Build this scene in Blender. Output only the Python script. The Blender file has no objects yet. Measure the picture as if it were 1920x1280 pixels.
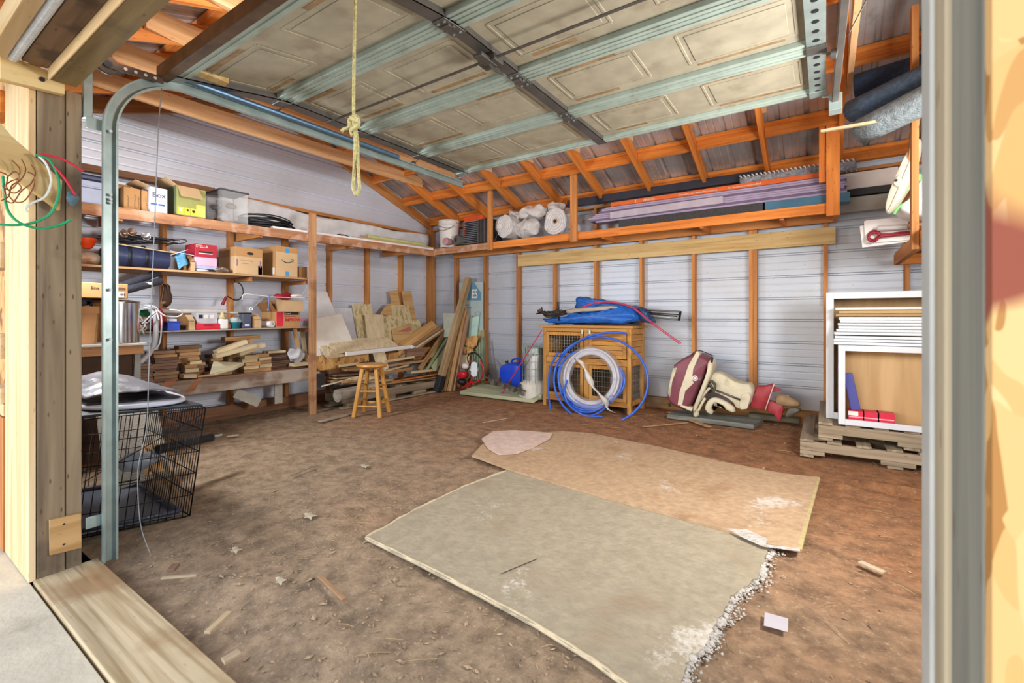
import bpy, math, random
from mathutils import Vector, Matrix, noise
R = random.Random(7)
PI = math.pi
C = bpy.context.scene.collection
SC = bpy.context.scene
# ---------------------------------------------------------------- camera
FPX, HZ, YAW = 868.0, 594.0, math.radians(34.1)
CAMZ = 1.08
cam_d = bpy.data.cameras.new('camera'); cam = bpy.data.objects.new('camera', cam_d); C.objects.link(cam)
cam_d.sensor_width = 36.0; cam_d.lens = FPX / 1920 * 36.0; cam_d.shift_y = (HZ - 640) / 1920
cam_d.clip_start = 0.02; cam_d.clip_end = 200
cam_d.dof.use_dof = True; cam_d.dof.focus_distance = 4.5; cam_d.dof.aperture_fstop = 7.0
cam.location = (0, 0, CAMZ); cam.rotation_euler = (PI/2, 0, YAW)
SC.camera = cam
# ---------------------------------------------------------------- light
SC.view_settings.view_transform = 'Standard'; SC.view_settings.look = 'None'
SC.view_settings.exposure = 0.0; SC.view_settings.gamma = 1.0; SC.view_settings.use_curve_mapping = False
W = bpy.data.worlds.new('sky'); SC.world = W; W.use_nodes = True
_nt = W.node_tree; _bg = _nt.nodes['Background']
_sky = _nt.nodes.new('ShaderNodeTexSky'); _sky.sky_type = 'NISHITA'; _sky.sun_elevation = math.radians(35)
_sky.sun_rotation = math.radians(200); _sky.sun_disc = False
_nt.links.new(_sky.outputs[0], _bg.inputs[0]); _bg.inputs[1].default_value = 0.35
def area(name, loc, aim, sx, sy, power, col=(1, 1, 1)):
    d = bpy.data.lights.new(name, 'AREA'); d.shape = 'RECTANGLE'; d.size = sx; d.size_y = sy; d.energy = power; d.color = col
    o = bpy.data.objects.new(name, d); C.objects.link(o); o.location = loc
    o.rotation_euler = (Vector(aim) - Vector(loc)).to_track_quat('-Z', 'Y').to_euler()
    return o
area('doorway_daylight', (-1.3, -3.4, 1.6), (-1.6, 4.5, 1.2), 3.4, 2.4, 90, (0.90, 0.95, 1.0))
area('side_fill_right', (0.80, 2.2, 1.45), (-4.2, 3.6, 1.2), 0.5, 0.5, 76, (1.0, 0.97, 0.93))  # added fill lamp hidden behind the right post, balancing the interior against the doorway
area('side_fill_left', (-4.15, 0.80, 1.70), (-1.6, 5.5, 0.9), 0.4, 0.4, 62, (0.97, 0.98, 1.0))  # added fill lamp behind the left post; also throws the hutch shadow rightwards
area('roof_fill', (0.95, 2.9, 1.95), (-2.4, 4.7, 2.9), 0.4, 0.4, 34, (1.0, 0.95, 0.88))  # added out-of-view lamp that brightens the roof sheets and rafters
area('attic_fill', (-1.5, 1.75, 2.75), (-5.4, 1.9, 2.6), 0.35, 0.35, 58, (1.0, 0.95, 0.88))  # added lamp hidden above the raised door, lifting the gable and front rafters

# ---------------------------------------------------------------- picking points of the place from what the camera sees
_f = Vector((-math.sin(YAW), math.cos(YAW), 0)); _r = Vector((math.cos(YAW), math.sin(YAW), 0))
def ray(px, py): return _f + _r * ((px - 960) / FPX) + Vector((0, 0, (HZ - py) / FPX))
O0 = Vector((0, 0, CAMZ))
def ry(px, py, y): d = ray(px, py); return O0 + d * (y / d.y)
def rx(px, py, x): d = ray(px, py); return O0 + d * (x / d.x)
def rz(px, py, z): d = ray(px, py); return O0 + d * ((z - CAMZ) / d.z)
V = Vector
XL, YB = -5.40, 5.59          # left wall, back wall
# ---------------------------------------------------------------- mesh builder
class MB:
    def __init__(s): s.v = []; s.f = []
    def add(s, vs, fs):
        n = len(s.v); s.v += [Vector(a) for a in vs]; s.f += [tuple(i + n for i in f) for f in fs]; return s
    def box(s, c, d, Rm=None):
        c = V(c); vs = []
        for x in (-.5, .5):
            for y in (-.5, .5):
                for z in (-.5, .5):
                    p = V((x*d[0], y*d[1], z*d[2]))
                    if Rm: p = Rm @ p
                    vs.append(c + p)
        return s.add(vs, [(0,1,3,2),(4,6,7,5),(0,4,5,1),(2,3,7,6),(0,2,6,4),(1,5,7,3)])
    def bb(s, a, b): # two corners
        a = V(a); b = V(b); return s.box((a+b)/2, (abs(b.x-a.x), abs(b.y-a.y), abs(b.z-a.z)))
    def beam(s, p0, p1, w, h, up=(0,0,1)):
        p0 = V(p0); p1 = V(p1); d = (p1-p0).normalized(); u = V(up); u = (u - d*u.dot(d)).normalized(); q = u.cross(d)
        vs = [p + q*(w/2*a) + u*(h/2*b) for p in (p0, p1) for a, b in ((-1,-1),(1,-1),(1,1),(-1,1))]
        return s.add(vs, [(3,2,1,0),(4,5,6,7),(0,1,5,4),(1,2,6,5),(2,3,7,6),(3,0,4,7)])
    def prism(s, poly, ext):
        poly = [V(p) for p in poly]; ext = V(ext); n = len(poly)
        a = sum((poly[i].cross(poly[(i+1) % n]) for i in range(n)), V((0,0,0)))
        if a.dot(ext) > 0: poly.reverse()
        return s.add(poly + [p + ext for p in poly], [tuple(range(n)), tuple(range(2*n-1, n-1, -1))] + [(i, i+n, (i+1)%n+n, (i+1)%n) for i in range(n)])
    def tube(s, pts, r, n=8, closed=False, caps=True):
        pts = [V(p) for p in pts]; m = len(pts); rs = r if isinstance(r, (list, tuple)) else [r]*m
        vs = []; prev = None
        for i, p in enumerate(pts):
            a = pts[(i-1) % m] if (closed or i) else p; b = pts[(i+1) % m] if (closed or i < m-1) else p
            t = (b-a).normalized() if (b-a).length > 1e-9 else V((0,0,1))
            if prev is None:
                ref = V((0,0,1)) if abs(t.z) < .9 else V((1,0,0)); prev = t.cross(ref).normalized()
            prev = (prev - t*prev.dot(t)).normalized(); q = t.cross(prev)
            for k in range(n):
                an = 2*PI*k/n; vs.append(p + (prev*math.cos(an) + q*math.sin(an))*rs[i])
        fs = []
        for i in range(m if closed else m-1):
            j = (i+1) % m
            for k in range(n):
                l = (k+1) % n; fs.append((i*n+k, i*n+l, j*n+l, j*n+k))
        if caps and not closed: fs.append(tuple(range(n-1, -1, -1))); fs.append(tuple((m-1)*n+k for k in range(n)))
        return s.add(vs, fs)
    def cyl(s, p0, p1, r, r1=None, n=20): return s.tube([p0, p1], [r, r if r1 is None else r1], n)
    def lathe(s, prof, c, n=28, ax=(0,0,1)):
        c = V(c); z = V(ax).normalized(); x = z.orthogonal().normalized(); y = z.cross(x); vs = []
        for r, h in prof:
            for k in range(n):
                a = 2*PI*k/n; vs.append(c + z*h + (x*math.cos(a) + y*math.sin(a))*max(r, 1e-4))
        m = len(prof); fs = [(i*n+k, i*n+(k+1)%n, (i+1)*n+(k+1)%n, (i+1)*n+k) for i in range(m-1) for k in range(n)]
        fs += [tuple(range(n-1,-1,-1)), tuple((m-1)*n+k for k in range(n))]
        return s.add(vs, fs)
    def pillow(s, poly, nrm, T, e=.35, rings=4, sm=0, jit=0, seed=1):
        poly = [V(p) for p in poly]; nrm = V(nrm).normalized()
        for _ in range(sm):
            q = []
            for i in range(len(poly)):
                a, b = poly[i], poly[(i+1) % len(poly)]; q += [a*.75+b*.25, a*.25+b*.75]
            poly = q
        n = len(poly); c = sum(poly, V((0,0,0)))/n
        lv = []
        for k in range(-rings, rings+1):
            a = k/rings*PI/2; lv.append((1-e*(1-math.cos(a)), T*math.sin(a)))
        vs = []
        rr = random.Random(seed)
        for sc, off in lv:
            for p in poly:
                q = c + (p-c)*sc + nrm*off
                if jit: q = q + noise.noise_vector(q*14+V((seed,0,0)))*jit
                vs.append(q)
        m = len(lv); a0 = len(vs); vs.append(c - nrm*T); vs.append(c + nrm*T)
        fs = [(i*n+k, i*n+(k+1)%n, (i+1)*n+(k+1)%n, (i+1)*n+k) for i in range(m-1) for k in range(n)]
        fs += [((k+1)%n, k, a0) for k in range(n)] + [((m-1)*n+k, (m-1)*n+(k+1)%n, a0+1) for k in range(n)]
        return s.add(vs, fs)
    def blob(s, c, d, nu=20, nv=12, jit=0, fq=6, seed=0, p=1.0):
        c = V(c); vs = []
        def sp(a): return math.copysign(abs(a)**p, a)
        for j in range(nv+1):
            th = PI*j/nv
            for i in range(nu):
                ph = 2*PI*i/nu
                q = V((sp(math.sin(th))*sp(math.cos(ph))*d[0], sp(math.sin(th))*sp(math.sin(ph))*d[1], sp(math.cos(th))*d[2]))
                if jit: q = q + noise.noise_vector((c+q)*fq + V((seed, seed, 0)))*jit
                vs.append(c + q)
        return s.add(vs, [(j*nu+i, (j+1)*nu+i, (j+1)*nu+(i+1)%nu, j*nu+(i+1)%nu) for j in range(nv) for i in range(nu)])
    def grid(s, fn, nu, nv):
        vs = [fn(i/nu, j/nv) for j in range(nv+1) for i in range(nu+1)]
        return s.add(vs, [(j*(nu+1)+i, j*(nu+1)+i+1, (j+1)*(nu+1)+i+1, (j+1)*(nu+1)+i) for j in range(nv) for i in range(nu)])
    def build(s, name, mat, parent=None, bevel=0, smooth=False, origin=None, M=None, thick=0):
        me = bpy.data.meshes.new(name)
        xs = [p.x for p in s.v]; ys = [p.y for p in s.v]; zs = [p.z for p in s.v]
        if M is not None:
            vs = s.v
        else:
            if parent is not None: origin = parent_loc(parent) if origin is None else origin
            if origin is None: origin = V(((min(xs)+max(xs))/2, (min(ys)+max(ys))/2, min(zs)))
            origin = V(origin); vs = [p - origin for p in s.v]
        me.from_pydata([tuple(p) for p in vs], [], s.f); me.update()
        me.materials.append(mat)
        if smooth:
            for p in me.polygons: p.use_smooth = True
        o = bpy.data.objects.new(name, me); C.objects.link(o)
        if parent is not None: o.parent = parent
        if M is not None:
            o.matrix_basis = (Matrix.Translation(-parent_loc(parent)) @ M) if parent is not None else M
        else:
            o.location = origin - (parent_loc(parent) if parent is not None else V((0,0,0)))
        if thick: md = o.modifiers.new('solid', 'SOLIDIFY'); md.thickness = thick; md.offset = 0
        if bevel:
            md = o.modifiers.new('bevel', 'BEVEL'); md.width = bevel; md.segments = 2; md.limit_method = 'ANGLE'; md.angle_limit = math.radians(40)
            for p in me.polygons: p.use_smooth = True
            md2 = o.modifiers.new('wn', 'WEIGHTED_NORMAL'); md2.keep_sharp = True
        elif smooth == 2:
            md = o.modifiers.new('es', 'EDGE_SPLIT'); md.split_angle = math.radians(38)
        return o
def parent_loc(p):
    l = V(p.location)
    while p.parent is not None: p = p.parent; l = l + V(p.location)
    return l
def tag(o, label=None, cat=None, group=None, kind=None):
    if label: o['label'] = label
    if cat: o['category'] = cat
    if group: o['group'] = group
    if kind: o['kind'] = kind
    return o
def root(name, loc, label, cat, group=None):
    o = bpy.data.objects.new(name, None); o.empty_display_size = .05; C.objects.link(o); o.location = loc
    return tag(o, label, cat, group)
def struct(o, label=None): return tag(o, label, None, None, 'structure')
def frameM(p0, p1, up):
    p0 = V(p0); p1 = V(p1); x = (p1-p0).normalized(); z = V(up); z = (z - x*z.dot(x)).normalized(); y = z.cross(x)
    m = Matrix((x, y, z)).transposed().to_4x4(); m.translation = (p0+p1)/2
    return m
def board(name, p0, p1, w, t, mat, up=(0,0,1), parent=None, bevel=.002):
    """straight board, grain along its length; w across, t along up"""
    L = (V(p1)-V(p0)).length
    return MB().box((0,0,0), (L, w, t)).build(name, mat, parent, bevel, M=frameM(p0, p1, up))
def text(s, loc, size, mat, parent, right=(0,1,0), up=(0,0,1), ext=.0006, name='lettering', align='LEFT', bold=0, sx=1.0):
    cu = bpy.data.curves.new(name, 'FONT'); cu.body = s; cu.size = size; cu.extrude = ext; cu.align_x = align; cu.offset = bold
    tmp = bpy.data.objects.new(name, cu); C.objects.link(tmp); bpy.context.view_layer.update()
    me = bpy.data.meshes.new_from_object(tmp.evaluated_get(bpy.context.evaluated_depsgraph_get())); bpy.data.objects.remove(tmp)
    me.materials.clear(); me.materials.append(mat); o = bpy.data.objects.new(name, me); C.objects.link(o)
    x = V(right).normalized(); z = V(up).normalized(); n = x.cross(z); z = n.cross(x)
    m = Matrix((x*sx, z, n)).transposed().to_4x4(); m.translation = V(loc)
    o.parent = parent; o.matrix_basis = Matrix.Translation(-parent_loc(parent)) @ m
    return o
# ---------------------------------------------------------------- materials
def lin(h):
    h = h.lstrip('#'); c = [int(h[i:i+2], 16)/255 for i in (0, 2, 4)]
    return tuple((x/12.92 if x <= .04045 else ((x+.055)/1.055)**2.4) for x in c) + (1,)
_mc = {}
def _new(name):
    m = bpy.data.materials.new(name); m.use_nodes = True; nt = m.node_tree; b = nt.nodes['Principled BSDF']; return m, nt, b
def plain(name, col, rough=.6, metal=0, var=.12, scale=8, bump=0, bscale=40, alpha=None, trans=0, ior=1.45, dirt=None, coat=0):
    if name in _mc: return _mc[name]
    m, nt, b = _new(name); N = nt.nodes.new; L = nt.links.new
    c = lin(col) if isinstance(col, str) else col
    tc = N('ShaderNodeTexCoord'); nz = N('ShaderNodeTexNoise'); nz.inputs['Scale'].default_value = scale; nz.inputs['Detail'].default_value = 6
    L(tc.outputs['Object'], nz.inputs['Vector'])
    mr = N('ShaderNodeMapRange'); L(nz.outputs[0], mr.inputs[0]); mr.inputs[1].default_value = .3; mr.inputs[2].default_value = .7
    mr.inputs[3].default_value = 1-var; mr.inputs[4].default_value = 1+var
    mx = N('ShaderNodeMix'); mx.data_type = 'RGBA'; mx.blend_type = 'MULTIPLY'; mx.inputs['Factor'].default_value = 1
    mx.inputs['A'].default_value = c; L(mr.outputs[0], mx.inputs['B']); out = mx.outputs['Result']
    if dirt:
        n2 = N('ShaderNodeTexNoise'); n2.inputs['Scale'].default_value = dirt[1]; n2.inputs['Detail'].default_value = 8; n2.inputs['Roughness'].default_value = .65
        L(tc.outputs['Object'], n2.inputs['Vector']); r2 = N('ShaderNodeMapRange'); L(n2.outputs[0], r2.inputs[0])
        r2.inputs[1].default_value = dirt[2]; r2.inputs[2].default_value = dirt[2]+.12; r2.inputs[4].default_value = dirt[3]
        m2 = N('ShaderNodeMix'); m2.data_type = 'RGBA'; L(r2.outputs[0], m2.inputs['Factor']); L(out, m2.inputs['A']); m2.inputs['B'].default_value = lin(dirt[0]); out = m2.outputs['Result']
    L(out, b.inputs['Base Color']); b.inputs['Roughness'].default_value = rough; b.inputs['Metallic'].default_value = metal
    b.inputs['IOR'].default_value = ior
    if trans: b.inputs['Transmission Weight'].default_value = trans
    if coat: b.inputs['Coat Weight'].default_value = coat
    if alpha is not None: b.inputs['Alpha'].default_value = alpha
    if bump:
        n3 = N('ShaderNodeTexNoise'); n3.inputs['Scale'].default_value = bscale; n3.inputs['Detail'].default_value = 5
        L(tc.outputs['Object'], n3.inputs['Vector']); bp = N('ShaderNodeBump'); bp.inputs['Strength'].default_value = bump; bp.inputs['Distance'].default_value = .01
        L(n3.outputs[0], bp.inputs['Height']); L(bp.outputs[0], b.inputs['Normal'])
    _mc[name] = m; return m
def wood(name, c1, c2, ax='x', rough=.7, knot=.5, rnd=.18, fine=60, stain=None):
    key = name+ax
    if key in _mc: return _mc[key]
    m, nt, b = _new(key); N = nt.nodes.new; L = nt.links.new
    tc = N('ShaderNodeTexCoord'); oi = N('ShaderNodeObjectInfo'); mp = N('ShaderNodeMapping')
    sc = {'x': (1.2, fine*.35, fine*.35), 'y': (fine*.35, 1.2, fine*.35), 'z': (fine*.35, fine*.35, 1.2)}[ax]
    mp.inputs['Scale'].default_value = sc; L(tc.outputs['Object'], mp.inputs['Vector'])
    mulr = N('ShaderNodeMath'); mulr.operation = 'MULTIPLY'; mulr.inputs[1].default_value = 37; L(oi.outputs['Random'], mulr.inputs[0])
    cx = N('ShaderNodeCombineXYZ'); L(mulr.outputs[0], cx.inputs[0]); L(mulr.outputs[0], cx.inputs[1]); L(cx.outputs[0], mp.inputs['Location'])
    nz = N('ShaderNodeTexNoise'); nz.inputs['Scale'].default_value = 1; nz.inputs['Detail'].default_value = 5; nz.inputs['Distortion'].default_value = .6
    L(mp.outputs[0], nz.inputs['Vector'])
    cr = N('ShaderNodeValToRGB'); cr.color_ramp.elements[0].position = .32; cr.color_ramp.elements[0].color = lin(c2)
    cr.color_ramp.elements[1].position = .62; cr.color_ramp.elements[1].color = lin(c1); L(nz.outputs[0], cr.inputs[0])
    # knots: voronoi cells with small radius
    vo = N('ShaderNodeTexVoronoi'); mp2 = N('ShaderNodeMapping'); s2 = {'x': (2.2, 8, 8), 'y': (8, 2.2, 8), 'z': (8, 8, 2.2)}[ax]
    mp2.inputs['Scale'].default_value = s2; L(tc.outputs['Object'], mp2.inputs['Vector']); L(cx.outputs[0], mp2.inputs['Location']); L(mp2.outputs[0], vo.inputs['Vector'])
    kr = N('ShaderNodeMapRange'); L(vo.outputs['Distance'], kr.inputs[0]); kr.inputs[1].default_value = .07; kr.inputs[2].default_value = .16; kr.inputs[3].default_value = knot; kr.inputs[4].default_value = 0
    mk = N('ShaderNodeMix'); mk.data_type = 'RGBA'; L(kr.outputs[0], mk.inputs['Factor']); L(cr.outputs[0], mk.inputs['A']); mk.inputs['B'].default_value = lin('5a3015')
    out = mk.outputs['Result']
    if stain:
        n2 = N('ShaderNodeTexNoise'); n2.inputs['Scale'].default_value = stain[1]; n2.inputs['Detail'].default_value = 8; L(tc.outputs['Object'], n2.inputs['Vector'])
        r2 = N('ShaderNodeMapRange'); L(n2.outputs[0], r2.inputs[0]); r2.inputs[1].default_value = stain[2]; r2.inputs[2].default_value = stain[2]+.1; r2.inputs[4].default_value = stain[3]
        m2 = N('ShaderNodeMix'); m2.data_type = 'RGBA'; L(r2.outputs[0], m2.inputs['Factor']); L(out, m2.inputs['A']); m2.inputs['B'].default_value = lin(stain[0]); out = m2.outputs['Result']
    rr = N('ShaderNodeMapRange'); L(oi.outputs['Random'], rr.inputs[0]); rr.inputs[3].default_value = 1-rnd; rr.inputs[4].default_value = 1+rnd
    mm = N('ShaderNodeMix'); mm.data_type = 'RGBA'; mm.blend_type = 'MULTIPLY'; mm.inputs['Factor'].default_value = 1; L(out, mm.inputs['A']); L(rr.outputs[0], mm.inputs['B'])
    L(mm.outputs['Result'], b.inputs['Base Color']); b.inputs['Roughness'].default_value = rough
    bp = N('ShaderNodeBump'); bp.inputs['Strength'].default_value = .25; bp.inputs['Distance'].default_value = .004; L(nz.outputs[0], bp.inputs['Height']); L(bp.outputs[0], b.inputs['Normal'])
    _mc[key] = m; return m
def osb(name, c1, c2, c3, scale=30, rough=.75, red=False):
    if name in _mc: return _mc[name]
    m, nt, b = _new(name); N = nt.nodes.new; L = nt.links.new
    tc = N('ShaderNodeTexCoord'); mp = N('ShaderNodeMapping'); mp.inputs['Scale'].default_value = (1, 1, .45); L(tc.outputs['Object'], mp.inputs['Vector'])
    nz = N('ShaderNodeTexNoise'); nz.inputs['Scale'].default_value = 12; L(mp.outputs[0], nz.inputs['Vector'])
    ad = N('ShaderNodeMix'); ad.data_type = 'RGBA'; ad.inputs['Factor'].default_value = .12; L(mp.outputs[0], ad.inputs['A']); L(nz.outputs[1], ad.inputs['B'])
    vo = N('ShaderNodeTexVoronoi'); vo.inputs['Scale'].default_value = scale; L(ad.outputs['Result'], vo.inputs['Vector'])
    sp = N('ShaderNodeSeparateColor'); L(vo.outputs['Color'], sp.inputs[0])
    cr = N('ShaderNodeValToRGB'); cr.color_ramp.elements[0].color = lin(c2); cr.color_ramp.elements[1].color = lin(c1); e = cr.color_ramp.elements.new(.12); e.color = lin(c3); e2 = cr.color_ramp.elements.new(.3); e2.color = lin(c1)
    cr.color_ramp.elements[0].color = lin(c3)
    e2.color = lin(c2); L(sp.outputs[0], cr.inputs[0]); L(cr.outputs[0], b.inputs['Base Color']); b.inputs['Roughness'].default_value = rough
    bp = N('ShaderNodeBump'); bp.inputs['Strength'].default_value = .3; bp.inputs['Distance'].default_value = .004; L(sp.outputs[1], bp.inputs['Height']); L(bp.outputs[0], b.inputs['Normal'])
    if red:
        n4 = N('ShaderNodeTexNoise'); n4.inputs['Scale'].default_value = 3.1; n4.inputs['Detail'].default_value = 2; L(tc.outputs['Object'], n4.inputs['Vector'])
        r4 = N('ShaderNodeMapRange'); L(n4.outputs[0], r4.inputs[0]); r4.inputs[1].default_value = .60; r4.inputs[2].default_value = .62
        m4 = N('ShaderNodeMix'); m4.data_type = 'RGBA'; L(r4.outputs[0], m4.inputs['Factor']); L(cr.outputs[0], m4.inputs['A']); m4.inputs['B'].default_value = lin('8a4632'); L(m4.outputs['Result'], b.inputs['Base Color'])
    _mc[name] = m; return m
def sheet_metal(name, col, dirtc, rough=.45, metal=.25, speck=.5, dz=None):
    m, nt, b = _new(name); N = nt.nodes.new; L = nt.links.new
    tc = N('ShaderNodeTexCoord'); n1 = N('ShaderNodeTexNoise'); n1.inputs['Scale'].default_value = 1.6; n1.inputs['Detail'].default_value = 8; n1.inputs['Roughness'].default_value = .7
    L(tc.outputs['Object'], n1.inputs['Vector'])
    r1 = N('ShaderNodeMapRange'); L(n1.outputs[0], r1.inputs[0]); r1.inputs[1].default_value = .48; r1.inputs[2].default_value = .75; r1.inputs[4].default_value = speck
    m1 = N('ShaderNodeMix'); m1.data_type = 'RGBA'; L(r1.outputs[0], m1.inputs['Factor']); m1.inputs['A'].default_value = lin(col); m1.inputs['B'].default_value = lin(dirtc)
    n2 = N('ShaderNodeTexNoise'); n2.inputs['Scale'].default_value = 45; n2.inputs['Detail'].default_value = 3; L(tc.outputs['Object'], n2.inputs['Vector'])
    r2 = N('ShaderNodeMapRange'); L(n2.outputs[0], r2.inputs[0]); r2.inputs[1].default_value = .66; r2.inputs[2].default_value = .72; r2.inputs[4].default_value = speck
    m2 = N('ShaderNodeMix'); m2.data_type = 'RGBA'; L(r2.outputs[0], m2.inputs['Factor']); L(m1.outputs['Result'], m2.inputs['A']); m2.inputs['B'].default_value = lin('5d5145')
    out = m2.outputs['Result']
    if dz: # mud splashed along the foot of the wall
        sp = N('ShaderNodeSeparateXYZ'); L(tc.outputs['Object'], sp.inputs[0]); ad = N('ShaderNodeMath'); ad.operation = 'MULTIPLY_ADD'; ad.inputs[1].default_value = .5
        L(n1.outputs[0], ad.inputs[0]); L(sp.outputs[2], ad.inputs[2]); r3 = N('ShaderNodeMapRange'); L(ad.outputs[0], r3.inputs[0]); r3.inputs[1].default_value = .75; r3.inputs[2].default_value = .2; r3.inputs[4].default_value = .55
        m3 = N('ShaderNodeMix'); m3.data_type = 'RGBA'; L(r3.outputs[0], m3.inputs['Factor']); L(out, m3.inputs['A']); m3.inputs['B'].default_value = lin('a88f70'); out = m3.outputs['Result']
    L(out, b.inputs['Base Color']); b.inputs['Roughness'].default_value = rough; b.inputs['Metallic'].default_value = metal
    return m
STUD = dict(c1='c98a4e', c2='a5662f'); ORG = dict(c1='dd8a3c', c2='b8621c'); PALE = dict(c1='d9bd86', c2='bf9a5e')
LIGHT = dict(c1='e0c49a', c2='c9a472'); GREYW = dict(c1='a3937c', c2='776752'); BRN = dict(c1='94694a', c2='6c4630')
def ws(ax='x'): return wood('stud_pine', ax=ax, **STUD)
def wo(ax='x'): return wood('orange_pine', ax=ax, **ORG)
def wp(ax='x'): return wood('pale_pine', ax=ax, **PALE)
def wl(ax='x'): return wood('fresh_pine', ax=ax, knot=.3, **LIGHT)
def wg(ax='x'): return wood('weathered_pine', ax=ax, **GREYW)
def wb(ax='x'): return wood('brown_pine', ax=ax, **BRN)
M_white = plain('white_paint', 'e8e8ea', .45, var=.04); M_black = plain('black_plastic', '1b1c20', .4)
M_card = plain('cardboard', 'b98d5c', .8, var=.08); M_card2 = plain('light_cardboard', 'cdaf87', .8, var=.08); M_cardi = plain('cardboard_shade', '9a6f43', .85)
M_galv = plain('galvanised', 'a3b3b0', .38, .6, .18, 10, dirt=('6b5a48', 9, .62, .6)); M_steel = plain('dull_steel', '6f6c68', .45, .7, .2, dirt=('5a3d28', 12, .6, .6))
M_rust = plain('rusty_steel', '4c4138', .6, .5, .25, dirt=('63422c', 8, .5, .7)); M_osb = osb('osb_sheathing', 'd8ae72', 'c08c4c', '8f5d2c'); M_osbp = osb('osb_pale', 'd3c49a', 'bfae80', 'a08c60', 40)
M_shelfosb = osb('old_osb_edge', 'b98a6a', '9c6d50', '70503c', 45); M_red = plain('red_plastic', 'b02030', .4); M_blue = plain('blue_plastic', '2050d8', .4, var=.08)
M_ink = plain('dark_ink', '2c2a2a', .8); M_bluehose = plain('blue_pipe', '2f62cc', .35, var=.08, coat=.2)
M_tarp = plain('blue_tarp', '1f5fb8', .38, var=.22, scale=20, bump=.6, bscale=30); M_clear = plain('clear_plastic', 'f2f2f5', .15, trans=.85, ior=1.35, var=.02)
M_film = plain('cloudy_film', 'e9e5e0', .2, alpha=.22, var=.1, scale=30, bump=.7, bscale=60)
# ================================================================ STRUCTURE
def dirt_mat():
    m, nt, b = _new('dirt'); N = nt.nodes.new; L = nt.links.new
    tc = N('ShaderNodeTexCoord'); sp = N('ShaderNodeSeparateXYZ'); L(tc.outputs['Object'], sp.inputs[0])
    n0 = N('ShaderNodeTexNoise'); n0.inputs['Scale'].default_value = 1.1; n0.inputs['Detail'].default_value = 5; L(tc.outputs['Object'], n0.inputs['Vector'])
    # clay is redder towards the back and the right of the bay, dusty grey-brown where cars and feet dried it by the doorway
    a = N('ShaderNodeMath'); a.operation = 'MULTIPLY_ADD'; a.inputs[1].default_value = .28; L(sp.outputs[1], a.inputs[0]); L(n0.outputs[0], a.inputs[2])
    a2 = N('ShaderNodeMath'); a2.operation = 'MULTIPLY_ADD'; a2.inputs[1].default_value = .12; L(sp.outputs[0], a2.inputs[0]); L(a.outputs[0], a2.inputs[2])
    r = N('ShaderNodeMapRange'); L(a2.outputs[0], r.inputs[0]); r.inputs[1].default_value = .75; r.inputs[2].default_value = 1.45
    mx = N('ShaderNodeMix'); mx.data_type = 'RGBA'; L(r.outputs[0], mx.inputs['Factor']); mx.inputs['A'].default_value = lin('9f8a70'); mx.inputs['B'].default_value = lin('a3734d')
    n1 = N('ShaderNodeTexNoise'); n1.inputs['Scale'].default_value = 9; n1.inputs['Detail'].default_value = 10; n1.inputs['Roughness'].default_value = .75; L(tc.outputs['Object'], n1.inputs['Vector'])
    cr = N('ShaderNodeValToRGB'); cr.color_ramp.elements[0].position = .3; cr.color_ramp.elements[0].color = (.16,.13,.11,1); cr.color_ramp.elements[1].position = .62; cr.color_ramp.elements[1].color = (1.25,1.22,1.2,1); L(n1.outputs[0], cr.inputs[0])
    m2 = N('ShaderNodeMix'); m2.data_type = 'RGBA'; m2.blend_type = 'MULTIPLY'; m2.inputs['Factor'].default_value = .8; L(mx.outputs['Result'], m2.inputs['A']); L(cr.outputs[0], m2.inputs['B'])
    n2 = N('ShaderNodeTexNoise'); n2.inputs['Scale'].default_value = 60; n2.inputs['Detail'].default_value = 6; L(tc.outputs['Object'], n2.inputs['Vector'])
    r2 = N('ShaderNodeMapRange'); L(n2.outputs[0], r2.inputs[0]); r2.inputs[1].default_value = .6; r2.inputs[2].default_value = .72; r2.inputs[4].default_value = .45
    m3 = N('ShaderNodeMix'); m3.data_type = 'RGBA'; L(r2.outputs[0], m3.inputs['Factor']); L(m2.outputs['Result'], m3.inputs['A']); m3.inputs['B'].default_value = lin('d0bda0')
    L(m3.outputs['Result'], b.inputs['Base Color']); b.inputs['Roughness'].default_value = .95
    bp = N('ShaderNodeBump'); bp.inputs['Strength'].default_value = .8; bp.inputs['Distance'].default_value = .02; L(n1.outputs[0], bp.inputs['Height'])
    bp2 = N('ShaderNodeBump'); bp2.inputs['Strength'].default_value = .5; bp2.inputs['Distance'].default_value = .006; L(n2.outputs[0], bp2.inputs['Height']); L(bp.outputs[0], bp2.inputs['Normal']); L(bp2.outputs[0], b.inputs['Normal'])
    return m
M_dirt = dirt_mat()
hole = V((.42, 3.72, 0))
def ground(x, y):
    n = noise.fractal(V((x*1.7, y*1.7, 0)), 1, 2, 5) * .010 + noise.noise(V((x*9, y*9, 3)))*.004 + noise.noise(V((x*23, y*23, 5)))*.003
    z = -.006 + n
    if y < .95: z -= .035 * (1 - (y-.68)/.27)
    e = math.hypot((x-hole.x)/.30, (y-hole.y)/.11)
    if e < 1: z -= .07*(1-e*e)
    elif e < 1.8: z += .02*(1.8-e)
    if -4.3 < x < -2.6 and y > 4.9: z += .09*min(1, (y-4.9)/.4)*min(1, (x+4.3)/.3, (-2.6-x)/.25)
    if y > 5.1 and x > -2.5: z += .02*min(1, (y-5.1)/.3)*(.5+noise.noise(V((x*4, y*4, 1))))
    return z
fb = MB(); fb.grid(lambda u, v: V((-5.42+6.8*u, .68+4.93*v, ground(-5.42+6.8*u, .68+4.93*v))), 340, 250)
struct(fb.build('floor', M_dirt, origin=(0,0,0), smooth=True), 'bare reddish brown dirt floor of the garage bay')
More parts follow.
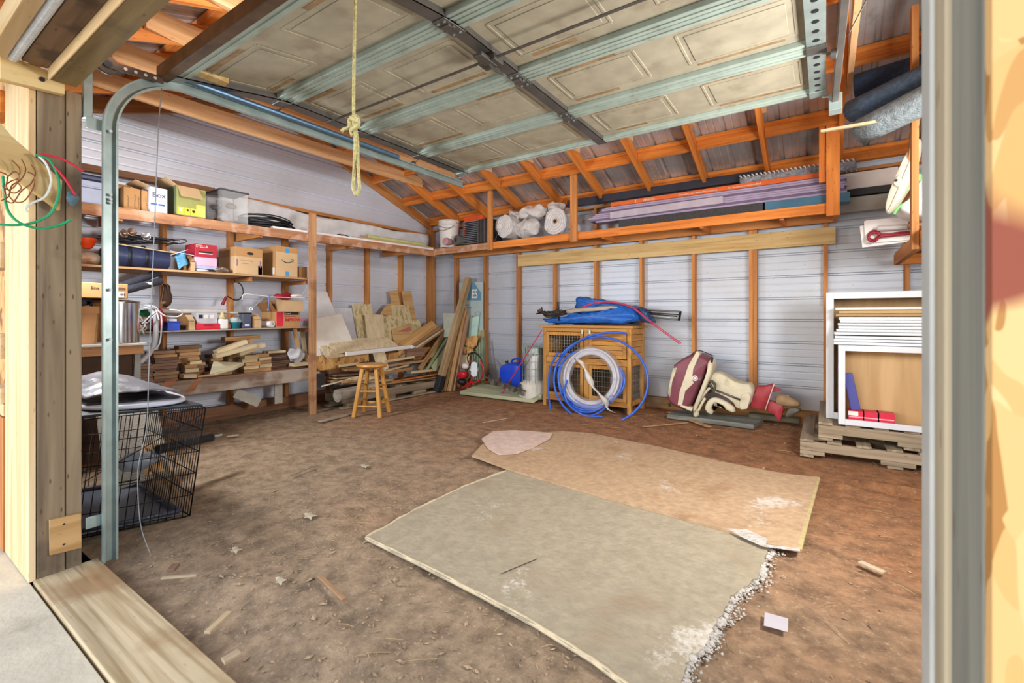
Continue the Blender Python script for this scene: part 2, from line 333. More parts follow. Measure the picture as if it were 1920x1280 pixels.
M_conc = plain('concrete', 'd6cbb2', .85, var=.1, scale=5, bump=.25, bscale=50, dirt=('9d9078', 3, .55, .5))
cb = MB()
jp = [rz(0,1244,0), rz(122,1192,0)]
cb.bb((-6.5, -3.5, -.12), (2.5, .2, -.004)); cb.bb((-6.5, .208, -.12), (2.5, .462, -.004))
struct(cb.build('concrete_slab', M_conc, origin=(0,0,-.12), bevel=.004), 'pale concrete slab outside the doorway')
# sill plank at the doorway
o = MB().box((0,0,0), (2.9, .205, .05)).build('door_sill', wood('sill_plank', 'cfbb96', '9f875f', 'x', .8, .2, .05, 110, ('9a774e', 2.0, .52, .8)), bevel=.005, M=Matrix.Translation((-1.24, .572, -.018)))
struct(o, 'wide weathered plank across the garage doorway')
# corrugated siding: profile along z, ribs every 9 in
def ribs(z0, z1, step=.2286, base=1.045):
    out = [(z0, 0)]; k = math.ceil((z0-base+.03)/step)
    while base + k*step + .03 < z1:
        z = base + k*step
        out += [(z-.016, 0), (z-.006, .013), (z+.006, .013), (z+.014, 0)]
        for q in (.076, .152):
            if z+q+.012 < z1: out += [(z+q-.010, 0), (z+q-.003, .0010), (z+q+.003, .0010), (z+q+.010, 0)]
        k += 1
    out.append((z1, 0)); return out
def siding(name, axis, at, a0, a1, z0, ztop, mat, out=1):
    """ribbed sheet in plane axis=at; ribs push outwards"""
    b = MB(); pr = ribs(z0, 3.7)
    for (za, ea), (zb, eb) in zip(pr, pr[1:]):
        # clip strip to z<=ztop(a) via columns
        pass
    cols = 26; xs = [a0+(a1-a0)*i/cols for i in range(cols+1)]
    for i in range(cols):
        xa, xb = xs[i], xs[i+1]; ta, tb = ztop(xa), ztop(xb)
        for (za, ea), (zb, eb) in zip(pr, pr[1:]):
            if za >= max(ta, tb): break
            def P(x, z, e, t):
                z = min(z, t); return V((at+out*e, x, z)) if axis == 'x' else V((x, at+out*e, z))
            b.add([P(xa, za, ea, ta), P(xb, za, ea, tb), P(xb, zb, eb, tb), P(xa, zb, eb, ta)], [(0,1,2,3)])
    return struct(b.build(name, mat, origin=((at, a0, 0) if axis == 'x' else (a0, at, 0)), thick=.0012))
YR, SL = 2.9, .36
def zr(y): # underside of the rafters
    return 2.51 + SL*((5.53-y) if y >= YR else (y-.27))
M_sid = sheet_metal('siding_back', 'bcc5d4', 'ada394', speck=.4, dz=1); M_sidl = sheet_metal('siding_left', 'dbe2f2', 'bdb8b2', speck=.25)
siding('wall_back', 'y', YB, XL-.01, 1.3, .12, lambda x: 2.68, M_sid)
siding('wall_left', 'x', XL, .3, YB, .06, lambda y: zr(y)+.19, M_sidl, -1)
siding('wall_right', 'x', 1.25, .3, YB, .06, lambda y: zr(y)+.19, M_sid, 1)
# roof sheets with ribs running down the slope
M_roof = plain('roof_metal', 'bdbbbc', .28, .5, .25, 3, dirt=('6b5c50', 5, .6, .45))
def roof(y0, y1):
    b = MB(); pr = []; x = XL-.25
    while x < 1.6:
        pr += [(x, 0), (x+.014, .018), (x+.036, .018), (x+.05, 0)]
        for q in (.11, .17): pr += [(x+q-.008, 0), (x+q, .005), (x+q+.008, 0)]
        x += .2286
    zo = .14/math.cos(math.atan(SL)) + .045
    for (xa, ea), (xb, eb) in zip(pr, pr[1:]):
        b.add([(xa, y0, zr(y0)+zo+ea), (xb, y0, zr(y0)+zo+eb), (xb, y1, zr(y1)+zo+eb), (xa, y1, zr(y1)+zo+ea)], [(0,1,2,3)])
    o = b.build('ceiling', M_roof, origin=(XL, y0, zr(y0)), thick=.0012)
    return struct(o, 'ribbed metal roof sheets seen from below')
roof(YR+.0001, 5.95); roof(-.1, YR-.0001)
wo_, ws_ = wo('x'), ws('x')
nsl = V((0, -SL, -1)).normalized()
RX = [XL+.03+.6096*k for k in range(12)]
for k, x in enumerate(RX):
    for (ya, yb) in ((5.56, YR+.02), (.2, YR-.02)):
        h = .137; s = V((0, (1 if ya > 3 else -1)*SL, 1)).normalized()
        p0 = V((x, ya, zr(ya))) + s*h/2; p1 = V((x, yb, zr(yb))) + s*h/2
        struct(board('rafter_beam', p0, p1, .038, h, wo_ if k else ws_, up=s, bevel=.003), 'pine rafter under the metal roof')
    if 0 < k < 11:
        zc = 2.90; ya = 5.53-(zc-2.51)/SL + .25; yb = .27+(zc-2.51)/SL - .25
        struct(board('tie_beam', (x+.0395, yb, zc+.045), (x+.0395, ya, zc+.075), .038, .14, wood('pale_tie', 'dcb184', 'c08f5c'), bevel=.003), 'pine collar tie bolted to the rafters')
struct(board('ridge_beam', (XL+.05, YR, zr(YR)+.07), (1.2, YR, zr(YR)+.07), .034, .17, wo_, up=(0,0,1)), 'ridge board along the roof peak')
for y in (5.5, 4.92, 4.34, 3.76, 3.2, .3, .9, 1.5, 2.1, 2.62):
    s = V((0, (1 if y > YR else -1)*SL, 1)).normalized()
    p = V((0, y, zr(y))) + s*(.137+.0195)
    struct(board('purlin_beam', (XL+.02, p.y, p.z), (1.24, p.y, p.z), .085, .037, wo_, up=s), 'flat pine purlin across the rafters')
    # block set between rafters below the purlin, as the photo shows their faces
    if y > YR:
        for k in range(11):
            q = V((0, y, zr(y))) + s*(.137-.045)
            struct(board('blocking_beam', (RX[k]+.0215, q.y, q.z), (RX[k+1]-.0215, q.y, q.z), .036, .088, wo_, up=s), 'short pine block nailed between two rafters')
# studs
def stud_y(px, w=.038):
    x = ry(px, 560, 5.50).x
    struct(board('stud_column', (x, 5.543, .14), (x, 5.543, 2.50), w, .089, ws_, up=(0,1,0)), 'vertical pine stud of the back wall')
for px in (853, 908, 970, 1039, 1116, 1201, 1300, 1408, 1548, 1702): stud_y(px)
x = ry(1408, 560, 5.50).x+.0395; struct(board('stud_column', (x, 5.543, .14), (x, 5.543, 2.50), .038, .089, ws_, up=(0,1,0)), 'second stud of the doubled pair on the back wall')
for px in (435, 538, 621, 692, 755, 309):
    y = rx(px, 560, XL+.09).y
    struct(board('stud_column', (XL+.047, y, .1), (XL+.047, y, 2.36), .038, .089, ws_, up=(1,0,0)), 'vertical pine stud of the left side wall')
for y in (1.2, .62):
    struct(board('stud_column', (XL+.047, y, .1), (XL+.047, y, 2.36), .038, .089, ws_, up=(1,0,0)), 'vertical pine stud of the left side wall')
struct(board('corner_column', (XL+.06, 5.52, 0), (XL+.06, 5.52, 2.5), .1, .1, ws_, up=(1,0,0)), 'thicker pine post in the back corner')
struct(board('plate_beam', (XL+.047, .55, 2.375), (XL+.047, 5.46, 2.40), .09, .038, ws_), 'pine plate on top of the left wall studs')
struct(board('plate_beam', (XL+.12, 5.545, 2.485), (1.2, 5.545, 2.485), .089, .03, ws_), 'pine plate on top of the back wall studs')
struct(board('plate_beam', (XL+.12, 5.54, .06), (1.2, 5.54, .06), .1, .14, wood('orange_plate', 'c58b4c', '8f6a3c', 'x', stain=('6a5a44', 4, .5, .7)), up=(0,0,1)), 'dirty bottom plank along the back wall')
struct(board('plate_beam', (XL+.05, .5, .05), (XL+.05, 5.46, .08), .09, .14, wb('x'), up=(0,0,1)), 'dark bottom plank along the left wall')
# ledger board on the back wall under the loft shelf
a = ry(972, 489, 5.49); b_ = ry(1567, 441, 5.49)
led = board('ledger_board', a, b_, .038, .165, wp(), up=(0,0,1)); tag(led, 'long pale pine board screwed across the back wall studs below the loft shelf', 'board')
# ---------------------------------------------------------------- front wall, posts, header
XJ, XK = -2.67, .0876
fw = MB(); fw.bb((-5.4, .50, .0), (-3.30, .56, 2.6)); struct(fw.build('wall_front', M_osb), 'front wall beside the doorway')
fw = MB(); fw.bb((.0885, .418, 0), (1.3, .434, 2.62)); struct(fw.build('wall_front', osb('osb_red', 'dcb880', 'cb9c5c', 'a5743a', 42, red=True), origin=(.094,.43,0)), 'oriented strand board on the front wall beside the camera')
fw = MB(); fw.bb((-5.4, .52, 2.17), (1.3, .56, 2.62)); struct(fw.build('wall_front', M_osb, origin=(-5.4,.52,2.17)), 'front wall above the doorway')
wlz, wgz = wl(), wg()
gp_ = wood('grey_jamb', '9a8569', '6c5a46', 'x', .8, .85, .1, 60, ('40352b', 2.6, .56, .65))
def vpost(name, x0, x1, y0, y1, z0, z1, mat, lab):
    o = board(name, ((x0+x1)/2, (y0+y1)/2, z0), ((x0+x1)/2, (y0+y1)/2, z1), y1-y0, x1-x0, mat, up=(1,0,0), bevel=.003); return struct(o, lab)
vpost('door_post', -2.80, XJ, .480, .563, .001, 2.045, gp_, 'weathered grey post at the left of the doorway')
vpost('door_post', -2.80, XJ-.004, .566, .617, .001, 2.045, gp_, 'narrow grey plank behind the left doorway post')
vpost('door_post', -3.12, XJ-.006, .455, .477, 0, 2.4, wl(), 'light new timber facing beside the left doorway post')
vpost('door_post', XK, .135, .436, .53, -.05, 2.5, wood('silver_jamb', '8f8e84', '696b64', 'x', .8, .5, .05, 50), 'out of focus silvery grey post at the right edge')
vpost('door_post', XK-.004, .135, .533, .575, -.05, 2.5, wood('tan_jamb', 'a3977f', '857a66'), 'narrow grey strip beside the right doorway post')
vpost('door_post', XK-.007, .135, .578, .622, -.05, 2.5, plain('pale_strip', 'a5a6a2', .6), 'pale edge strip of the right doorway post')
M_redst = plain('red_stamp', '8a3a2a', .9)
# header over the door: several boards side by side seen from below
hz = 2.057
def hboard(y0, y1, z0, z1, mat, lab, x0=-2.618, x1=.3):
    return struct(board('header_beam', (x0, (y0+y1)/2, (z0+z1)/2), (x1, (y0+y1)/2, (z0+z1)/2), y1-y0, z1-z0, mat, bevel=.003), lab)
hboard(.508, .588, hz-.01, hz+.14, wood('olive_header', '9a8152', '75603a', 'x', knot=.6, stain=('5f4c30', 3, .58, .6)), 'wide tan header plank over the doorway')
hboard(.500, .507, hz-.014, hz+.14, wl(), 'pale plank edge in the doorway header')
hboard(.425, .499, hz+.03, hz+.14, wood('bark_header', '7a5f47', '4c3728', 'x', knot=.8, stain=('3a2a20', 6, .5, .8)), 'rough dark brown plank in the doorway header')
hboard(.34, .385, hz+.02, hz+.11, wl(), 'pale outer plank of the doorway header')
fo = MB().tube([(-2.8, .405, hz+.035), (.3, .405, hz+.035)], .017, 10).build('foam_strip', plain('white_foam', 'd9dde2', .9, bump=.8, bscale=60)); tag(fo, 'white foam sealing strip along the doorway header', 'foam strip')
M_green = wood('green_board', '6f8570', '4a5f50', 'x', .7, .2)
struct(board('porch_board', (-3.4, .18, hz+.20), (.5, .18, hz+.20), .34, .02, M_green), 'green stained soffit board outside the doorway')
struct(board('porch_beam', (-2.86, -.3, hz+.15), (-2.86, .42, hz+.15), .05, .06, wb()), 'dark brown batten under the green soffit')
struct(board('porch_beam', (-3.15, -.2, hz+.10), (-2.95, .42, hz+.10), .05, .06, wb()), 'dark brown slanting batten under the green soffit')
# strap board with two bolts, diagonal brace, patch block
st = root('strap_board', (XJ+.02, .4, 1.95), 'short yellow pine strap with two dark bolt holes on the left doorway post', 'board')
pa = [rx(0,98,-2.625), rx(122,144,-2.625), rx(122,177,-2.625), rx(0,147,-2.625)]
MB().prism(pa, (-.038,0,0)).build('plank', wp('y'), st, bevel=.003)
for px, py in ((97,137), (79,149)):
    c = rx(px, py, -2.623); MB().cyl(c, c+V((.004,0,0)), .009, n=14).build('bolt_head', M_black, st)
br = MB().prism([rx(-20,205,-2.6), rx(22,255,-2.6), rx(117,338,-2.6), rx(113,394,-2.6), rx(-20,298,-2.6)], (-.036,0,0)).build('brace_board', wp('y'), bevel=.003)
tag(br, 'diagonal yellow pine brace board on the left doorway post under the wires', 'board')
pb = root('patch_block', (XJ, .56, .2), 'small square plywood offcut screwed low on the left doorway post', 'wood block')
MB().prism([rx(93,975,-2.655), rx(152,962,-2.655), rx(153,1027,-2.655), rx(94,1041,-2.655)], (-.014,0,0)).build('plywood', wood('ply_patch', 'c9a06a', 'a67c48', 'y', knot=.2), pb, bevel=.001)
for px, py in ((120,982), (120,1020)):
    c = rx(px, py, -2.654); MB().cyl(c, c+V((.002,0,0)), .004, n=8).build('screw', M_black, pb)
# boards further left, in front of the dark neighbouring bay
def lb(name, x0, x1, z0, z1, y0, mat, lab):
    o = board(name, (x0, y0+.02, (z0+z1)/2), (x1, y0+.02, (z0+z1)/2), .04, z1-z0, mat, bevel=.003); return tag(o, lab, 'board')
zz = lambda py, px=10: ry(px, py, .47).z
lb('cross_board', -3.32, -3.125, zz(670), zz(625), .44, wl(), 'upper fresh pine cross board at the far left edge')
lb('cross_board', -3.32, -3.125, zz(752), zz(724), .44, wl(), 'lower orange pine cross board at the far left edge')
lb('cross_board', -3.32, -3.125, zz(775), zz(753), .45, wl(), 'thin pale strip under the lower cross board at the far left edge')
lb('cross_board', -3.32, -3.125, zz(505), zz(458), .44, wl(), 'short pine block high at the far left edge')
lb('cross_board', -3.32, -3.125, zz(222), zz(182), .44, wo(), 'short brown block beside the wires at the left edge')
pl = MB(); pl.bb((-3.34, .45, 0), (-3.125, .465, zz(778))); tag(pl.build('plywood_board', wood('ply_orange', 'c98b4c', 'a8642c', 'z', knot=.1)), 'orange stained plywood panel low at the far left edge', 'plywood panel')
# wires
def wire(pts, r, col, name, lab, x=-2.56, sub=6, nm='electric_wire'):
    P = [rx(a, b, x + (c if c else 0)) for a, b, c in pts]
    Q = []
    n = len(P)
    for i in range(n-1):
        p0, p1, p2, p3 = P[max(i-1,0)], P[i], P[i+1], P[min(i+2,n-1)]
        for k in range(sub):
            t = k/sub; Q.append(.5*((2*p1)+(p2-p0)*t+(2*p0-5*p1+4*p2-p3)*t*t+(3*p1-p0-3*p2+p3)*t**3))
    Q.append(P[-1])
    return tag(MB().tube(Q, r, 8).build(nm, col, smooth=True), lab, 'wire')
Mg = plain('green_wire', '1f9a62', .4, var=.05); Mr = plain('red_wire', 'c02438', .4, var=.05); Mw = plain('white_wire', 'dcdcd4', .4, var=.05); Mc = plain('copper_wire', '8a5530', .35, .6)
wire([(65,290,0),(92,300,.01),(108,330,.02),(110,365,.02),(95,400,.02),(60,418,.02),(20,422,.02),(-20,418,.01)], .0048, Mg, 'g', 'green wire looping down from the left post, passing behind')
wire([(5,330,0),(8,360,.01),(15,395,.02),(38,418,.03),(75,428,.03),(110,422,.03),(133,412,.04)], .0048, Mg, 'g', 'green wire curving to a cut end in front of the left post')
wire([(70,290,0),(95,292,.01),(125,302,.03),(157,321,.05)], .0045, Mr, 'r', 'upper pinkish red wire reaching past the left post')
wire([(75,290,.0),(95,305,.01),(118,330,.03),(135,355,.04),(141,366,.04)], .0045, Mr, 'r', 'lower red wire with a stripped end on the left post')
wire([(72,292,0),(88,310,.015),(96,340,.02),(85,368,.02),(62,380,.02),(48,390,.02),(52,398,.02)], .0042, Mw, 'w', 'white wire curling down from the left post')
_cw = ([(22,300),(36,316),(34,334),(20,340),(8,352),(12,372)], [(40,298),(48,318),(38,338),(22,348),(16,368),(2,376)], [(58,308),(66,324),(58,344),(40,358),(24,380),(10,374)], [(52,322),(64,330),(62,352),(46,376),(28,378),(14,364)], [(0,322),(14,330),(12,350),(26,362),(40,352),(30,340)], [(4,348),(16,356),(30,346),(36,328),(26,322),(12,334)])
for k, l in enumerate(_cw):
    wire([(a, b, .006*k+.004*q) for q, (a, b) in enumerate(l)], .0022, Mc, 'c', ['first','second','third','fourth','fifth','sixth'][k]+' bare copper wire of the tangle on the diagonal brace, counted from the front')
bl = MB(); bl.blob(rx(136,371,-2.535), (.012,.02,.03), jit=.008, fq=40); tag(bl.build('tape_wad', plain('blue_grey_tape', '56707c', .5)), 'wad of grey blue tape on the end of the red wire', 'tape')
# ---------------------------------------------------------------- GARAGE DOOR (raised)
XA, XB, YA, YBk, ZD = -2.63, -.005, .93, 3.10, 2.335
gd = root('garage_door', (-1.3, 2.0, ZD), 'raised sectional garage door of beige steel hanging open under the roof', 'garage door')
M_dp = plain('door_panel', 'a39c88', .7, .05, .14, 9, dirt=('84735a', 4, .55, .5)); M_rail = plain('door_rail', '9fada4', .55, .1, .12, 9, dirt=('867d6c', 8, .56, .5)); M_wornt = plain('worn_tape', '8d7453', .9, var=.35, scale=20)
SY = (YBk-YA)/4
rr = random.Random(3)
for i in range(4):
    y0 = YA+SY*i+.002; y1 = YA+SY*(i+1)-.002
    b = MB(); b.bb((XA, y0, ZD+.012), (XB, y1, ZD+.045))
    sec = b.build('door_section', M_dp, gd, bevel=.003)
    # rails at both edges
    for (ra, rb) in ((y0, y0+.055), (y1-.055, y1)):
        MB().bb((XA, ra, ZD-.016), (XB, rb, ZD+.0125)).build('rail', M_rail, sec, bevel=.004)
        MB().bb((XA, (ra+rb)/2-.004, ZD-.021), (XB, (ra+rb)/2+.004, ZD-.0155)).build('rail_ridge', M_rail, sec)
    for k in range(4):
        xa = XA + (XB-XA)*k/4 + .10; xb = XA + (XB-XA)*(k+1)/4 - .10; ya = y0+.125; yb = y1-.125
        m_ = MB()
        for (p, q) in (((xa,ya),(xb,ya)), ((xb,ya),(xb,yb)), ((xb,yb),(xa,yb)), ((xa,yb),(xa,ya))):
            m_.beam((p[0],p[1],ZD+.0115), (q[0],q[1],ZD+.0115), .014, .005)
        m_.bb((xa+.03, ya+.025, ZD+.008), (xb-.03, yb-.025, ZD+.0125))
        m_.build('embossed_panel', M_dp, sec, bevel=.003)
        for yy in (ya-.018, yb+.018):
            if rr.random() < .75:
                l = rr.uniform(.2, .42); xs = rr.uniform(xa, xb-l)
                t_ = MB(); t_.beam((xs, yy, ZD+.011), (xs+l, yy, ZD+.011), rr.uniform(.02,.035), .002); t_.build('worn_tape', M_wornt, sec)
# stiles
def stile(xc, w, mat, nm='center_stile'):
    b = MB()
    for ya_, yb_ in ((YA, YA+SY), (YA+SY, YBk)):
        b.bb((xc-w/2, ya_, ZD-.022), (xc+w/2, yb_, ZD-.0165)); b.bb((xc-w/2, ya_, ZD-.022), (xc-w/2+.003, yb_, ZD+.012)); b.bb((xc+w/2-.003, ya_, ZD-.022), (xc+w/2, yb_, ZD+.012))
    return b.build(nm, mat, gd)
XC = (XA+XB)/2
cs = stile(XC, .06, M_steel)
for i in (1, 2, 3):
    y = YA+SY*i; h = MB()
    h.bb((XC-.035, y-.07, ZD-.028), (XC+.035, y+.07, ZD-.022)); h.cyl((XC-.03, y, ZD-.033), (XC+.03, y, ZD-.033), .010, n=12)
    h.bb((XC-.022, y-.03, ZD-.04), (XC+.022, y+.0, ZD-.026)); hg = h.build('hinge', M_steel, gd, bevel=.002)
    for dx, dy in ((-.018,.05),(.018,.05),(-.018,-.05),(.018,-.05)):
        MB().cyl((XC+dx, y+dy, ZD-.034), (XC+dx, y+dy, ZD-.026), .006, n=6).build('bolt', M_galv, hg)
for xs, mt, nm in ((XA+.035, M_steel, 'end_stile'), (XB-.03, M_galv, 'end_stile')):
    es = stile(xs, .075, mt, nm)
    if nm and xs > -1:
        for k in range(26):
            y = YA+.1+k*.08
            MB().cyl((xs, y, ZD-.0235), (xs, y, ZD-.0215), .014, n=12).build('punched_hole', M_black, es)
    for i in (1, 2, 3, 4):
        y = YA+SY*i-(.03 if i == 4 else 0); b = MB(); b.bb((xs-.04, y-.045, ZD-.03), (xs+.04, y+.03, ZD-.022)); sgn = -1 if xs < -1 else 1
        b.cyl((xs+sgn*.02, y, ZD-.045), (xs+sgn*.08, y, ZD-.06), .005, n=8); b.cyl((xs+sgn*.055, y, ZD-.06), (xs+sgn*.08, y, ZD-.065), .021, n=16)
        b.build('roller_bracket', M_galv if i == 4 else M_steel, gd, bevel=.002)
# lock: mechanism and the two bars
lk = MB(); yl = YA+SY*1.5+.0; lk.box((XC, yl+.02, ZD-.045), (.10,.07,.03)); lk.box((XC, yl-.02, ZD-.055), (.05,.12,.018)); lk.tube([(XC,yl,ZD-.05),(XC+.02,yl+.03,ZD-.085),(XC+.05,yl+.06,ZD-.10)], .007)
lko = lk.build('lock', M_steel, gd, bevel=.003)
for s in (-1, 1):
    xe = XA if s < 0 else XB
    bb_ = MB(); bb_.beam((XC+s*.04, yl, ZD-.045), (xe-s*.02, yl+.02, ZD-.03), .016, .004); bb_.build('lock_bar', M_steel, gd)
MB().bb((XA-.01, YA-.055, ZD-.03), (XB, YA-.005, ZD+.04)).build('bottom_seal', plain('brown_rubber', '57422f', .8, var=.3, scale=14), gd, bevel=.006)
# the lowest section dips into the curve of the tracks
_gl = parent_loc(gd)
for o in gd.children_recursive:
    for v in o.data.vertices:
        y = v.co.y+_gl.y
        if y < YA+SY-.001: v.co.z -= (YA+SY-y)*.17
tag(MB().prism([rz(a, b, 2.262) for a, b in ((364,130),(429,156),(411,171),(349,146))], (0,0,.03)).build('packing_board', wp('x')), 'short yellow pine board wedged over the left track by the door corner', 'board')
# ---------------------------------------------------------------- tracks
def track(name, xs, top, rad, yv, ye, ztop, zend, lab, sgn):
    rt = root(name, (xs, yv, 0), lab, 'door track')
    pts = []
    n = 14
    zc = ztop-rad
    pts.append(V((xs, yv, 0.0))); pts.append(V((xs, yv, zc)))
    for k in range(1, n+1):
        a = PI/2*k/n; pts.append(V((xs, yv+rad*(1-math.cos(a)), zc+rad*math.sin(a))))
    m = 6
    for k in range(1, m+1): pts.append(V((xs, yv+rad+(ye-yv-rad)*k/m, ztop+(zend-ztop)*k/m)))
    # C-channel profile swept: web facing outwards, lips towards the door; local (a: along normal, b: x)
    w, d, t = .052, .024, .003
    prof = [(-w/2, 0), (w/2, 0), (w/2, d), (w/2-.008, d), (w/2-.008, d-t), (w/2-t, d-t), (w/2-t, t), (-w/2+t, t), (-w/2+t, d-t), (-w/2+.008, d-t), (-w/2+.008, d), (-w/2, d)]
    b = MB(); vs = []
    for i, p in enumerate(pts):
        a = pts[max(i-1,0)]; c = pts[min(i+1,len(pts)-1)]; tg = (c-a).normalized(); nn = V((0, tg.z, -tg.y))
        for (u, v) in prof: vs.append(p + nn*u + V((-sgn*v, 0, 0)) + V((sgn*d/2,0,0)))
    k = len(prof); fs = [(i*k+j, i*k+(j+1)%k, (i+1)*k+(j+1)%k, (i+1)*k+j) for i in range(len(pts)-1) for j in range(k)]
    fs += [tuple(range(k-1,-1,-1)), tuple((len(pts)-1)*k+j for j in range(k))]
    b.add(vs, fs); b.build('channel', M_galv, rt)
    return rt
tl = track('door_track', -2.625, 0, .30, .700, 3.12, 2.215, 2.235, 'galvanised left door track curving from upright to overhead', -1)
for (y, z) in ((.70, 1.62),(.70, 1.60),(.70,1.585),(.70,.98),(.70,1.9),(.70,1.2)):
    MB().cyl((-2.612, y, z), (-2.6355, y, z), .006, n=10).build('slot', plain('slot_pale', 'c9cfd2', .6), tl)
MB().bb((-2.70,.622,1.95),(-2.666,.652,2.22)).build('angle_bracket', M_galv, tl, bevel=.002)
MB().bb((-2.655,.625,1.90),(-2.648,.70,1.95)).build('flag_bracket', M_galv, tl, bevel=.002)
MB().bb((-2.655,.625,.16),(-2.648,.70,.21)).build('jamb_bracket', M_galv, tl, bevel=.002)
tube_y = MB().tube([(-2.60, .98, 2.243), (-2.60, 2.35, 2.255)], .016, 12).build('blue_grey_tube', plain('blue_steel', '56748f', .4, .5), tl)
tr = track('door_track', .055, 0, .30, .700, 3.12, 2.40, 2.225, 'right overhead door track beside the door edge, braced to the roof', 1) if False else None
rt = root('overhead_track', (.045, 3.1, 2.25), 'dull straight right overhead track of the raised door', 'door track')
b = MB(); p0, p1 = V((.085, 1.2, 2.40)), V((.043, 3.12, 2.262)); b.beam(p0, p1, .03, .05); b.build('channel', M_steel, rt, bevel=.003)
MB().bb((.015, 3.05, 2.20), (.075, 3.13, 2.29)).build('end_bracket', M_galv, rt, bevel=.002)
def perf(name, p0, p1, parent, w=.032, n=14, up=(0,0,1), mat=None):
    s = board(name, p0, p1, w, .003, mat or M_rust, up=up, parent=parent, bevel=0); d = V(p1)-V(p0); u = V(up); dn = d.normalized(); u = (u-dn*u.dot(dn)).normalized()
    hm = MB()
    for k in range(n):
        c = V(p0)+d*((k+.5)/n); hm.cyl(c-u*.0025, c+u*.0025, w*.2, n=10)
    hm.build('punched_holes', plain('hole_pale', 'b9b3ab', .8), parent)
perf('perforated_strap', ry(1592,62,2.55), ry(1640,-30,2.2), rt, .04, 12, up=(-.3,-1,0.2))
# pulley and arm at the left
pu = root('pulley_arm', (-2.6, .8, 2.2), 'rusty steel pulley plate with slotted arm above the left track curve', 'pulley')
pc = rx(201, 121, -2.60); MB().cyl(pc-V((.01,0,0)), pc+V((.006,0,0)), .042, n=28).build('pulley', M_rust, pu, bevel=.004)
MB().cyl(pc+V((.006,0,0)), pc+V((.012,0,0)), .016, n=20).build('hub', M_black, pu)
pe = rx(305, 152, -2.60); board('slotted_arm', pc+V((.008,0,0)), pe+V((.008,0,0)), .034, .004, M_rust, up=(1,0,0), parent=pu, bevel=0)
for k in range(4):
    c = pc.lerp(pe, .3+.18*k); MB().cyl(c+V((.0,0,0)), c+V((.012,0,0)), .007, n=10).build('slot', plain('hole_pale', 'b9b3ab', .8), pu)
# cable hanging beside the track
wire([(303,165,0),(296,260,0),(290,420,.0),(284,560,0),(279,700,.0),(275,800,0),(262,860,0),(258,900,0),(264,985,.02),(285,1046,.06)], .0022, plain('steel_cable', '8f9296', .4, .6), 's', 'thin slack steel cable hanging beside the left door track', x=-2.59, nm='lift_cable')
# pull rope
rope = root('pull_rope', (-1.26, .95, 1.45), 'yellowish braided pull rope with knot and loop hanging from the door', 'rope')
M_rope = plain('rope', 'c9bd85', .85, var=.3, scale=120, bump=.9, bscale=150)
def ropepts(lst, y=.95): return [ry(a, b, y + c) for a, b, c in lst]
def crv(P, sub=6):
    Q = []; n = len(P)
    for i in range(n-1):
        p0, p1, p2, p3 = P[max(i-1,0)], P[i], P[i+1], P[min(i+2,n-1)]
        for k in range(sub):
            t = k/sub; Q.append(.5*((2*p1)+(p2-p0)*t+(2*p0-5*p1+4*p2-p3)*t*t+(3*p1-p0-3*p2+p3)*t**3))
    Q.append(P[-1]); return Q
P = ropepts([(667,-90,0),(666,0,0),(664,110,0),(663,200,0),(664,232,.0)]); P[0].z = ZD-.11
MB().tube(crv(P), .0052, 8).build('strand', M_rope, rope, smooth=True)
for s in (-1, 1):
    P = ropepts([(663,225,.004*s),(668+2*s,262,.004*s),(668+3*s,300,.004*s),(668+5*s,335,0),(668+6*s,352,0),(668,366,0)])
    MB().tube(crv(P), .0052, 8).build('loop', M_rope, rope, smooth=True)
P = ropepts([(660,222,-.01),(672,228,-.012),(668,240,0),(657,236,.012),(656,224,.01),(668,218,-.01),(672,232,-.014),(660,244,-.01)])
MB().tube(crv(P), .0062, 8).build('knot', M_rope, rope, smooth=True)
P = ropepts([(660,230,0),(652,240,0),(645,242,0),(641,246,0)]); MB().tube(crv(P), .0055, 8).build('frayed_tail', M_rope, rope, smooth=True)
P = ropepts([(660,236,-.008),(658,246,-.01),(661,255,-.01)]); MB().tube(crv(P), .005, 8).build('frayed_tail', M_rope, rope, smooth=True)
# ================================================================ LEFT SHELVING
XF = -4.80      # front line of the left shelving
zt = 1.955      # top of the top shelf deck
M_beam = wood('blotchy_beam', 'b68660', '8a5a3f', 'x', .8, .4, .08, 60, ('c9a995', 7, .5, .6)); M_cobble = wood('dusty_beam', '9a8878', '77604f', 'x', .85, .3, .05, 60, ('c3bab0', 3, .48, .6))
sh = root('storage_shelf', (-5.1, 3.0, 0), 'long top storage shelf with post along the left wall', 'shelf')
def zT(y): return 1.966 + (y-.75)*.0235
board('front_beam', (XF, .75, zT(.75)-.047), (XF, 5.03, zT(5.03)-.047), .038, .09, M_beam, up=(0,0,1), parent=sh)
board('deck', ((XL+XF)/2+.059, .75, zT(.75)-.009), ((XL+XF)/2+.059, 5.47, zT(5.47)-.009), .482, .018, M_shelfosb, parent=sh, bevel=0)
for y in (1.35, 2.5, 3.63, 4.5):
    board('cross_joist', (XL+.10, y, zT(y)-.063), (XF-.02, y, zT(y)-.063), .038, .088, ws(), parent=sh)
p = rx(586, 775, XF+.04)
po = board('post', (XF+.04, p.y, -.01), (XF+.04, p.y, 2.24), .075, .038, wood('post_pine', 'c2966c', '9a6b45', 'x', .8, .3, .05, 60, ('8a5f46', 5, .52, .7)), up=(1,0,0), parent=sh)
def zofx(px, py, x): return rx(px, py, x).z
def yofx(px, x): return rx(px, 560, x).y
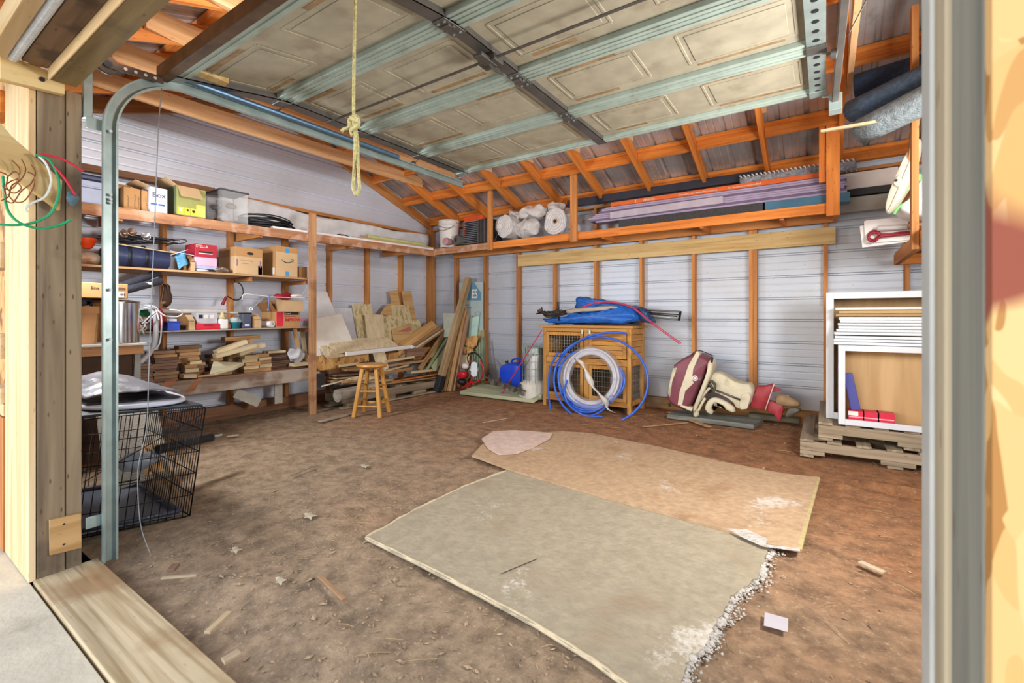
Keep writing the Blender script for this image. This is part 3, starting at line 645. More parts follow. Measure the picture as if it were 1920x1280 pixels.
# second shelf : thin sagging plywood with front lip
def plank_shelf(pl, pr, x0, x1, t, mat, lab, th=.018):
    a, b = rx(*pl, x1), rx(*pr, x1); o = root('wall_shelf', (x0, a.y, a.z), lab, 'shelf')
    vs = [V((x, q.y, q.z + d)) for q in (a, b) for x in (x0, x1) for d in (0, -th)]
    MB().add(vs, [(0,2,3,1),(4,5,7,6),(0,4,6,2),(1,3,7,5),(0,1,5,4),(2,6,7,3)]).build('plank', mat, o)
    return o, a, b
s2, a2, b2 = plank_shelf((146,494), (577,521), XL+.005, -4.86, 0, wood('shelf_ply', 'c9a476', 'a67c50', 'y', .7, .2, .05), 'middle plank shelf carrying the cardboard boxes on the left wall')
for k in range(2):
    y = (rx(435,560,XL+.1).y, rx(538,560,XL+.1).y)[k]
    board('bracket', (XL+.095, y, a2.z+(b2.z-a2.z)*(y-a2.y)/(b2.y-a2.y)-.045), (-4.9, y, a2.z+(b2.z-a2.z)*(y-a2.y)/(b2.y-a2.y)-.045), .03, .045, ws(), parent=s2)
s3, a3, b3 = plank_shelf((250,622), (577,612), XL+.005, -4.86, 0, wood('tool_ply', 'b0a190', '8d7d6b', 'y', .8, .1, .05), 'thin lower tool shelf above the timber offcuts on the left wall', .012)
y = rx(538,560,XL+.1).y; board('bracket', (XL+.095, y, .93), (-4.9, y, .93), .03, .04, ws(), parent=s3)
s4 = root('timber_shelf', (-5.1, 3.0, .5), 'low shelf holding timber offcuts behind a dusty front beam on the left wall', 'shelf')
board('front_beam', (XF, yofx(288,XF), .44), (XF, yofx(578,XF), .44), .038, .135, M_cobble, parent=s4)
MB().bb((XL+.1, yofx(250,XL+.5), .485), (XF-.02, yofx(578,XF), .505)).build('deck', M_shelfosb, s4)
for k, px in enumerate((435, 538)):
    y = yofx(px, XL+.1)+.04; board('cross_joist', (XL+.1, y, .45), (XF-.02, y, .45), .038, .07, ws(), parent=s4)
for a, b in (((288,735),(318,735)), ((345,731),(362,731))):
    pass
for k, (pa, pb_) in enumerate((((298,712),(325,708)), ((355,709),(372,706)))):
    q = [rx(pa[0]-8, 736, XF+.0205), rx(pb_[0]-8, 733, XF+.0205), rx(pb_[0]+8, pb_[1]+1, XF+.0205), rx(pa[0]+12, pa[1]+2, XF+.0205)]
    MB().prism(q, (.001,0,0)).build('clean_patch', wood('clean_wood', 'a9714a', '8f5a38', 'y', knot=0), s4)
# girt above the shelf and boards under it
g = board('wall_rail', (XL+.12, rx(146,311,XL+.12).y, rx(146,311,XL+.12).z), (XL+.12, rx(402,358,XL+.12).y, rx(402,358,XL+.12).z), .038, .06, wb()); tag(g, 'brown pine rail on the left wall above the stored boxes', 'rail')
# ------------------------------------------------------------ box helper on the shelves (front faces +x)
M_lbl = plain('paper_label', 'e3e1dc', .7, var=.03)
def sbox(name, xf, pl, pr, pt, zb, dep, mat, lab, cat='box', tilt=0, bevel=.003, yaw=0):
    ya, yb = yofx(pl, xf), yofx(pr, xf); zt_ = rx((pl+pr)/2, pt, xf).z; rt = root(name, (xf-dep/2, (ya+yb)/2, zb), lab, cat)
    b = MB(); b.bb((xf-dep, ya, zb), (xf, yb, zt_)); b.build('body', mat, rt, bevel=bevel)
    rt['_'] = 0; del rt['_']
    return rt, ya, yb, zt_
def z2(y): return a2.z + (b2.z-a2.z)*(y-a2.y)/(b2.y-a2.y) + .001
def z3(y): return a3.z + (b3.z-a3.z)*(y-a3.y)/(b3.y-a3.y) + .001
ZT = zT(1.5)+.002
def flap(parent, a, b, dirv, mat, t=.004, nm='flap'):
    a, b = V(a), V(b); d = V(dirv); MB().prism([a, b, b+d, a+d], (b-a).cross(d).normalized()*t).build(nm, mat, parent)
# tote
ya, yb = yofx(140,-4.84), yofx(213,-4.84)
to = root('storage_tote', (-5.0, (ya+yb)/2, ZT), 'pale blue storage tote with a navy lid on the top shelf', 'storage box')
z1 = rx(180, 340, -4.84).z
b = MB(); b.add([V((x, y, z)) for z, e in ((ZT, .02), (z1, 0)) for x, y in ((-5.25+e, ya+e), (-4.84-e, ya+e), (-4.84-e, yb-e), (-5.25+e, yb-e))], [(3,2,1,0),(4,5,6,7),(0,1,5,4),(1,2,6,5),(2,3,7,6),(3,0,4,7)])
b.build('tub', plain('pale_blue_plastic', 'b9c8ea', .45), to, bevel=.01)
MB().bb((-5.255, ya-.006, z1-.06), (-4.83, yb+.006, z1-.045)).build('rim', plain('pale_blue_plastic', 'b9c8ea', .45), to, bevel=.004)
b = MB(); b.bb((-5.27, ya-.02, z1), (-4.815, yb+.02, z1+.035)); b.bb((-5.24, ya+.02, z1+.035), (-4.85, yb-.02, z1+.05)); b.build('lid', plain('navy_plastic', '2c3763', .45), to, bevel=.008)
MB().bb((-4.9, yb, ZT+.02), (-4.86, yb+.012, z1)).build('side_latch', M_black, to, bevel=.004)
# cardboard pair
M_hand0 = plain('marker_soft', '8a8a96', .9)
ZT = zT(1.5)+.002
bx, ya, yb, z1 = sbox('cardboard_box', -4.86, 232, 263, 352, ZT, .28, M_card, 'open brown cardboard box with dark print beside the tote', 'cardboard box')
flap(bx, (-5.13, ya, z1), (-5.13, yb, z1), (.02, .01, .07), M_card, nm='flap')
def scribble(parent, x, y0, z0, dy, dz, mat, n=26, h=.006, r=.0011, nm='faint_print'):
    q = random.Random(int(y0*997)); L_ = math.hypot(dy, dz); uy, uz = dy/L_, dz/L_
    MB().tube([V((x, y0+dy*i/n-uz*h*q.uniform(-1, 1), z0+dz*i/n+uy*h*q.uniform(-1, 1))) for i in range(n+1)], r, 5).build(nm, mat, parent)
for yy, l in ((.03, .09), (.075, .11), (.10, .09)): scribble(bx, -4.859, ya+yy, ZT+.025, 0, l, M_ink)
bx, ya, yb, z1 = sbox('cardboard_box', -4.84, 266, 277, 357, ZT, .26, M_card, 'narrow brown carton wedged between the open box and the white box', 'cardboard box')
scribble(bx, -4.839, ya+.03, ZT+.03, 0, .09, M_ink)
bx, ya, yb, z1 = sbox('cardboard_box', -4.81, 281, 314, 352, ZT, .24, plain('white_card', 'dfe2ee', .7, var=.03), 'white cardboard box printed with the word Box on the top shelf', 'cardboard box')
text('Box', (-4.808, ya+.015, z1-.085), .062, plain('print_navy', '333a5e', .8), bx, sx=1.0); scribble(bx, -4.809, ya+.03, z1-.118, .10, 0, M_hand0, h=.008)
pb2 = plain('print_blue', '4568ae', .7)
MB().bb((-4.8095, ya+.005, z1-.155), (-4.8085, ya+.05, z1-.14)).build('blue_stripe', pb2, bx); MB().bb((-4.8095, ya+.06, z1-.155), (-4.8085, yb-.02, z1-.14)).build('blue_stripe', pb2, bx)
flap(bx, (-4.81, ya, z1), (-5.05, ya, z1), (0, -.10, .03), M_card2)
# green / yellow box
ZT = zT(2.0)+.002
M_gy = plain('green_print', '74805c', .7); M_yel = plain('yellow_print', 'd6cc3f', .7)
bx, ya, yb, z1 = sbox('cardboard_box', -4.81, 331, 386, 352, ZT, .3, plain('green_yellow_card', '9a9d5c', .7), 'green and yellow printed carton with open flaps beside the clear tank', 'cardboard box')
zb = ZT
MB().bb((-5.11, ya-.0015, zb), (-4.812, ya+.0, z1)).build('green_side', M_gy, bx)
flap(bx, (-4.808, ya+.005, z1), (-4.808, yb-.06, z1), (.05, .015, -.10), M_card2)
flap(bx, (-4.81, ya, z1), (-5.1, ya, z1), (0, -.08, .05), M_card2)
for k in range(3):
    w = (yb-ya)*.19; c0 = ya+.01+k*(w+.006); MB().bb((-4.8095, c0, zb+.01), (-4.8075, c0+w, zb+.075)).build('yellow_panel', M_yel, bx)
    MB().blob((-4.8075, c0+w*.5, zb+.05), (.0008, w*.28, .014), jit=.003, fq=60, seed=k).build('printed_picture', M_ink if k else M_lbl, bx)
MB().bb((-4.8095, ya+(yb-ya)*.66, zb+.01), (-4.8075, yb-.005, zb+.12)).build('yellow_panel', plain('pale_yellow', 'cfd06a', .7), bx)
# clear tank
ZT = zT(2.4)+.002
ya, yb = yofx(414,-4.82), yofx(465,-4.82); z1 = rx(440, 360, -4.82).z
tk = root('clear_tank', (-4.95, (ya+yb)/2, ZT), 'clear plastic tank with a dark lid full of junk on the top shelf', 'tank')
M_cw = plain('tank_plastic', 'e6eaee', .1, alpha=.16, var=.02)
b = MB()
for q in (((-4.823, ya, ZT), (-4.82, yb, z1)), ((-5.12, ya, ZT), (-5.117, yb, z1)), ((-5.117, ya, ZT), (-4.823, ya+.003, z1)), ((-5.117, yb-.003, ZT), (-4.823, yb, z1))): b.bb(*q)
b.build('tank_wall', M_cw, tk)
MB().bb((-5.13, ya-.01, z1), (-4.81, yb+.01, z1+.014)).build('lid', plain('tank_lid', '44464c', .5), tk, bevel=.003); MB().bb((-5.0, ya+.05, z1+.014), (-4.95, ya+.10, z1+.035)).build('lid_handle', M_black, tk, bevel=.004)
for s in range(4):
    c = ((-4.821, ya+.002), (-4.821, yb-.002), (-5.118, ya+.002), (-5.118, yb-.002))[s]; MB().cyl((c[0], c[1], ZT), (c[0], c[1], z1), .003, n=6).build('corner_edge', plain('edge_grey', '8b9096', .4), tk)
for k in range(7):
    c = (R.uniform(-5.08,-4.9), R.uniform(ya+.05, yb-.05), ZT+.03+.028*k)
    o = MB().blob(c, (.04,.045,.028), jit=.02, fq=15, seed=k).build('junk_lump', plain('junk%d' % (k % 3), ('8a7a62','a58d82','5c6268')[k % 3], .7), smooth=True)
    tag(o, ('tan','pinkish brown','slate grey')[k % 3]+' lump of junk in the clear tank, '+('lowest','second','third','fourth','fifth','sixth','topmost')[k]+' from its floor', 'junk', 'odds and ends in the clear tank')
o = MB().blob((-4.87, ya+.06, ZT+.05), (.03,.045,.048)).build('glass_dome', M_cw, smooth=True); tag(o, 'small clear plastic dome at the bottom of the tank', 'dome')
# cable coil
ZT = zT(2.8)+.002
cc = root('cable_coil', (-5.0, yofx(505,-4.95), ZT), 'thick coil of black cable on the top shelf beside the post', 'cable coil')
M_cab = plain('black_cable', '22242a', .4)
c0 = V((-5.03, yofx(507,-4.95), ZT+.03))
for k in range(14):
    r1 = .20+R.uniform(-.025,.05); zz_ = .012+.0085*k; ph = R.uniform(0, 6)
    pts = [c0 + V((math.cos(a)*r1*.78, math.sin(a)*r1*1.25, zz_-.02+.012*math.sin(a*2+ph))) for a in [2*PI*i/28 for i in range(28)]]
    MB().tube(pts, .0065, 6, closed=True).build('cable_turn', M_cab, cc, smooth=True)
# long strips lying on the shelf right of the post
def strip(name, p0, p1, w, t, mat, lab, cat='trim strip', up=(0,0,1)): return tag(board(name, p0, p1, w, t, mat, up=up, bevel=.001), lab, cat)
strip('white_trim', V((-4.83, 2.62, zT(2.62)+.014)), V((-4.83, 5.02, zT(5.02)+.014)), .05, .022, M_white, 'long white trim strip along the front edge of the top shelf')
strip('white_trim', (-4.90, 3.5, zT(3.5)+.010), (-4.89, 5.1, zT(5.1)+.010), .04, .014, M_white, 'second white trim strip lying behind the front strip on the top shelf')
strip('tan_board', (-5.0, 3.75, zT(3.75)+.037), (-4.98, 5.2, zT(5.2)+.037), .05, .07, M_card2, 'long tan fibreboard strip on edge behind the white trim', 'board')
o = MB().tube([(-5.03, 4.0, zT(4)+.105), (-5.01, 5.0, zT(5)+.100)], .028, 14).build('paper_roll', plain('pale_green_paper', 'c4c98f', .7), smooth=2); tag(o, 'long pale green paper roll lying on top of the tan strip', 'paper roll')
M_wrapw = plain('white_sheet', 'dfe1e6', .6, bump=.3, bscale=12)
def wrapf(u, v):
    y = 2.3+3.1*u; zt0 = 2.365+.02*u+.055*math.sin(u*9)*.3; x = XL+.118+.012*math.sin(u*31+v*5)+.02*(1-v)
    return V((x, y, zt0+.02*math.sin(u*14) - .02 - v*(.25)))
sh_ = MB(); sh_.grid(lambda u, v: wrapf(u, 1-v), 60, 8); tag(sh_.build('plastic_sheet', M_wrapw, smooth=True, thick=.002), 'rumpled white plastic sheet hung along the left wall above the top shelf', 'plastic sheet')
o = MB(); rr2 = random.Random(9)
for k in range(5):
    o.tube(crv([V((-5.0, 3.60, zT(3.6)+.03)) + V((rr2.uniform(-.06,.06), rr2.uniform(-.1,.12), rr2.uniform(0,.05))) for _ in range(5)], 4), .006, 6)
tag(o.build('cord_tangle', M_black, smooth=True), 'small tangle of black cord on the top shelf right of the post', 'cord')
# ------------------------------------------------------------ second shelf contents
def z2p(px): return z2(yofx(px, -4.9))
# candy bag
cd = root('snack_bag', (-4.9, yofx(160,-4.9), z2p(160)), 'clear bag of yellow and orange bits with an orange bowl on top', 'plastic bag')
c = V((-4.95, yofx(160,-4.95), z2p(160)))
MB().blob(c+V((0,0,.06)), (.08,.10,.062), jit=.03, fq=12).build('bag', plain('bag_film', 'd8c9b8', .3, alpha=.45, bump=.6), cd, smooth=True)
for k in range(8):
    MB().blob(c+V((R.uniform(-.03,.05), R.uniform(-.08,.08), .03+R.uniform(0,.04))), (.02,.026,.016), 10, 6, jit=.008).build('candy', plain(('candy_y','candy_o','candy_c')[k%3], ('e8b02a','e06a1e','e2c89a')[k%3], .5), cd, smooth=True)
MB().lathe([(.03,.13),(.045,.14),(.07,.20),(.075,.215),(.068,.214),(.04,.15)], c, 24).build('orange_bowl', plain('orange_plastic', 'd9481a', .35), cd, smooth=True)
# black bedroll bundle
bd = root('rolled_bundle', (-4.95, yofx(262,-4.95), z2p(262)), 'rolled shiny dark mat strapped into a bundle on the middle shelf', 'rolled mat')
ya, yb = yofx(208,-4.95), yofx(314,-4.95); zc = z2p(262)+.095
MB().tube([(-4.96, ya, zc+.005), (-4.96, (ya+yb)/2, zc), (-4.96, yb, zc-.01)], [.098,.09,.082], 26).build('roll', plain('shiny_dark', '2a3350', .3, coat=.2, bump=.3, bscale=14), bd, smooth=2)
for f in (.25, .27, .55):
    y = ya+(yb-ya)*f; MB().tube([V((-4.96+.1*math.cos(a), y, zc+.1*math.sin(a))) for a in [2*PI*i/24 for i in range(24)]], .006, 6, closed=True).build('strap', M_black, bd, smooth=True)
MB().blob((-4.94, ya-.03, zc-.01), (.08,.06,.07), jit=.02, fq=12).build('gathered_end', M_black, bd, smooth=True)
cb_ = MB(); cb_.prism([(-4.86, yofx(206,-4.86), z2p(206)+.185), (-4.86, yofx(332,-4.86), z2p(332)+.145), (-5.2, yofx(332,-5.2), z2p(332)+.15), (-5.2, yofx(206,-5.2), z2p(206)+.19)], (0,0,.006))
tag(cb_.build('cardboard_sheet', M_card2), 'sagging cardboard sheet lying on the dark rolled mat', 'cardboard')
for k, (px0, px1, py0, py1) in enumerate(((318,364,476,478),(320,352,470,484))):
    strip('white_lath', rx(px0, (470,478)[k], -4.84), rx(px1, (479,468)[k], -4.84), .012, .004, M_white, ('thin white lath crossing above the blue bag, falling to the right','thin white lath crossing above the blue bag, rising to the right')[k])
lp = root('lamp_cords', (-4.98, yofx(260,-4.98), z2p(260)+.2), 'tangle of clip lamps and dark cords on the cardboard sheet', 'lamp cords')
c = V((-4.98, yofx(262,-4.98), z2p(262)+.225))
for k in range(9):
    pts = [c+V((R.uniform(-.08,.08), R.uniform(-.28,.30), R.uniform(-.01,.07))) for _ in range(6)]
    MB().tube(crv(pts, 5), .0045, 6).build('cord', M_black, lp, smooth=True)
for k, (dy, dz) in enumerate(((-.14,.05),(-.08,.07),(.03,.05))):
    MB().lathe([(.012,-.03),(.02,-.01),(.035,.03),(.03,.03),(.01,0)], c+V((.05,dy,dz)), 18, ax=(1,.5-.4*k,.2)).build('lamp_reflector', plain('chrome_bronze', '9a8272', .25, .8) if k < 2 else plain('chrome', 'cfd2d6', .2, .9), lp, smooth=True)
# blue bag with bottle
bb2 = root('blue_bag', (-4.88, yofx(341,-4.88), z2p(341)), 'crumpled translucent blue plastic bag on the middle shelf', 'plastic bag')
MB().blob((-4.88, yofx(340,-4.88), z2p(340)+.085), (.035,.05,.085), jit=.03, fq=14).build('bag', plain('blue_film', '4e8fb5', .3, bump=.8), bb2, smooth=True)
def filebox(px0, px1, py0, zb, xf, lab):
    """magazine-file carton seen from its cut side"""
    ya, yb = yofx(px0, xf), yofx(px1, xf); h = rx(px1, py0, xf).z-zb; rt = root('magazine_file', (xf-.1, ya, zb), lab, 'magazine file')
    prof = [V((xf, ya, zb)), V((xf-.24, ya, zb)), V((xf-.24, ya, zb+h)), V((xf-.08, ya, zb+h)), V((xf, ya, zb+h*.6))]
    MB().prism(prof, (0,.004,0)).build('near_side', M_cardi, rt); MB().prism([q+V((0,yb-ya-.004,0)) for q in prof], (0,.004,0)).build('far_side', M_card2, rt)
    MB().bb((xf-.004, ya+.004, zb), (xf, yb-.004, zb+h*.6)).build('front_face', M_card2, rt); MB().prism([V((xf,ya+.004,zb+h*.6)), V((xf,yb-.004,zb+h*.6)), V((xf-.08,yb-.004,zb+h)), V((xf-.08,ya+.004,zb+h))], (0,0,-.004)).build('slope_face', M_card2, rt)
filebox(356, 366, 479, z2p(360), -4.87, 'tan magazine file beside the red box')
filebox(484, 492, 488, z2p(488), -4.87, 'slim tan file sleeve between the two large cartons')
# red box
M_rbox = plain('red_card', 'ad2436', .5)
xr_ = -4.88; ya, yb = yofx(366,xr_), yofx(407,xr_); zb = z2p(386)+.045; z1 = rx(386,458,xr_).z
rb = root('red_carton', (xr_-.1, (ya+yb)/2, zb), 'red carton with white lettering and a carry slot on the middle shelf', 'carton')
zm = zb+(z1-zb)*.42
MB().bb((xr_-.22, ya, zm), (xr_, yb, z1)).build('red_panel', M_rbox, rb, bevel=.003); MB().bb((xr_-.22, ya, zb+.01), (xr_+.0, yb, zm)).build('pink_panel', plain('pink_print', 'd9b6cf', .5), rb, bevel=.003); MB().bb((xr_-.22, ya, zb-.02), (xr_, yb, zb+.01)).build('lilac_panel', plain('lilac_print', 'b3b6dd', .5), rb, bevel=.003)
text('STELLA', (xr_+.001, ya+.006, z1-.035), .035, M_lbl, rb, sx=.9); MB().bb((xr_, ya+.03, z1-.085), (xr_+.001, yb-.04, z1-.068)).build('slot', M_ink, rb); MB().bb((xr_, ya+.03, z1-.092), (xr_+.0015, yb-.04, z1-.085)).build('slot_edge', M_lbl, rb)
o = MB().bb((-5.08, ya+.0, z2p(386)), (-4.90, yb-.02, zb-.021)).build('dark_tray', M_black); tag(o, 'dark flat tray under the red carton', 'tray')
fo_ = MB().blob((-4.90, yofx(412,-4.9), z2p(412)+.028), (.03,.07,.026), jit=.02, fq=22).build('foil_packet', plain('crumpled_foil', 'c9ccd0', .2, .9, bump=.8)); tag(fo_, 'crumpled silver foil packet in front of the big carton', 'foil')
o = MB().blob((-4.89, yofx(379,-4.89), z2p(380)+.012), (.02,.06,.011)).build('white_wipe_pack', M_white, smooth=True); tag(o, 'flat white packet below the red carton', 'packet')
# bankers box
xk = -4.87; ya, yb = yofx(441,xk), yofx(492,xk); zb = z2p(466); z1 = rx(466,465,xk).z; yl_ = ya
bk = root('moving_carton', (xk-.17, (ya+yb)/2, zb), 'brown moving carton with hand hole and faint handwriting', 'cardboard box')
MB().bb((xk-.34, ya, zb), (xk, yb, z1)).build('body', M_card2, bk, bevel=.003)
zh = zb+(z1-zb)*.66; MB().bb((xk-.343, ya-.002, zh), (xk+.002, yb+.002, z1+.002)).build('top_flap', M_card, bk, bevel=.003)
MB().lathe([(.001,0),(.034,0),(.034,.001),(.001,.001)], (0,0,0), 24).build('hand_hole', M_ink, bk, M=Matrix.Translation((xk+.003, (ya+yb)/2+.01, z1-.055)) @ Matrix.Rotation(PI/2, 4, 'Y') @ Matrix.Diagonal((.42, 1, 1, 1)))
M_hand = plain('marker_grey', '7d6c5c', .9); scribble(bk, xk+.0008, ya+.05, zh-.04, .13, 0, M_hand, n=34, nm='handwriting'); scribble(bk, xk+.0008, ya+.055, zh-.07, .07, 0, M_hand, n=20, nm='handwriting')
pu_ = plain('print_purple', '8c6b86', .8)
for yy in (ya+.018, yb-.02): MB().bb((xk+.0, yy-.006, zh-.10), (xk+.001, yy+.006, zh-.03)).build('care_marks', pu_, bk)
# smile carton
xk = -4.86; ya, yb = yofx(518,xk), yofx(558,xk); zb = z2p(537); z1 = rx(537,463,xk).z
am = root('shipping_carton', (xk-.17, (ya+yb)/2, zb), 'brown shipping carton with a curved smile arrow and blue tape', 'cardboard box')
MB().bb((xk-.34, ya, zb), (xk, yb, z1)).build('body', M_card2, am, bevel=.003)
MB().bb((xk-.343, ya-.0015, z1-.06), (xk+.0015, yb+.0015, z1+.002)).build('top_flap', M_card, am, bevel=.003); MB().bb((xk-.34, ya-.0015, zb), (xk-.001, ya-.0005, z1-.06)).build('side_panel', M_card, am)
ym = (ya+yb)/2; zm = (zb+z1)/2-.0
pts = [V((xk+.001, ym+dy, zm+.02+.9*dy*dy*8-.03)) for dy in [(-.065+.13*i/14) for i in range(15)]]
MB().tube(pts, [.001+.0045*math.sin(PI*i/14) for i in range(15)], 6).build('smile_arrow', M_ink, am)
e = pts[-1]; MB().tube([e+V((0,-.025,.012)), e+V((0,.006,.004)), e+V((0,-.004,-.022))], .003, 6).build('arrow_head', M_ink, am)
for z in (z1-.04, zb+.03): MB().bb((xk+.001, ym-.02, z-.025), (xk+.0025, ym+.02, z+.025)).build('blue_tape', plain('tape_blue', '3f9ad6', .4), am)
MB().bb((xk-.09, ya-.003, zb+.02), (xk-.03, ya-.0015, zb+.09)).build('shipping_label', M_lbl, am)
bx, *_ = sbox('cardboard_box', -4.95, 561, 576, 500, z2p(566), .15, M_card, 'small open carton beside the shipping carton and the post', 'cardboard box')
# ------------------------------------------------------------ between shelves
M_pipe = plain('pipe_foam', '474b58', .85, var=.25, scale=60, bump=.5, bscale=90)
for k, (a, b) in enumerate((((205,545,-4.7),(296,511,-5.05)), ((205,552,-4.62),(300,527,-4.98)))):
    p0, p1 = rx(a[0],a[1],a[2]), rx(b[0],b[1],b[2]); d = (p1-p0); p0 = p0 - d*.5
    o = root('pipe_insulation', (p0+p1)/2, ('upper','lower')[k]+' dark grey foam pipe sleeve slanting across below the middle shelf', 'foam pipe')
    MB().cyl(p0, p1, .032, n=22).build('sleeve', M_pipe, o, smooth=2); MB().cyl(p1, p1+d.normalized()*.001, .014, n=16).build('bore', M_black, o)
    if k: q = p0.lerp(p1, .8)+V((.030,0,.012)); MB().bb(q-V((.002,.03,.01)), q+V((.004,.03,.01))).build('tag', M_lbl, o)
# small bench in front of the shelving
xb_ = -4.25; ya, yb = yofx(120,xb_), yofx(268,xb_); zb = rx(200,658,xb_).z
bn = root('work_bench', (xb_-.2, (ya+yb)/2, 0), 'low wooden bench with a grey leg holding the steel pot', 'bench')
board('front_rail', (xb_, ya, zb+.0), (xb_, yb, zb), .03, .065, wood('bench_rail', 'b07f52', '8d5f38', 'x'), parent=bn); MB().bb((xb_-.42, ya, zb+.034), (xb_+.02, yb+.02, zb+.048)).build('top_board', plain('bench_top', 'b5b0a6', .7), bn)
MB().bb((xb_-.03, yb-.05, 0), (xb_+.0, yb-.012, zb-.034)).build('leg', plain('grey_leg', '8a8c88', .7), bn, bevel=.003); MB().bb((xb_-.42, ya, .02), (xb_-.40, yb-.0, zb-.03)).build('back_panel', plain('dark_panel', '4a3629', .85, var=.3, scale=6), bn)
MB().bb((xb_-.03, ya+.05, 0), (xb_+.0, ya+.09, zb-.034)).build('leg', plain('grey_leg', '8a8c88', .7), bn, bevel=.003); MB().bb((xb_-.035, ya+.1, .05), (xb_-.031, yb-.05, zb-.034)).build('apron', plain('dark_panel', '4a3629', .85), bn)
z0 = zb+.049
cp = root('steel_pot', (xb_-.16, yofx(215,xb_-.1), z0), 'tall shiny stainless steel pot on the bench', 'pot')
c = V((xb_-.17, yofx(222,xb_-.1), z0)); MB().lathe([(.14,0),(.145,.005),(.145,.30),(.15,.305),(.142,.306),(.14,.30),(.139,.02)], c, 40).build('body', plain('stainless', 'cfcfcf', .12, 1), cp, smooth=2)
MB().lathe([(.151,.306),(.152,.312),(.10,.322),(.001,.325)], c, 40).build('lid', plain('stainless', 'cfcfcf', .12, 1), cp, smooth=2)
tc_ = root('terracotta_tub', (xb_-.2, yofx(168,xb_-.15), z0), 'tan terracotta tub on the bench beside the steel pot', 'tub')
c = V((xb_-.2, yofx(163,xb_-.15), z0)); MB().lathe([(.09,0),(.115,.22),(.125,.22),(.125,.27),(.11,.27),(.105,.22)], c, 30).build('tub', plain('terracotta', 'b98a5e', .8), tc_, smooth=2)
zc_ = z0+.33
bx = root('flat_carton', (xb_-.17, yofx(196,xb_), zc_), 'flat brown carton with barcode label on top of the pot', 'cardboard box')
ya2, yb2 = yofx(130,xb_), yofx(240,xb_); MB().bb((xb_-.3, ya2, zc_), (xb_, yb2, zc_+.105)).build('body', M_card, bx, bevel=.003)
MB().bb((xb_, yofx(213,xb_), zc_+.01), (xb_+.001, yofx(233,xb_), zc_+.045)).build('white_label', M_lbl, bx); MB().bb((xb_, yofx(213,xb_), zc_+.06), (xb_+.001, yofx(235,xb_), zc_+.08)).build('barcode', plain('barcode_brown', '6e4d38', .8), bx); text('Eco', (xb_+.001, yofx(170,xb_), zc_+.06), .03, M_ink, bx)
for k in range(5): MB().bb((xb_+.001, yofx(216+4*k,xb_), zc_+.02), (xb_+.0016, yofx(217.6+4*k,xb_), zc_+.035)).build('bar', M_ink, bx)
bx = root('cardboard_box', (-4.8, yofx(165,-4.8), zc_+.12), 'dark open carton with a blue printed flap below the snack bag', 'cardboard box')
ya2, yb2 = yofx(140,-4.9), yofx(172,-4.9); zz1 = rx(155,533,-4.9).z; MB().bb((-5.2, ya2, a3.z), (-4.9, yb2, zz1)).build('body', M_cardi, bx, bevel=.003); MB().prism([(-4.9, yb2, zz1), (-4.9, yb2+.12, zz1+.03), (-4.9, yb2+.12, zz1-.12), (-4.9, yb2, zz1-.10)], (-.004,0,0)).build('blue_flap', plain('print_blue', '4568ae', .7), bx)
# ------------------------------------------------------------ tool shelf contents
def z3p(px): return z3(yofx(px,-4.9))
hs = root('hose_tangle', (-4.85, yofx(280,-4.85), z3p(280)), 'tangle of thin white tubing hanging off the tool shelf', 'tubing')
M_tub = plain('white_tubing', 'd9dce0', .35, var=.05)
for lst in ([(252,578),(262,600),(272,610),(258,625),(252,640),(262,655),(278,658)], [(252,577),(262,592),(268,602)], [(266,607),(282,592),(296,580),(285,574),(270,578)], [(290,576),(300,585),(303,605),(300,640),(290,655),(270,657)], [(296,582),(310,592),(330,594),(342,588),(335,582),(318,580)], [(252,583),(270,627)], [(268,572),(284,573),(292,580),(298,600)], [(258,600),(275,605),(285,595),(300,583)]):
    MB().tube(crv([rx(a, b, -4.80+.03*math.sin(a)) for a, b in lst]), .0062, 8).build('tube_length', M_tub, hs, smooth=True)
gh = MB().tube(crv([rx(a, b, -4.83) for a, b in [(282,580),(290,590),(293,610),(290,640),(280,662),(262,680)]]), .021, 12).build('grey_hose', plain('pale_grey_hose', 'c3c6cc', .4), smooth=True); tag(gh, 'thick pale grey hose hanging down from the tool shelf', 'hose')
for k, (px, py, w, h, col, lab) in enumerate(((258,617,9,11,'c22a44','small red packet at the near end of the tool shelf'),(271,590,15,9,'1f8a5a','green plastic lump beneath the white tubing'),(267,598,9,9,'d8d2d2','white crumpled bag beneath the tubing'),(278,607,17,13,'9a1f2a','dark red bag behind the white tubing'),(296,604,11,22,'b0202c','bright red bag beside the blue bin'),(286,612,14,9,'7d2530','maroon bundle under the grey hose'),(272,616,10,7,'6c7480','grey tool lying under the tubing'))):
    c = rx(px, py, -5.0+.01*k); m = FPX/( (c-O0).dot(_f)); o = MB().blob((c.x, c.y, z3(c.y)+h/m if py+h > 610 else c.z), (.05, w/m, h/m), jit=.015, fq=18, seed=k).build('crumpled_packet', plain('packet%d' % k, col, .45, bump=.4), smooth=True); tag(o, lab, 'packet')
tr_ = MB().tube(crv([rx(a,b,-4.86) for a,b in ((262,616),(268,610),(274,612),(272,618),(264,618))]), .007, 8).build('tape_ring', plain('brass_ring', 'c5b784', .4), smooth=True); tag(tr_, 'brass coloured hose clamp ring on the tool shelf', 'ring')
for k, (px0, px1, py0, py1, r, lab) in enumerate(((297,423,583,584,.024,'thick grey white pipe lying along the tool shelf'),(420,463,586,587,.010,'thin white pipe beside the thick pipe'))):
    o = MB().cyl(rx(px0,py0,-5.15), rx(px1,py1,-5.13), r, n=18).build('plastic_pipe', plain('pipe_white', 'cfcac2', .5), smooth=2); tag(o, lab, 'pipe')
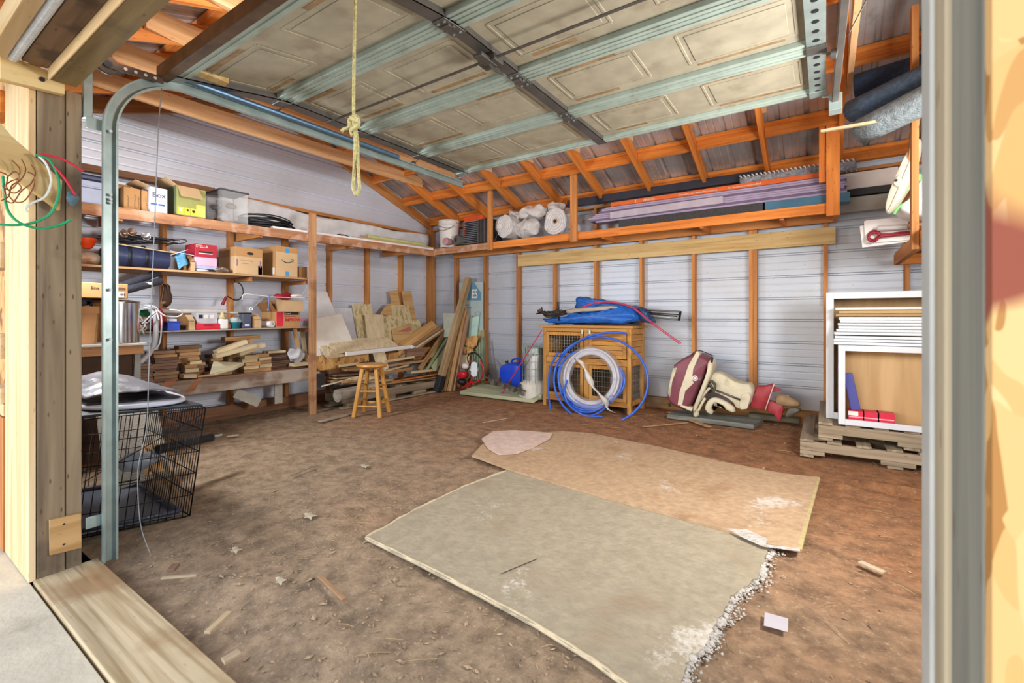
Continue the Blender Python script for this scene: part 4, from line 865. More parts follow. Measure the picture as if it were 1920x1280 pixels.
# blue bin
ya, yb = yofx(314,-4.88), yofx(338,-4.88); zb = z3p(326); bi = root('parts_bin', (-4.95, (ya+yb)/2, zb), 'bright blue small parts bin on the tool shelf', 'bin')
h = rx(326,602,-4.88).z-zb; b = MB()
b.bb((-5.08,ya,zb),(-4.885,yb,zb+.006)); b.bb((-4.89,ya,zb),(-4.882,yb,zb+h)); b.bb((-5.08,ya,zb),(-4.88,ya+.005,zb+h)); b.bb((-5.08,yb-.005,zb),(-4.88,yb,zb+h)); b.bb((-5.085,ya,zb),(-5.08,yb,zb+h)); b.build('bin_body', M_blue, bi, bevel=.002)
MB().bb((-5.09,ya-.012,zb+h-.012),(-4.872,yb+.012,zb+h)).build('rim', M_blue, bi, bevel=.003); MB().bb((-4.95,(ya+yb)/2-.03,zb+h),(-4.90,(ya+yb)/2+.03,zb+h+.02)).build('white_card', M_lbl, bi)
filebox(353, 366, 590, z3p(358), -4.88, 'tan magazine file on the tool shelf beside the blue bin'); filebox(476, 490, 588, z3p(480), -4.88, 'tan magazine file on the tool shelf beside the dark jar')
bx, ya, yb, z1 = sbox('organizer_case', -4.92, 369, 408, 586, z3p(388)+.046, .12, plain('clear_grey', 'b9bcc4', .25), 'clear compartment case with white labels on the red case', 'organizer'); 
for k in range(3): MB().bb((-4.92, ya+.015+.05*k, z1-.055), (-4.918, ya+.05+.05*k, z1-.02)).build('label', M_lbl if k else M_ink, bx)
bx, ya, yb, z1 = sbox('red_case', -4.885, 367, 413, 606, z3p(390), .16, plain('red_plastic_bright', 'd3203c', .35), 'flat bright red tool case on the tool shelf', 'tool case', bevel=.008)
MB().bb((-4.884, (ya+yb)/2-.04, z1-.02), (-4.878, (ya+yb)/2+.04, z1-.008)).build('latch', plain('red_dark', '8a1626', .4), bx)
jg = root('white_jug', (-4.92, yofx(417,-4.92), z3p(417)), 'white milk jug with amber top on the tool shelf', 'jug')
bx_c = V((-4.93, yofx(417,-4.93), z3p(417))); MB().box(bx_c+V((0,0,.05)), (.08,.08,.10)).build('body', M_white, jg, bevel=.012); MB().lathe([(.045,.10),(.018,.14),(.016,.16),(.018,.165)], bx_c, 16).build('neck', plain('amber_neck', 'c9b98a', .5), jg, smooth=True)
tb = root('teal_tub', (-4.92, yofx(441,-4.92), z3p(441)), 'teal plastic tub with clear bags inside on the tool shelf', 'tub'); c = V((-4.93, yofx(441,-4.93), z3p(441)))
MB().lathe([(.035,0),(.045,.055),(.053,.058),(.053,.066),(.042,.066),(.04,.05)], c, 24).build('tub', plain('teal_plastic', '2a7f8f', .4), tb, smooth=True); MB().blob(c+V((0,0,.08)), (.045,.055,.035), jit=.02, fq=20).build('film_bag', plain('film_pale', 'd4dcdc', .2, alpha=.6), tb, smooth=True)
bx, ya, yb, z1 = sbox('clear_jar', -4.90, 455, 472, 588, z3p(463), .08, plain('dark_contents', '51586a', .3), 'square clear jar with a blue label on the tool shelf', 'jar', bevel=.006)
MB().bb((-4.9, ya+.008, z3p(463)+.01), (-4.8985, yb-.008, z3p(463)+.05)).build('blue_label', plain('label_blue', '2f4a84', .5), bx); MB().bb((-4.8985, ya+.02, z3p(463)+.022), (-4.897, yb-.022, z3p(463)+.042)).build('white_patch', M_lbl, bx); MB().bb((-4.985, ya-.003, z1), (-4.897, yb+.003, z1+.012)).build('lid', M_black, bx, bevel=.003)
pr_ = root('paper_roll', (-4.9, yofx(500,-4.9), z3p(500)), 'roll of white paper lying on the tool shelf', 'paper roll'); c = V((-4.87, yofx(511,-4.87), z3p(511)+.036)); MB().cyl(c, c+V((-.26,-.06,0)), .034, n=24).build('roll', M_white, pr_, smooth=2); MB().cyl(c, c+V((.001,0,0)), .012, n=16).build('core_hole', plain('core_grey', '8f9098', .6), pr_)
MB().tube([c+V((.0008,math.cos(a)*r_,math.sin(a)*r_)) for a, r_ in [(i*.4, .014+.0013*i) for i in range(14)]], .0012, 5).build('spiral_edge', plain('core_grey', '8f9098', .6), pr_)
# improving box
xk = -4.87; ya, yb = yofx(518,xk), yofx(563,xk); zb = z3p(540); z1 = rx(540,584,xk).z
ib = root('store_carton', (xk-.18, (ya+yb)/2, zb), 'brown moving carton with red band and IMPROVING lettering', 'cardboard box')
MB().bb((xk-.32, ya, zb), (xk, yb, z1)).build('body', M_card, ib, bevel=.003); MB().bb((xk, ya+.002, zb+.01), (xk+.0015, ya+.075, z1-.005)).build('red_band', plain('carton_red', 'cf2740', .6), ib)
flap(ib, (xk+.003, ya+.0, z1+.125), (xk+.003, yb+.03, z1+.125), (.02, 0, -.125), M_card2); flap(ib, (xk-.3, ya, z1), (xk, ya, z1), (.0,-.06,.10), M_cardi, nm='side_flap')
MB().bb((xk-.3, ya, z1), (xk-.0, yb, z1+.12)).build('inner_box', M_cardi, ib)
MB().bb((xk+.0015, ya+.09, z1-.035), (xk+.0022, yb-.02, z1-.005)).build('black_bar', M_ink, ib)
cr_ = plain('carton_red', 'cf2740', .6); text('Lowe\'s', (xk+.004, ya+.10, z1-.028), .022, M_lbl, ib); text('NEVER STOP', (xk+.002, ya+.09, z1-.06), .022, cr_, ib); text('IMPROVING', (xk+.002, ya+.095, z1-.105), .046, cr_, ib, bold=.001, sx=.95)
hd = root('grabber_pole', (-4.82, yofx(505,-4.82), 1.25), 'long thin white pole with hooked end lying over the carton', 'pole')
MB().tube(crv([rx(a,b,-4.82) for a,b in ((454,562),(455,554),(462,551),(480,553),(520,557),(576,558))]), .005, 8).build('rod', M_white, hd, smooth=True)
MB().blob(rx(556,554,-4.84), (.03,.07,.018), jit=.01, fq=18).build('trigger_grip', M_white, hd, smooth=True)
MB().tube([rx(565,556,-4.82), rx(576,537,-4.80)], .004, 8).build('lever', plain('pole_grey', 'a8aeb8', .4), hd)
tg = MB().tube(crv([rx(a,b,-4.81) for a,b in ((504,552),(504,562),(503,580))]), .005, 8); tg.blob(rx(503,581,-4.81), (.01,.012,.014)); tag(tg.build('hanging_hook', plain('blue_hook', '6a7fae', .4), smooth=True), 'small blue and white tool hanging from the white pole', 'hook')
rg = root('ring_spanner', (-4.86, yofx(480,-4.86), 1.15), 'thin rod with white ring end leaning beside the red band carton', 'tool'); MB().tube([rx(494,558,-4.9), rx(474,577,-4.86)], .005, 8).build('rod', plain('pole_grey', 'a8aeb8', .4), rg); c = rx(471,579,-4.855)
MB().tube([c+V((0,math.cos(a)*.014,math.sin(a)*.014)) for a in [2*PI*i/16 for i in range(16)]], .005, 8, closed=True).build('ring', M_white, rg, smooth=True)
# spiky red bits behind the pole
o = MB().blob(rx(530,555,-4.98), (.04,.10,.035), jit=.03, fq=16).build('red_cloth', plain('red_cloth', '9c1c2e', .8, bump=.5), smooth=True); tag(o, 'rumpled red cloth behind the white pole', 'cloth')
# hanging brown pulley-shaped tool and red handled hook
hh = root('hanging_tackle', (XL+.1, yofx(313,-5.25), 1.3), 'brown pear shaped wooden tackle hanging from a stud', 'tackle')
q = [rx(a,b,-5.25) for a,b in ((303,532),(318,532),(319,546),(323,556),(321,570),(312,577),(304,572),(300,560),(304,546))]; MB().pillow(q, (1,0,0), .03, .3, 4, sm=1).build('body', plain('tackle_brown', '5f4230', .55), hh, smooth=True)
MB().tube(crv([rx(a,b,-5.2) for a,b in ((315,548),(314,536),(306,530),(304,533),(306,540),(304,556),(302,566))]), .004, 6).build('hook', plain('hook_copper', 'b08468', .4, .5), hh, smooth=True); MB().blob(rx(305,567,-5.2), (.01,.03,.014), jit=.008, fq=30).build('tan_scrap', plain('tan_scrap', 'caa27f', .7), hh, smooth=True)
hk = root('bicycle_hook', (XL+.1, yofx(440,-5.2), 1.35), 'dark curved hook with a red handle hanging on a stud', 'hook')
MB().tube(crv([rx(a,b,-5.2) for a,b in ((439,526),(452,534),(456,548),(450,560),(440,562),(426,555))]), .006, 8).build('curved_rod', M_black, hk, smooth=True)
MB().cyl(rx(424,556,-5.2), rx(417,571,-5.2), .013, .016, 14).build('red_handle', plain('handle_red', '8f1c28', .4), hk, smooth=2)
# ------------------------------------------------------------ timber offcuts on the low shelf
M_wal = wood('walnut_slat', '9b7a63', '6f5242', 'x', knot=.2, rnd=.25); M_dk = wood('dark_slat', '6b4c3a', '4a3226', 'x', knot=.1, rnd=.3); M_off = wood('offcut_tan', 'c29a6c', '96703f', 'x', knot=.3, rnd=.25); M_offw = wood('offcut_pale', 'd8c8a4', 'bda67c', 'x', knot=.2, rnd=.12)
ORD = ['lowest','second lowest','third lowest','fourth','fifth','sixth','seventh','eighth','ninth','tenth','eleventh','twelfth']
def heap(px0, px1, n, t, x0, lng, mats, what, z0=.506, wob=.02, dep=(.12,.2), grp=None, zlist=None):
    """pile of offcuts: each board lies along the wall, its long edge facing the room"""
    yc = (yofx(px0,x0)+yofx(px1,x0))/2; L = yofx(px1,x0)-yofx(px0,x0); z = z0
    for k in range(n):
        th = t*R.uniform(.85,1.15); l = L*R.uniform(.82,1.0)*lng; w = R.uniform(*dep)
        dy = R.uniform(-wob,wob); a = R.uniform(-.06,.06); xc = x0-w/2-R.uniform(0,.03)
        c = V((xc, yc+dy, z+th/2)); d = V((math.sin(a), math.cos(a), 0))*l/2
        o = board('timber_offcut', c-d, c+d, w, th-.0015, mats[k % len(mats)] if k % 5 else mats[R.randrange(len(mats))])
        tag(o, '%s %s' % (ORD[k] if k < n-1 else 'topmost', what), 'wood offcut', grp or 'timber offcuts on the low shelf'); z += th+.0005
    return z
heap(252, 290, 7, .023, -4.85, 1, [M_wal], 'brown slat of the short stack at the near end', wob=.01)
heap(290, 338, 10, .027, -4.86, 1, [M_wal, M_wal, M_off], 'walnut coloured slat of the tall uneven stack', wob=.02)
heap(334, 384, 9, .036, -5.0, .9, [M_off, M_off, M_wal], 'tan block of the stepped stack behind the pale offcuts', wob=.035, dep=(.1,.16))
heap(352, 378, 4, .036, -4.86, 1, [M_offw, M_off], 'pale block of the little stack before the stepped stack', z0=.565, wob=.03, dep=(.08,.11))
tag(board('timber_offcut', rx(340,709,-4.84)+V((0,0,.02)), rx(365,708,-4.84)+V((0,0,.02)), .09, .035, M_offw), 'single pale block lying beside the walnut stack', 'wood offcut', 'timber offcuts on the low shelf')
def off2(p0, p1, w, t, x, mat, lab, dx=0, up=(0,0,1)):
    tag(board('timber_offcut', rx(*p0, x), rx(*p1, x+dx), w, t, mat, up=up), lab, 'wood offcut', 'timber offcuts on the low shelf')
heap(397, 420, 6, .034, -5.08, 1, [M_off, M_dk], 'dark tan block under the slanting pale studs', wob=.02, dep=(.1,.14))
heap(428, 480, 5, .036, -5.12, 1, [M_off], 'tan block behind the slanting pale studs', wob=.02, dep=(.1,.12))
off2((418,636), (484,631), .09, .04, -5.05, M_off, 'long tan offcut on top behind the slanting studs')
off2((404,661), (460,640), .09, .04, -4.93, M_offw, 'uppermost slanting pale stud offcut', .0)
off2((412,655), (472,638), .06, .038, -4.98, M_off, 'tan stud offcut below the uppermost pale one')
off2((402,668), (478,648), .09, .04, -4.87, M_offw, 'longest slanting pale stud offcut with sawn end', .02)
off2((446,664), (494,646), .09, .042, -4.90, M_offw, 'short pale stud offcut to the right of the longest one')
tg_ = [rx(402,676,-4.86), rx(458,680,-4.86), rx(440,690,-4.86), rx(395,700,-4.86)]
tag(MB().prism([q+V((0,0,.0)) for q in (rx(400,677,-4.92), rx(458,679,-4.9), rx(440,688,-4.84), rx(393,700,-4.83))], (0,0,-.028)).build('timber_offcut', wood('triangle_board', 'd9d3b4', 'c2bb98', 'y', knot=.1), bevel=.002), 'pale triangular board lying on the front of the low shelf', 'wood offcut', 'timber offcuts on the low shelf')
heap(384, 440, 1, .035, -4.92, 1, [M_off], 'flat tan plank under the pale triangular board'); 
tag(board('timber_offcut', rx(368,706,-4.83)+V((0,0,.0)), rx(400,702,-4.83), .06, .012, M_off), 'thin flat strip before the stepped stack', 'wood offcut', 'timber offcuts on the low shelf')
heap(457, 487, 5, .037, -4.88, 1, [M_offw, M_offw, M_off], 'pale block of the near block pile below the slanting studs', wob=.02, dep=(.09,.12))
heap(484, 512, 5, .038, -4.90, 1, [M_off, M_offw], 'tan block of the far block pile below the slanting studs', wob=.015, dep=(.09,.12))
heap(506, 554, 11, .016, -4.93, 1, [M_dk, M_dk, M_wal], 'thin dark slat of the neat slat stack near the post', wob=.012, dep=(.12,.16))
heap(506, 540, 1, .028, -4.93, 1, [M_offw], 'pale block lying on the dark slats', z0=.506+.18)
o = MB().blob((-4.9, yofx(556,-4.9), .66), (.05,.09,.09), jit=.05, fq=14).build('crumpled_film', plain('grey_film', 'b9bac0', .3, bump=.6), smooth=True); tag(o, 'crumpled grey white plastic lump beside the dark slats', 'plastic film')
tag(board('timber_offcut', rx(547,684,-4.84), rx(577,681,-4.84), .1, .032, M_offw), 'pale block beside the post at the end of the low shelf', 'wood offcut', 'timber offcuts on the low shelf')
tag(MB().bb((-5.02, yofx(549,-4.85), .506), (-4.86, yofx(577,-4.85), .56)).build('timber_offcut', M_dk), 'dark block filling the end of the low shelf', 'wood offcut', 'timber offcuts on the low shelf')
for k,(a,b) in enumerate((((566,612),(573,672)),((552,612),(560,660)))): tag(board('timber_offcut', rx(*a,-5.0), rx(*b,-4.95), .05, .012, M_off if k else M_offw, up=(1,0,0)), ('white pointed strip','tan strip')[k]+' hanging behind the post below the tool shelf', 'wood offcut')
# under the low shelf
tag(board('loose_board', rx(441,736,-5.05), rx(486,755,-5.05), .10, .014, plain('white_board', 'c7c2b6', .7), up=(1,0,0)), 'pale board slanting in the dark below the low shelf', 'board')
tag(board('loose_board', rx(522,706,-5.1), rx(522,756,-5.1), .09, .014, plain('white_board', 'c7c2b6', .7), up=(1,0,0)), 'upright pale board below the low shelf', 'board')
# ------------------------------------------------------------ dog crate
C0 = V((-2.83, 1.09, .0)); dn = V((-.16, -.45, 0)); dl = V((-.85, .03, 0)); lean = V((.10, .035, .585))
cr = root('wire_crate', C0, 'black wire dog crate leaning sideways with a plastic floor tray', 'dog crate')
M_wire = plain('black_wire', '17171b', .35, .3)
def wface(nm, o_, u, v, nu, nv, r=.0022):
    b = MB()
    for i in range(nu+1):
        p = o_+u*(i/nu); b.tube([p, p+v], r*(1.6 if i in (0, nu) else 1), 5)
    for j in range(nv+1):
        p = o_+v*(j/nv); b.tube([p, p+u], r*(1.6 if j in (0, nv) else 1.15), 5)
    return b.build(nm, M_wire, cr, smooth=True)
z0_ = V((0,0,.012)); up_ = lean
wface('door_panel', C0+z0_, dn, up_, 14, 5); wface('far_panel', C0+z0_, dl, up_, 26, 5); wface('near_panel', C0+dn+z0_, dl, up_, 26, 5); wface('end_panel', C0+dl+z0_, dn, up_, 14, 5)
wface('base_grid', C0+z0_, dl, dn, 8, 5)
b = MB(); 
for i in range(9):
    p = C0+up_+z0_+dl*(i/8); b.tube([p, p+dn], .0022, 5)
b.build('top_panel', M_wire, cr)
a = C0+z0_*1.6-V((.04,.03,0)); 
tr0 = [a, a+dn*.88, a+dn*.88+dl*.9, a+dl*.9]
b = MB(); b.prism(tr0, (0,0,.004)); b.build('tray', plain('tray_grey', '5f6470', .4), cr)
for i in range(4): MB().tube([tr0[i]+V((0,0,.02)), tr0[(i+1)%4]+V((0,0,.02))], .010, 8).build('tray_rim', plain('tray_rim', '3f434d', .4), cr, smooth=True)
MB().tube([C0+dn*.5+up_*.45+V((.006,0,0)), C0+dn*.7+up_*.45+V((.012,0,0)), C0+dn*.7+up_*.35+V((.012,0,0))], .004, 6).build('latch', M_wire, cr)
MB().tube([C0+up_*.98+V((.004,0,0)), C0+dn*.95+up_*.5+V((.004,0,0))], .0022, 6).build('diagonal_brace', M_wire, cr)
top = C0+up_+z0_+V((0,0,.004))
b = MB(); b.prism([top+V((-.03,-.0,0)), top+dn+V((-.03,0,0)), top+dn+dl, top+dl], (0,0,.012)); tag(b.build('flat_board', plain('panel_black', '26282c', .5), bevel=.003), 'flat black panel lying on top of the wire crate', 'panel')
t2 = top+V((0,0,.013))
q = [t2+dn*a_+dl*b_ for a_, b_ in ((.05,.14),(.5,.04),(.95,.12),(1.0,.5),(.98,.95),(.5,1.0),(.04,.95),(-.02,.5))]
tag(MB().pillow(q, (0,0,1), .012, .05, 3, sm=2).build('oval_lid', plain('lid_pale', 'cfd6e6', .3), origin=t2, smooth=True), 'pale blue white oval lid on the black panel', 'lid').location.z += .0125
t3 = t2+V((0,0,.028))
for k in range(2):
    def fn(u, v, k=k):
        s_, t_ = .12+.80*u, .18+.75*v; p = t3+dn*s_+dl*t_; p.z += .03*k + .012*noise.noise(V((u*5+k*7, v*6, 1))) + (.02+.05*v)*k*(1-abs(2*u-1)**2)+ .004
        return p
    b = MB(); b.grid(fn, 26, 30); tag(b.build('folded_mat', plain(('mat_black','mat_grey')[k], ('2a2c33','76787f')[k], .35, bump=.4, bscale=30, var=.2), smooth=True, thick=.006), ('dark folded plastic sheet on the oval lid','crumpled grey sheet lying on top of the crate pile')[k], 'plastic sheet')
# behind and in the crate
for k, (p0, p1, w, lab) in enumerate(((rx(238,765,-3.9), rx(262,905,-3.55), .32, 'ribbed grey board leaning behind the wire crate'), (rx(283,830,-3.6), rx(289,888,-3.45), .10, 'tan board standing behind the wire crate'))):
    tag(board('leaning_board', p0, p1, w, .012, (plain('ribbed_grey', '8a8276', .6, bump=.8, bscale=120), M_off)[k], up=(1,-.4,0)), lab, 'board')
bt = root('black_tube', rx(345,836,-3.3), 'ribbed black flexible tube lying behind the wire crate', 'tube'); p0, p1 = rx(294,843,-3.42), rx(398,819,-3.5)
MB().tube([p0.lerp(p1, i/40) for i in range(41)], [.030 if i % 2 else .026 for i in range(41)], 16).build('tube', M_black, bt, smooth=True); MB().cyl(p1, p1+(p1-p0).normalized()*.07, .007, n=10).build('steel_end', M_galv, bt)
o = MB().blob(rx(262,862,-3.45), (.10,.14,.05), jit=.05, fq=10).build('clear_bag', plain('bag_clear_blue', 'a9b8c8', .15, alpha=.7, bump=.5), smooth=True); tag(o, 'crumpled clear plastic bag inside the wire crate', 'plastic bag')
# ================================================================ LUMBER CORNER
def leansheet(name, px, xt, xb, th, mat, lab, cat='board'):
    """px: outline; x of each point eases from xt (top) to xb (bottom) so the piece leans on the left wall"""
    ys = [p[1] for p in px]; lo, hi = min(ys), max(ys)
    pts = [rx(a, b, xt+(xb-xt)*(b-lo)/max(1,hi-lo)) for a, b in px]
    n = sum(((pts[i]-pts[0]).cross(pts[(i+1) % len(pts)]-pts[0]) for i in range(1, len(pts)-1)), V((0,0,0))).normalized()
    if n.x > 0: n = -n
    # flatten onto the best plane through the outline
    c = sum(pts, V((0,0,0)))/len(pts); pts = [p - n*((p-c).dot(n)) for p in pts]
    return tag(MB().prism(pts, n*th).build(name, mat, bevel=.0015), lab, cat)
M_osbq = osb('osb_bright', 'e0d3ab', 'cfc194', 'b39f70', 40)
G_L = 'sheet offcuts leaning in the corner'
M_pw = wood('ply_face', 'e6d8b8', 'd2bd94', 'z', knot=.25, rnd=.1); M_wb = plain('white_faced_board', 'dfe0e4', .5, var=.06, dirt=('c3b8a6', 6, .58, .4)); M_tan2 = wood('tan_ply', 'cdaa77', 'b28b56', 'y', knot=.3, rnd=.12)
leansheet('white_sheet_board', [(588,546),(613,546),(650,640),(672,700),(588,700)], -5.33, -5.10, .012, M_wb, 'tall white faced panel leaning on the left wall beside the shelf post', 'panel')
leansheet('white_sheet_board', [(620,577),(662,577),(690,640),(690,660),(640,660)], -5.30, -5.12, .012, plain('grey_white_board', 'cdd0da', .5), 'grey white panel leaning behind the tilted white board', 'panel')
leansheet('plywood_offcut', [(661,570),(697,570),(705,640),(673,640)], -5.27, -5.13, .018, M_osbq, 'greenish strand board standing left of the pale plywood', 'plywood')
leansheet('plywood_offcut', [(732,545),(746,544),(755,600),(741,600)], -5.26, -5.16, .03, M_tan2, 'narrower of the two upright boards poking above the strand boards', 'board')
leansheet('plywood_offcut', [(755,545),(771,545),(783,610),(764,610)], -5.26, -5.14, .03, M_tan2, 'wider of the two upright boards poking above the strand boards', 'board')
leansheet('plywood_offcut', [(712,590),(727,569),(740,569),(738,592)], -5.21, -5.18, .012, M_tan2, 'triangular topped tan plywood between the upright boards', 'plywood')
leansheet('plywood_offcut', [(735,571),(766,571),(772,600),(786,600),(792,618),(760,640),(735,640)], -5.20, -5.05, .016, M_osbq, 'large pale strand board in the middle of the leaning sheets', 'plywood')
leansheet('plywood_offcut', [(718,592),(740,590),(742,655),(722,655)], -5.16, -5.02, .016, M_osbq, 'pale strand board just right of the pale plywood', 'plywood')
leansheet('plywood_offcut', [(685,588),(719,590),(722,655),(692,655)], -5.13, -4.99, .018, M_pw, 'pale wavy grained plywood upright in the middle of the leaning sheets', 'plywood')
leansheet('white_sheet_board', [(588,597),(640,588),(668,655),(668,668),(590,672)], -5.12, -4.95, .014, plain('white_board2', 'e6e3da', .5, var=.06), 'tilted off-white board in front of the tall white panel', 'panel')
o = leansheet('stamped_board', [(736,618),(771,605),(780,640),(741,655)], -5.06, -4.98, .014, M_tan2, 'tan board with a faded red stamp'); 
def proj(o): return o
leansheet('stamped_patch', [(744,622),(769,612),(772,620),(747,630)], -5.035, -5.03, .002, plain('faded_red', 'b0736a', .8), 'faded red stamped slip on the tan board', 'slip')
# planks lying askew in front of the sheets (x is distance from the left wall)
def lp_(name, a, b, xa, xb, w, t, mat, lab, up=(0,0,1)): return tag(board(name, rx(*a, xa), rx(*b, xb), w, t, mat, up=up), lab, 'board')
lp_('wide_plank', (744,655), (815,607), -4.96, -5.05, .14, .022, wood('wide_tan', 'c9a06a', 'a87f4a', 'x', knot=.5), 'wide tan plank rising to the right in front of the leaning sheets', up=(1,0,.9))
for k in range(4):
    lp_('long_moulding', (748+3*k,664+2*k), (827+2*k,612+2*k), -4.93+.01*k, -5.0+.01*k, .04, .014, (M_off, M_wal, M_offw, M_off)[k], ('first','second','third','fourth')[k]+' moulding strip rising right below the wide tan plank, counted downward', up=(1,0,1))
leansheet('end_block', [(764,652),(795,651),(797,667),(763,670)], -4.86, -4.84, .03, wood('block_brown', 'a3806a', '86624e', 'y'), 'short mauve brown block end under the moulding strips', 'wood block')
# loose flat ply pieces on top of the pile
def flat(name, px, z, th, mat, lab, cat='board'):
    pts = [rz(a, b, zz) for (a, b), zz in zip(px, z)]
    return tag(MB().prism(pts, (0,0,-th)).build(name, mat, bevel=.0015), lab, cat)
def slabx(name, px, xs, th, mat, lab, cat='board', dr=(-.5,0,-1)):
    pts = [rx(a, b, x) for (a, b), x in zip(px, xs)]
    return tag(MB().prism(pts, V(dr).normalized()*th).build(name, mat, bevel=.0015), lab, cat)
slabx('plywood_piece', [(614,635),(728,632),(747,648),(622,662)], [-5.08,-5.02,-4.87,-4.86], .016, M_pw, 'big pale plywood piece lying slanted on top of the timber pile', 'plywood')
slabx('plywood_piece', [(599,648),(613,647),(622,660),(648,664),(648,666),(613,671)], [-5.0,-5.0,-4.92,-4.86,-4.84,-4.83], .014, M_pw, 'smaller pale plywood piece projecting at the near end of the pile', 'plywood')
slabx('plywood_piece', [(697,656),(721,655),(729,690),(716,697),(709,690)], [-4.86,-4.86,-4.76,-4.75,-4.76], .012, M_pw, 'pale plank hanging down over the front of the timber pile', 'board', dr=(-1,0,-.2))
mo = root('white_moulding', rx(700,655,-4.83), 'long white painted moulding with pointed tip across the pile', 'moulding')
p0, p1 = rx(648,664,-4.80), rx(770,650,-4.82); board('strip', p0, p1, .03, .05, M_white, up=(0,0,1), parent=mo, bevel=.008); p2 = p1+(p1-p0).normalized()*.07
MB().prism([p1+V((0,0,.024)), p2, p1-V((0,0,.024))], (.03,0,0)).build('pointed_tip', M_white, mo)
# body of the pile: crate like stack of strand board and planks
def pile(name, a, b, h, d, x, mat, lab): # face px from a to b at plane x, height h m downwards, depth d
    p0, p1 = rx(*a, x), rx(*b, x); pts = [p0, p1, p1-V((0,0,h)), p0-V((0,0,h))]
    return tag(MB().prism(pts, (-d,0,0)).build(name, mat, bevel=.0015), lab, 'board')
pile('strand_board', (596,668), (648,662), .17, .25, -4.90, M_osb, 'near end strand board face of the timber pile')
pile('strand_board', (648,667), (692,663), .10, .22, -4.92, M_osb, 'middle strand board face below the white moulding')
pile('strand_board', (722,664), (778,655), .09, .22, -4.92, M_osb, 'far strand board face below the white moulding')
pile('strand_board', (776,652), (812,650), .24, .02, -4.98, wood('osb_warm', 'bb8a50', '9c6b36', 'y', knot=.2), 'warm brown board closing the far end of the pile')
ids = [
 ((636,686),(672,681),-4.80,.03,.03,M_offw,'pale pole end sticking out at the near end of the pile'),
 ((720,678),(776,669),-4.80,.035,.03,M_offw,'pale pole lying across the far half of the pile'),
 ((645,693),(690,690),-4.82,.10,.03,M_off,'tan plank under the near pale pole'),
 ((722,685),(790,676),-4.84,.12,.03,M_off,'wide orange plank under the far pale pole'),
 ((722,692),(760,690),-4.80,.05,.03,M_wal,'short brown plank end in the middle of the pile'),
 ((622,704),(700,698),-4.82,.14,.018,M_wal,'upper thin brown plank of the pile base'),
 ((624,709),(705,703),-4.81,.14,.018,M_offw,'pale plank sandwiched in the pile base'),
 ((620,715),(705,708),-4.80,.14,.022,M_off,'lower tan plank of the pile base'),
 ((690,703),(768,690),-4.74,.12,.035,M_off,'big tan plank in front of the far half of the pile'),
 ((716,697),(766,684),-4.72,.03,.018,M_offw,'thin pale strip slanting over the big tan plank'),
 ((768,698),(820,692),-4.76,.06,.035,M_offw,'pale plank at the far end beside the leaning post foot'),
 ((735,715),(826,700),-4.72,.05,.016,wo('x'),'upper orange batten at the far end of the pile'),
 ((700,722),(826,706),-4.70,.05,.016,M_off,'lower tan batten at the far end of the pile'),
 ((655,712),(705,706),-4.72,.07,.045,M_offw,'pale chunky offcut behind the stool legs'),
 ((640,716),(668,713),-4.70,.05,.03,M_off,'small tan offcut at the foot of the pile'),
]
for a, b, x, w, t, mt, lab in ids: lp_('pile_plank', a, b, x, x, w, t, mt, lab)
for k in range(6):
    lp_('pile_plank', (606+5*k, 693+5*k), (690+8*k, 686+5*k), -5.0+.02*k, -5.02+.02*k, .16, .032, (M_off, M_wal, M_dk, M_off, M_wal, M_offw)[k], ('first','second','third','fourth','fifth','sixth')[k]+' inner plank of the timber pile, counted downward')
lp_('white_stick', (603,724), (684,703), -4.70, -4.72, .018, .014, plain('stick_white', 'e2dbcb', .7), 'thin white stick slanting at the foot of the timber pile')
# pallet under the pile
pt = root('lumber_pallet', (-4.85, 4.4, 0), 'weathered pallet carrying the timber pile in the corner', 'pallet')
pA, pB = rz(640,758,.11), rz(828,722,.11)
for k, dx in enumerate((0, -.3)):
    o0, o1 = V((-4.68+dx, yofx(640,-4.68), 0)), V((-4.66+dx, yofx(826,-4.66), 0))
    board('skid_board', o0+V((0,0,.012)), o1+V((0,0,.012)), .09, .02, wg(), parent=pt); board('stringer', o0+V((0,0,.115)), o1+V((0,0,.115)), .035, .09, wg(), parent=pt, up=(0,0,1))
    for f in (.03, .35, .68): board('spacer_block', o0.lerp(o1, f)+V((0,0,.046)), o0.lerp(o1, f+.12)+V((0,0,.046)), .08, .045, wg(), parent=pt)
for f in (.08, .3, .52, .74, .95): 
    q = V((-4.66, yofx(640,-4.68)+(yofx(826,-4.68)-yofx(640,-4.68))*f, .171)); board('deck_board', q, q+V((-.36,0,0)), .09, .02, wg(), parent=pt)
lg = MB().cyl(rx(632,742,-4.66)-V((0,.0,0)), rx(632,742,-4.66)+V((-.02,.55,.02)), .075, .07, 12); tag(lg.build('split_log', wood('log_grey', 'a9a294', '7d7567', 'y', .9, .4), smooth=2), 'grey split log with pale broken end before the timber pile', 'log')
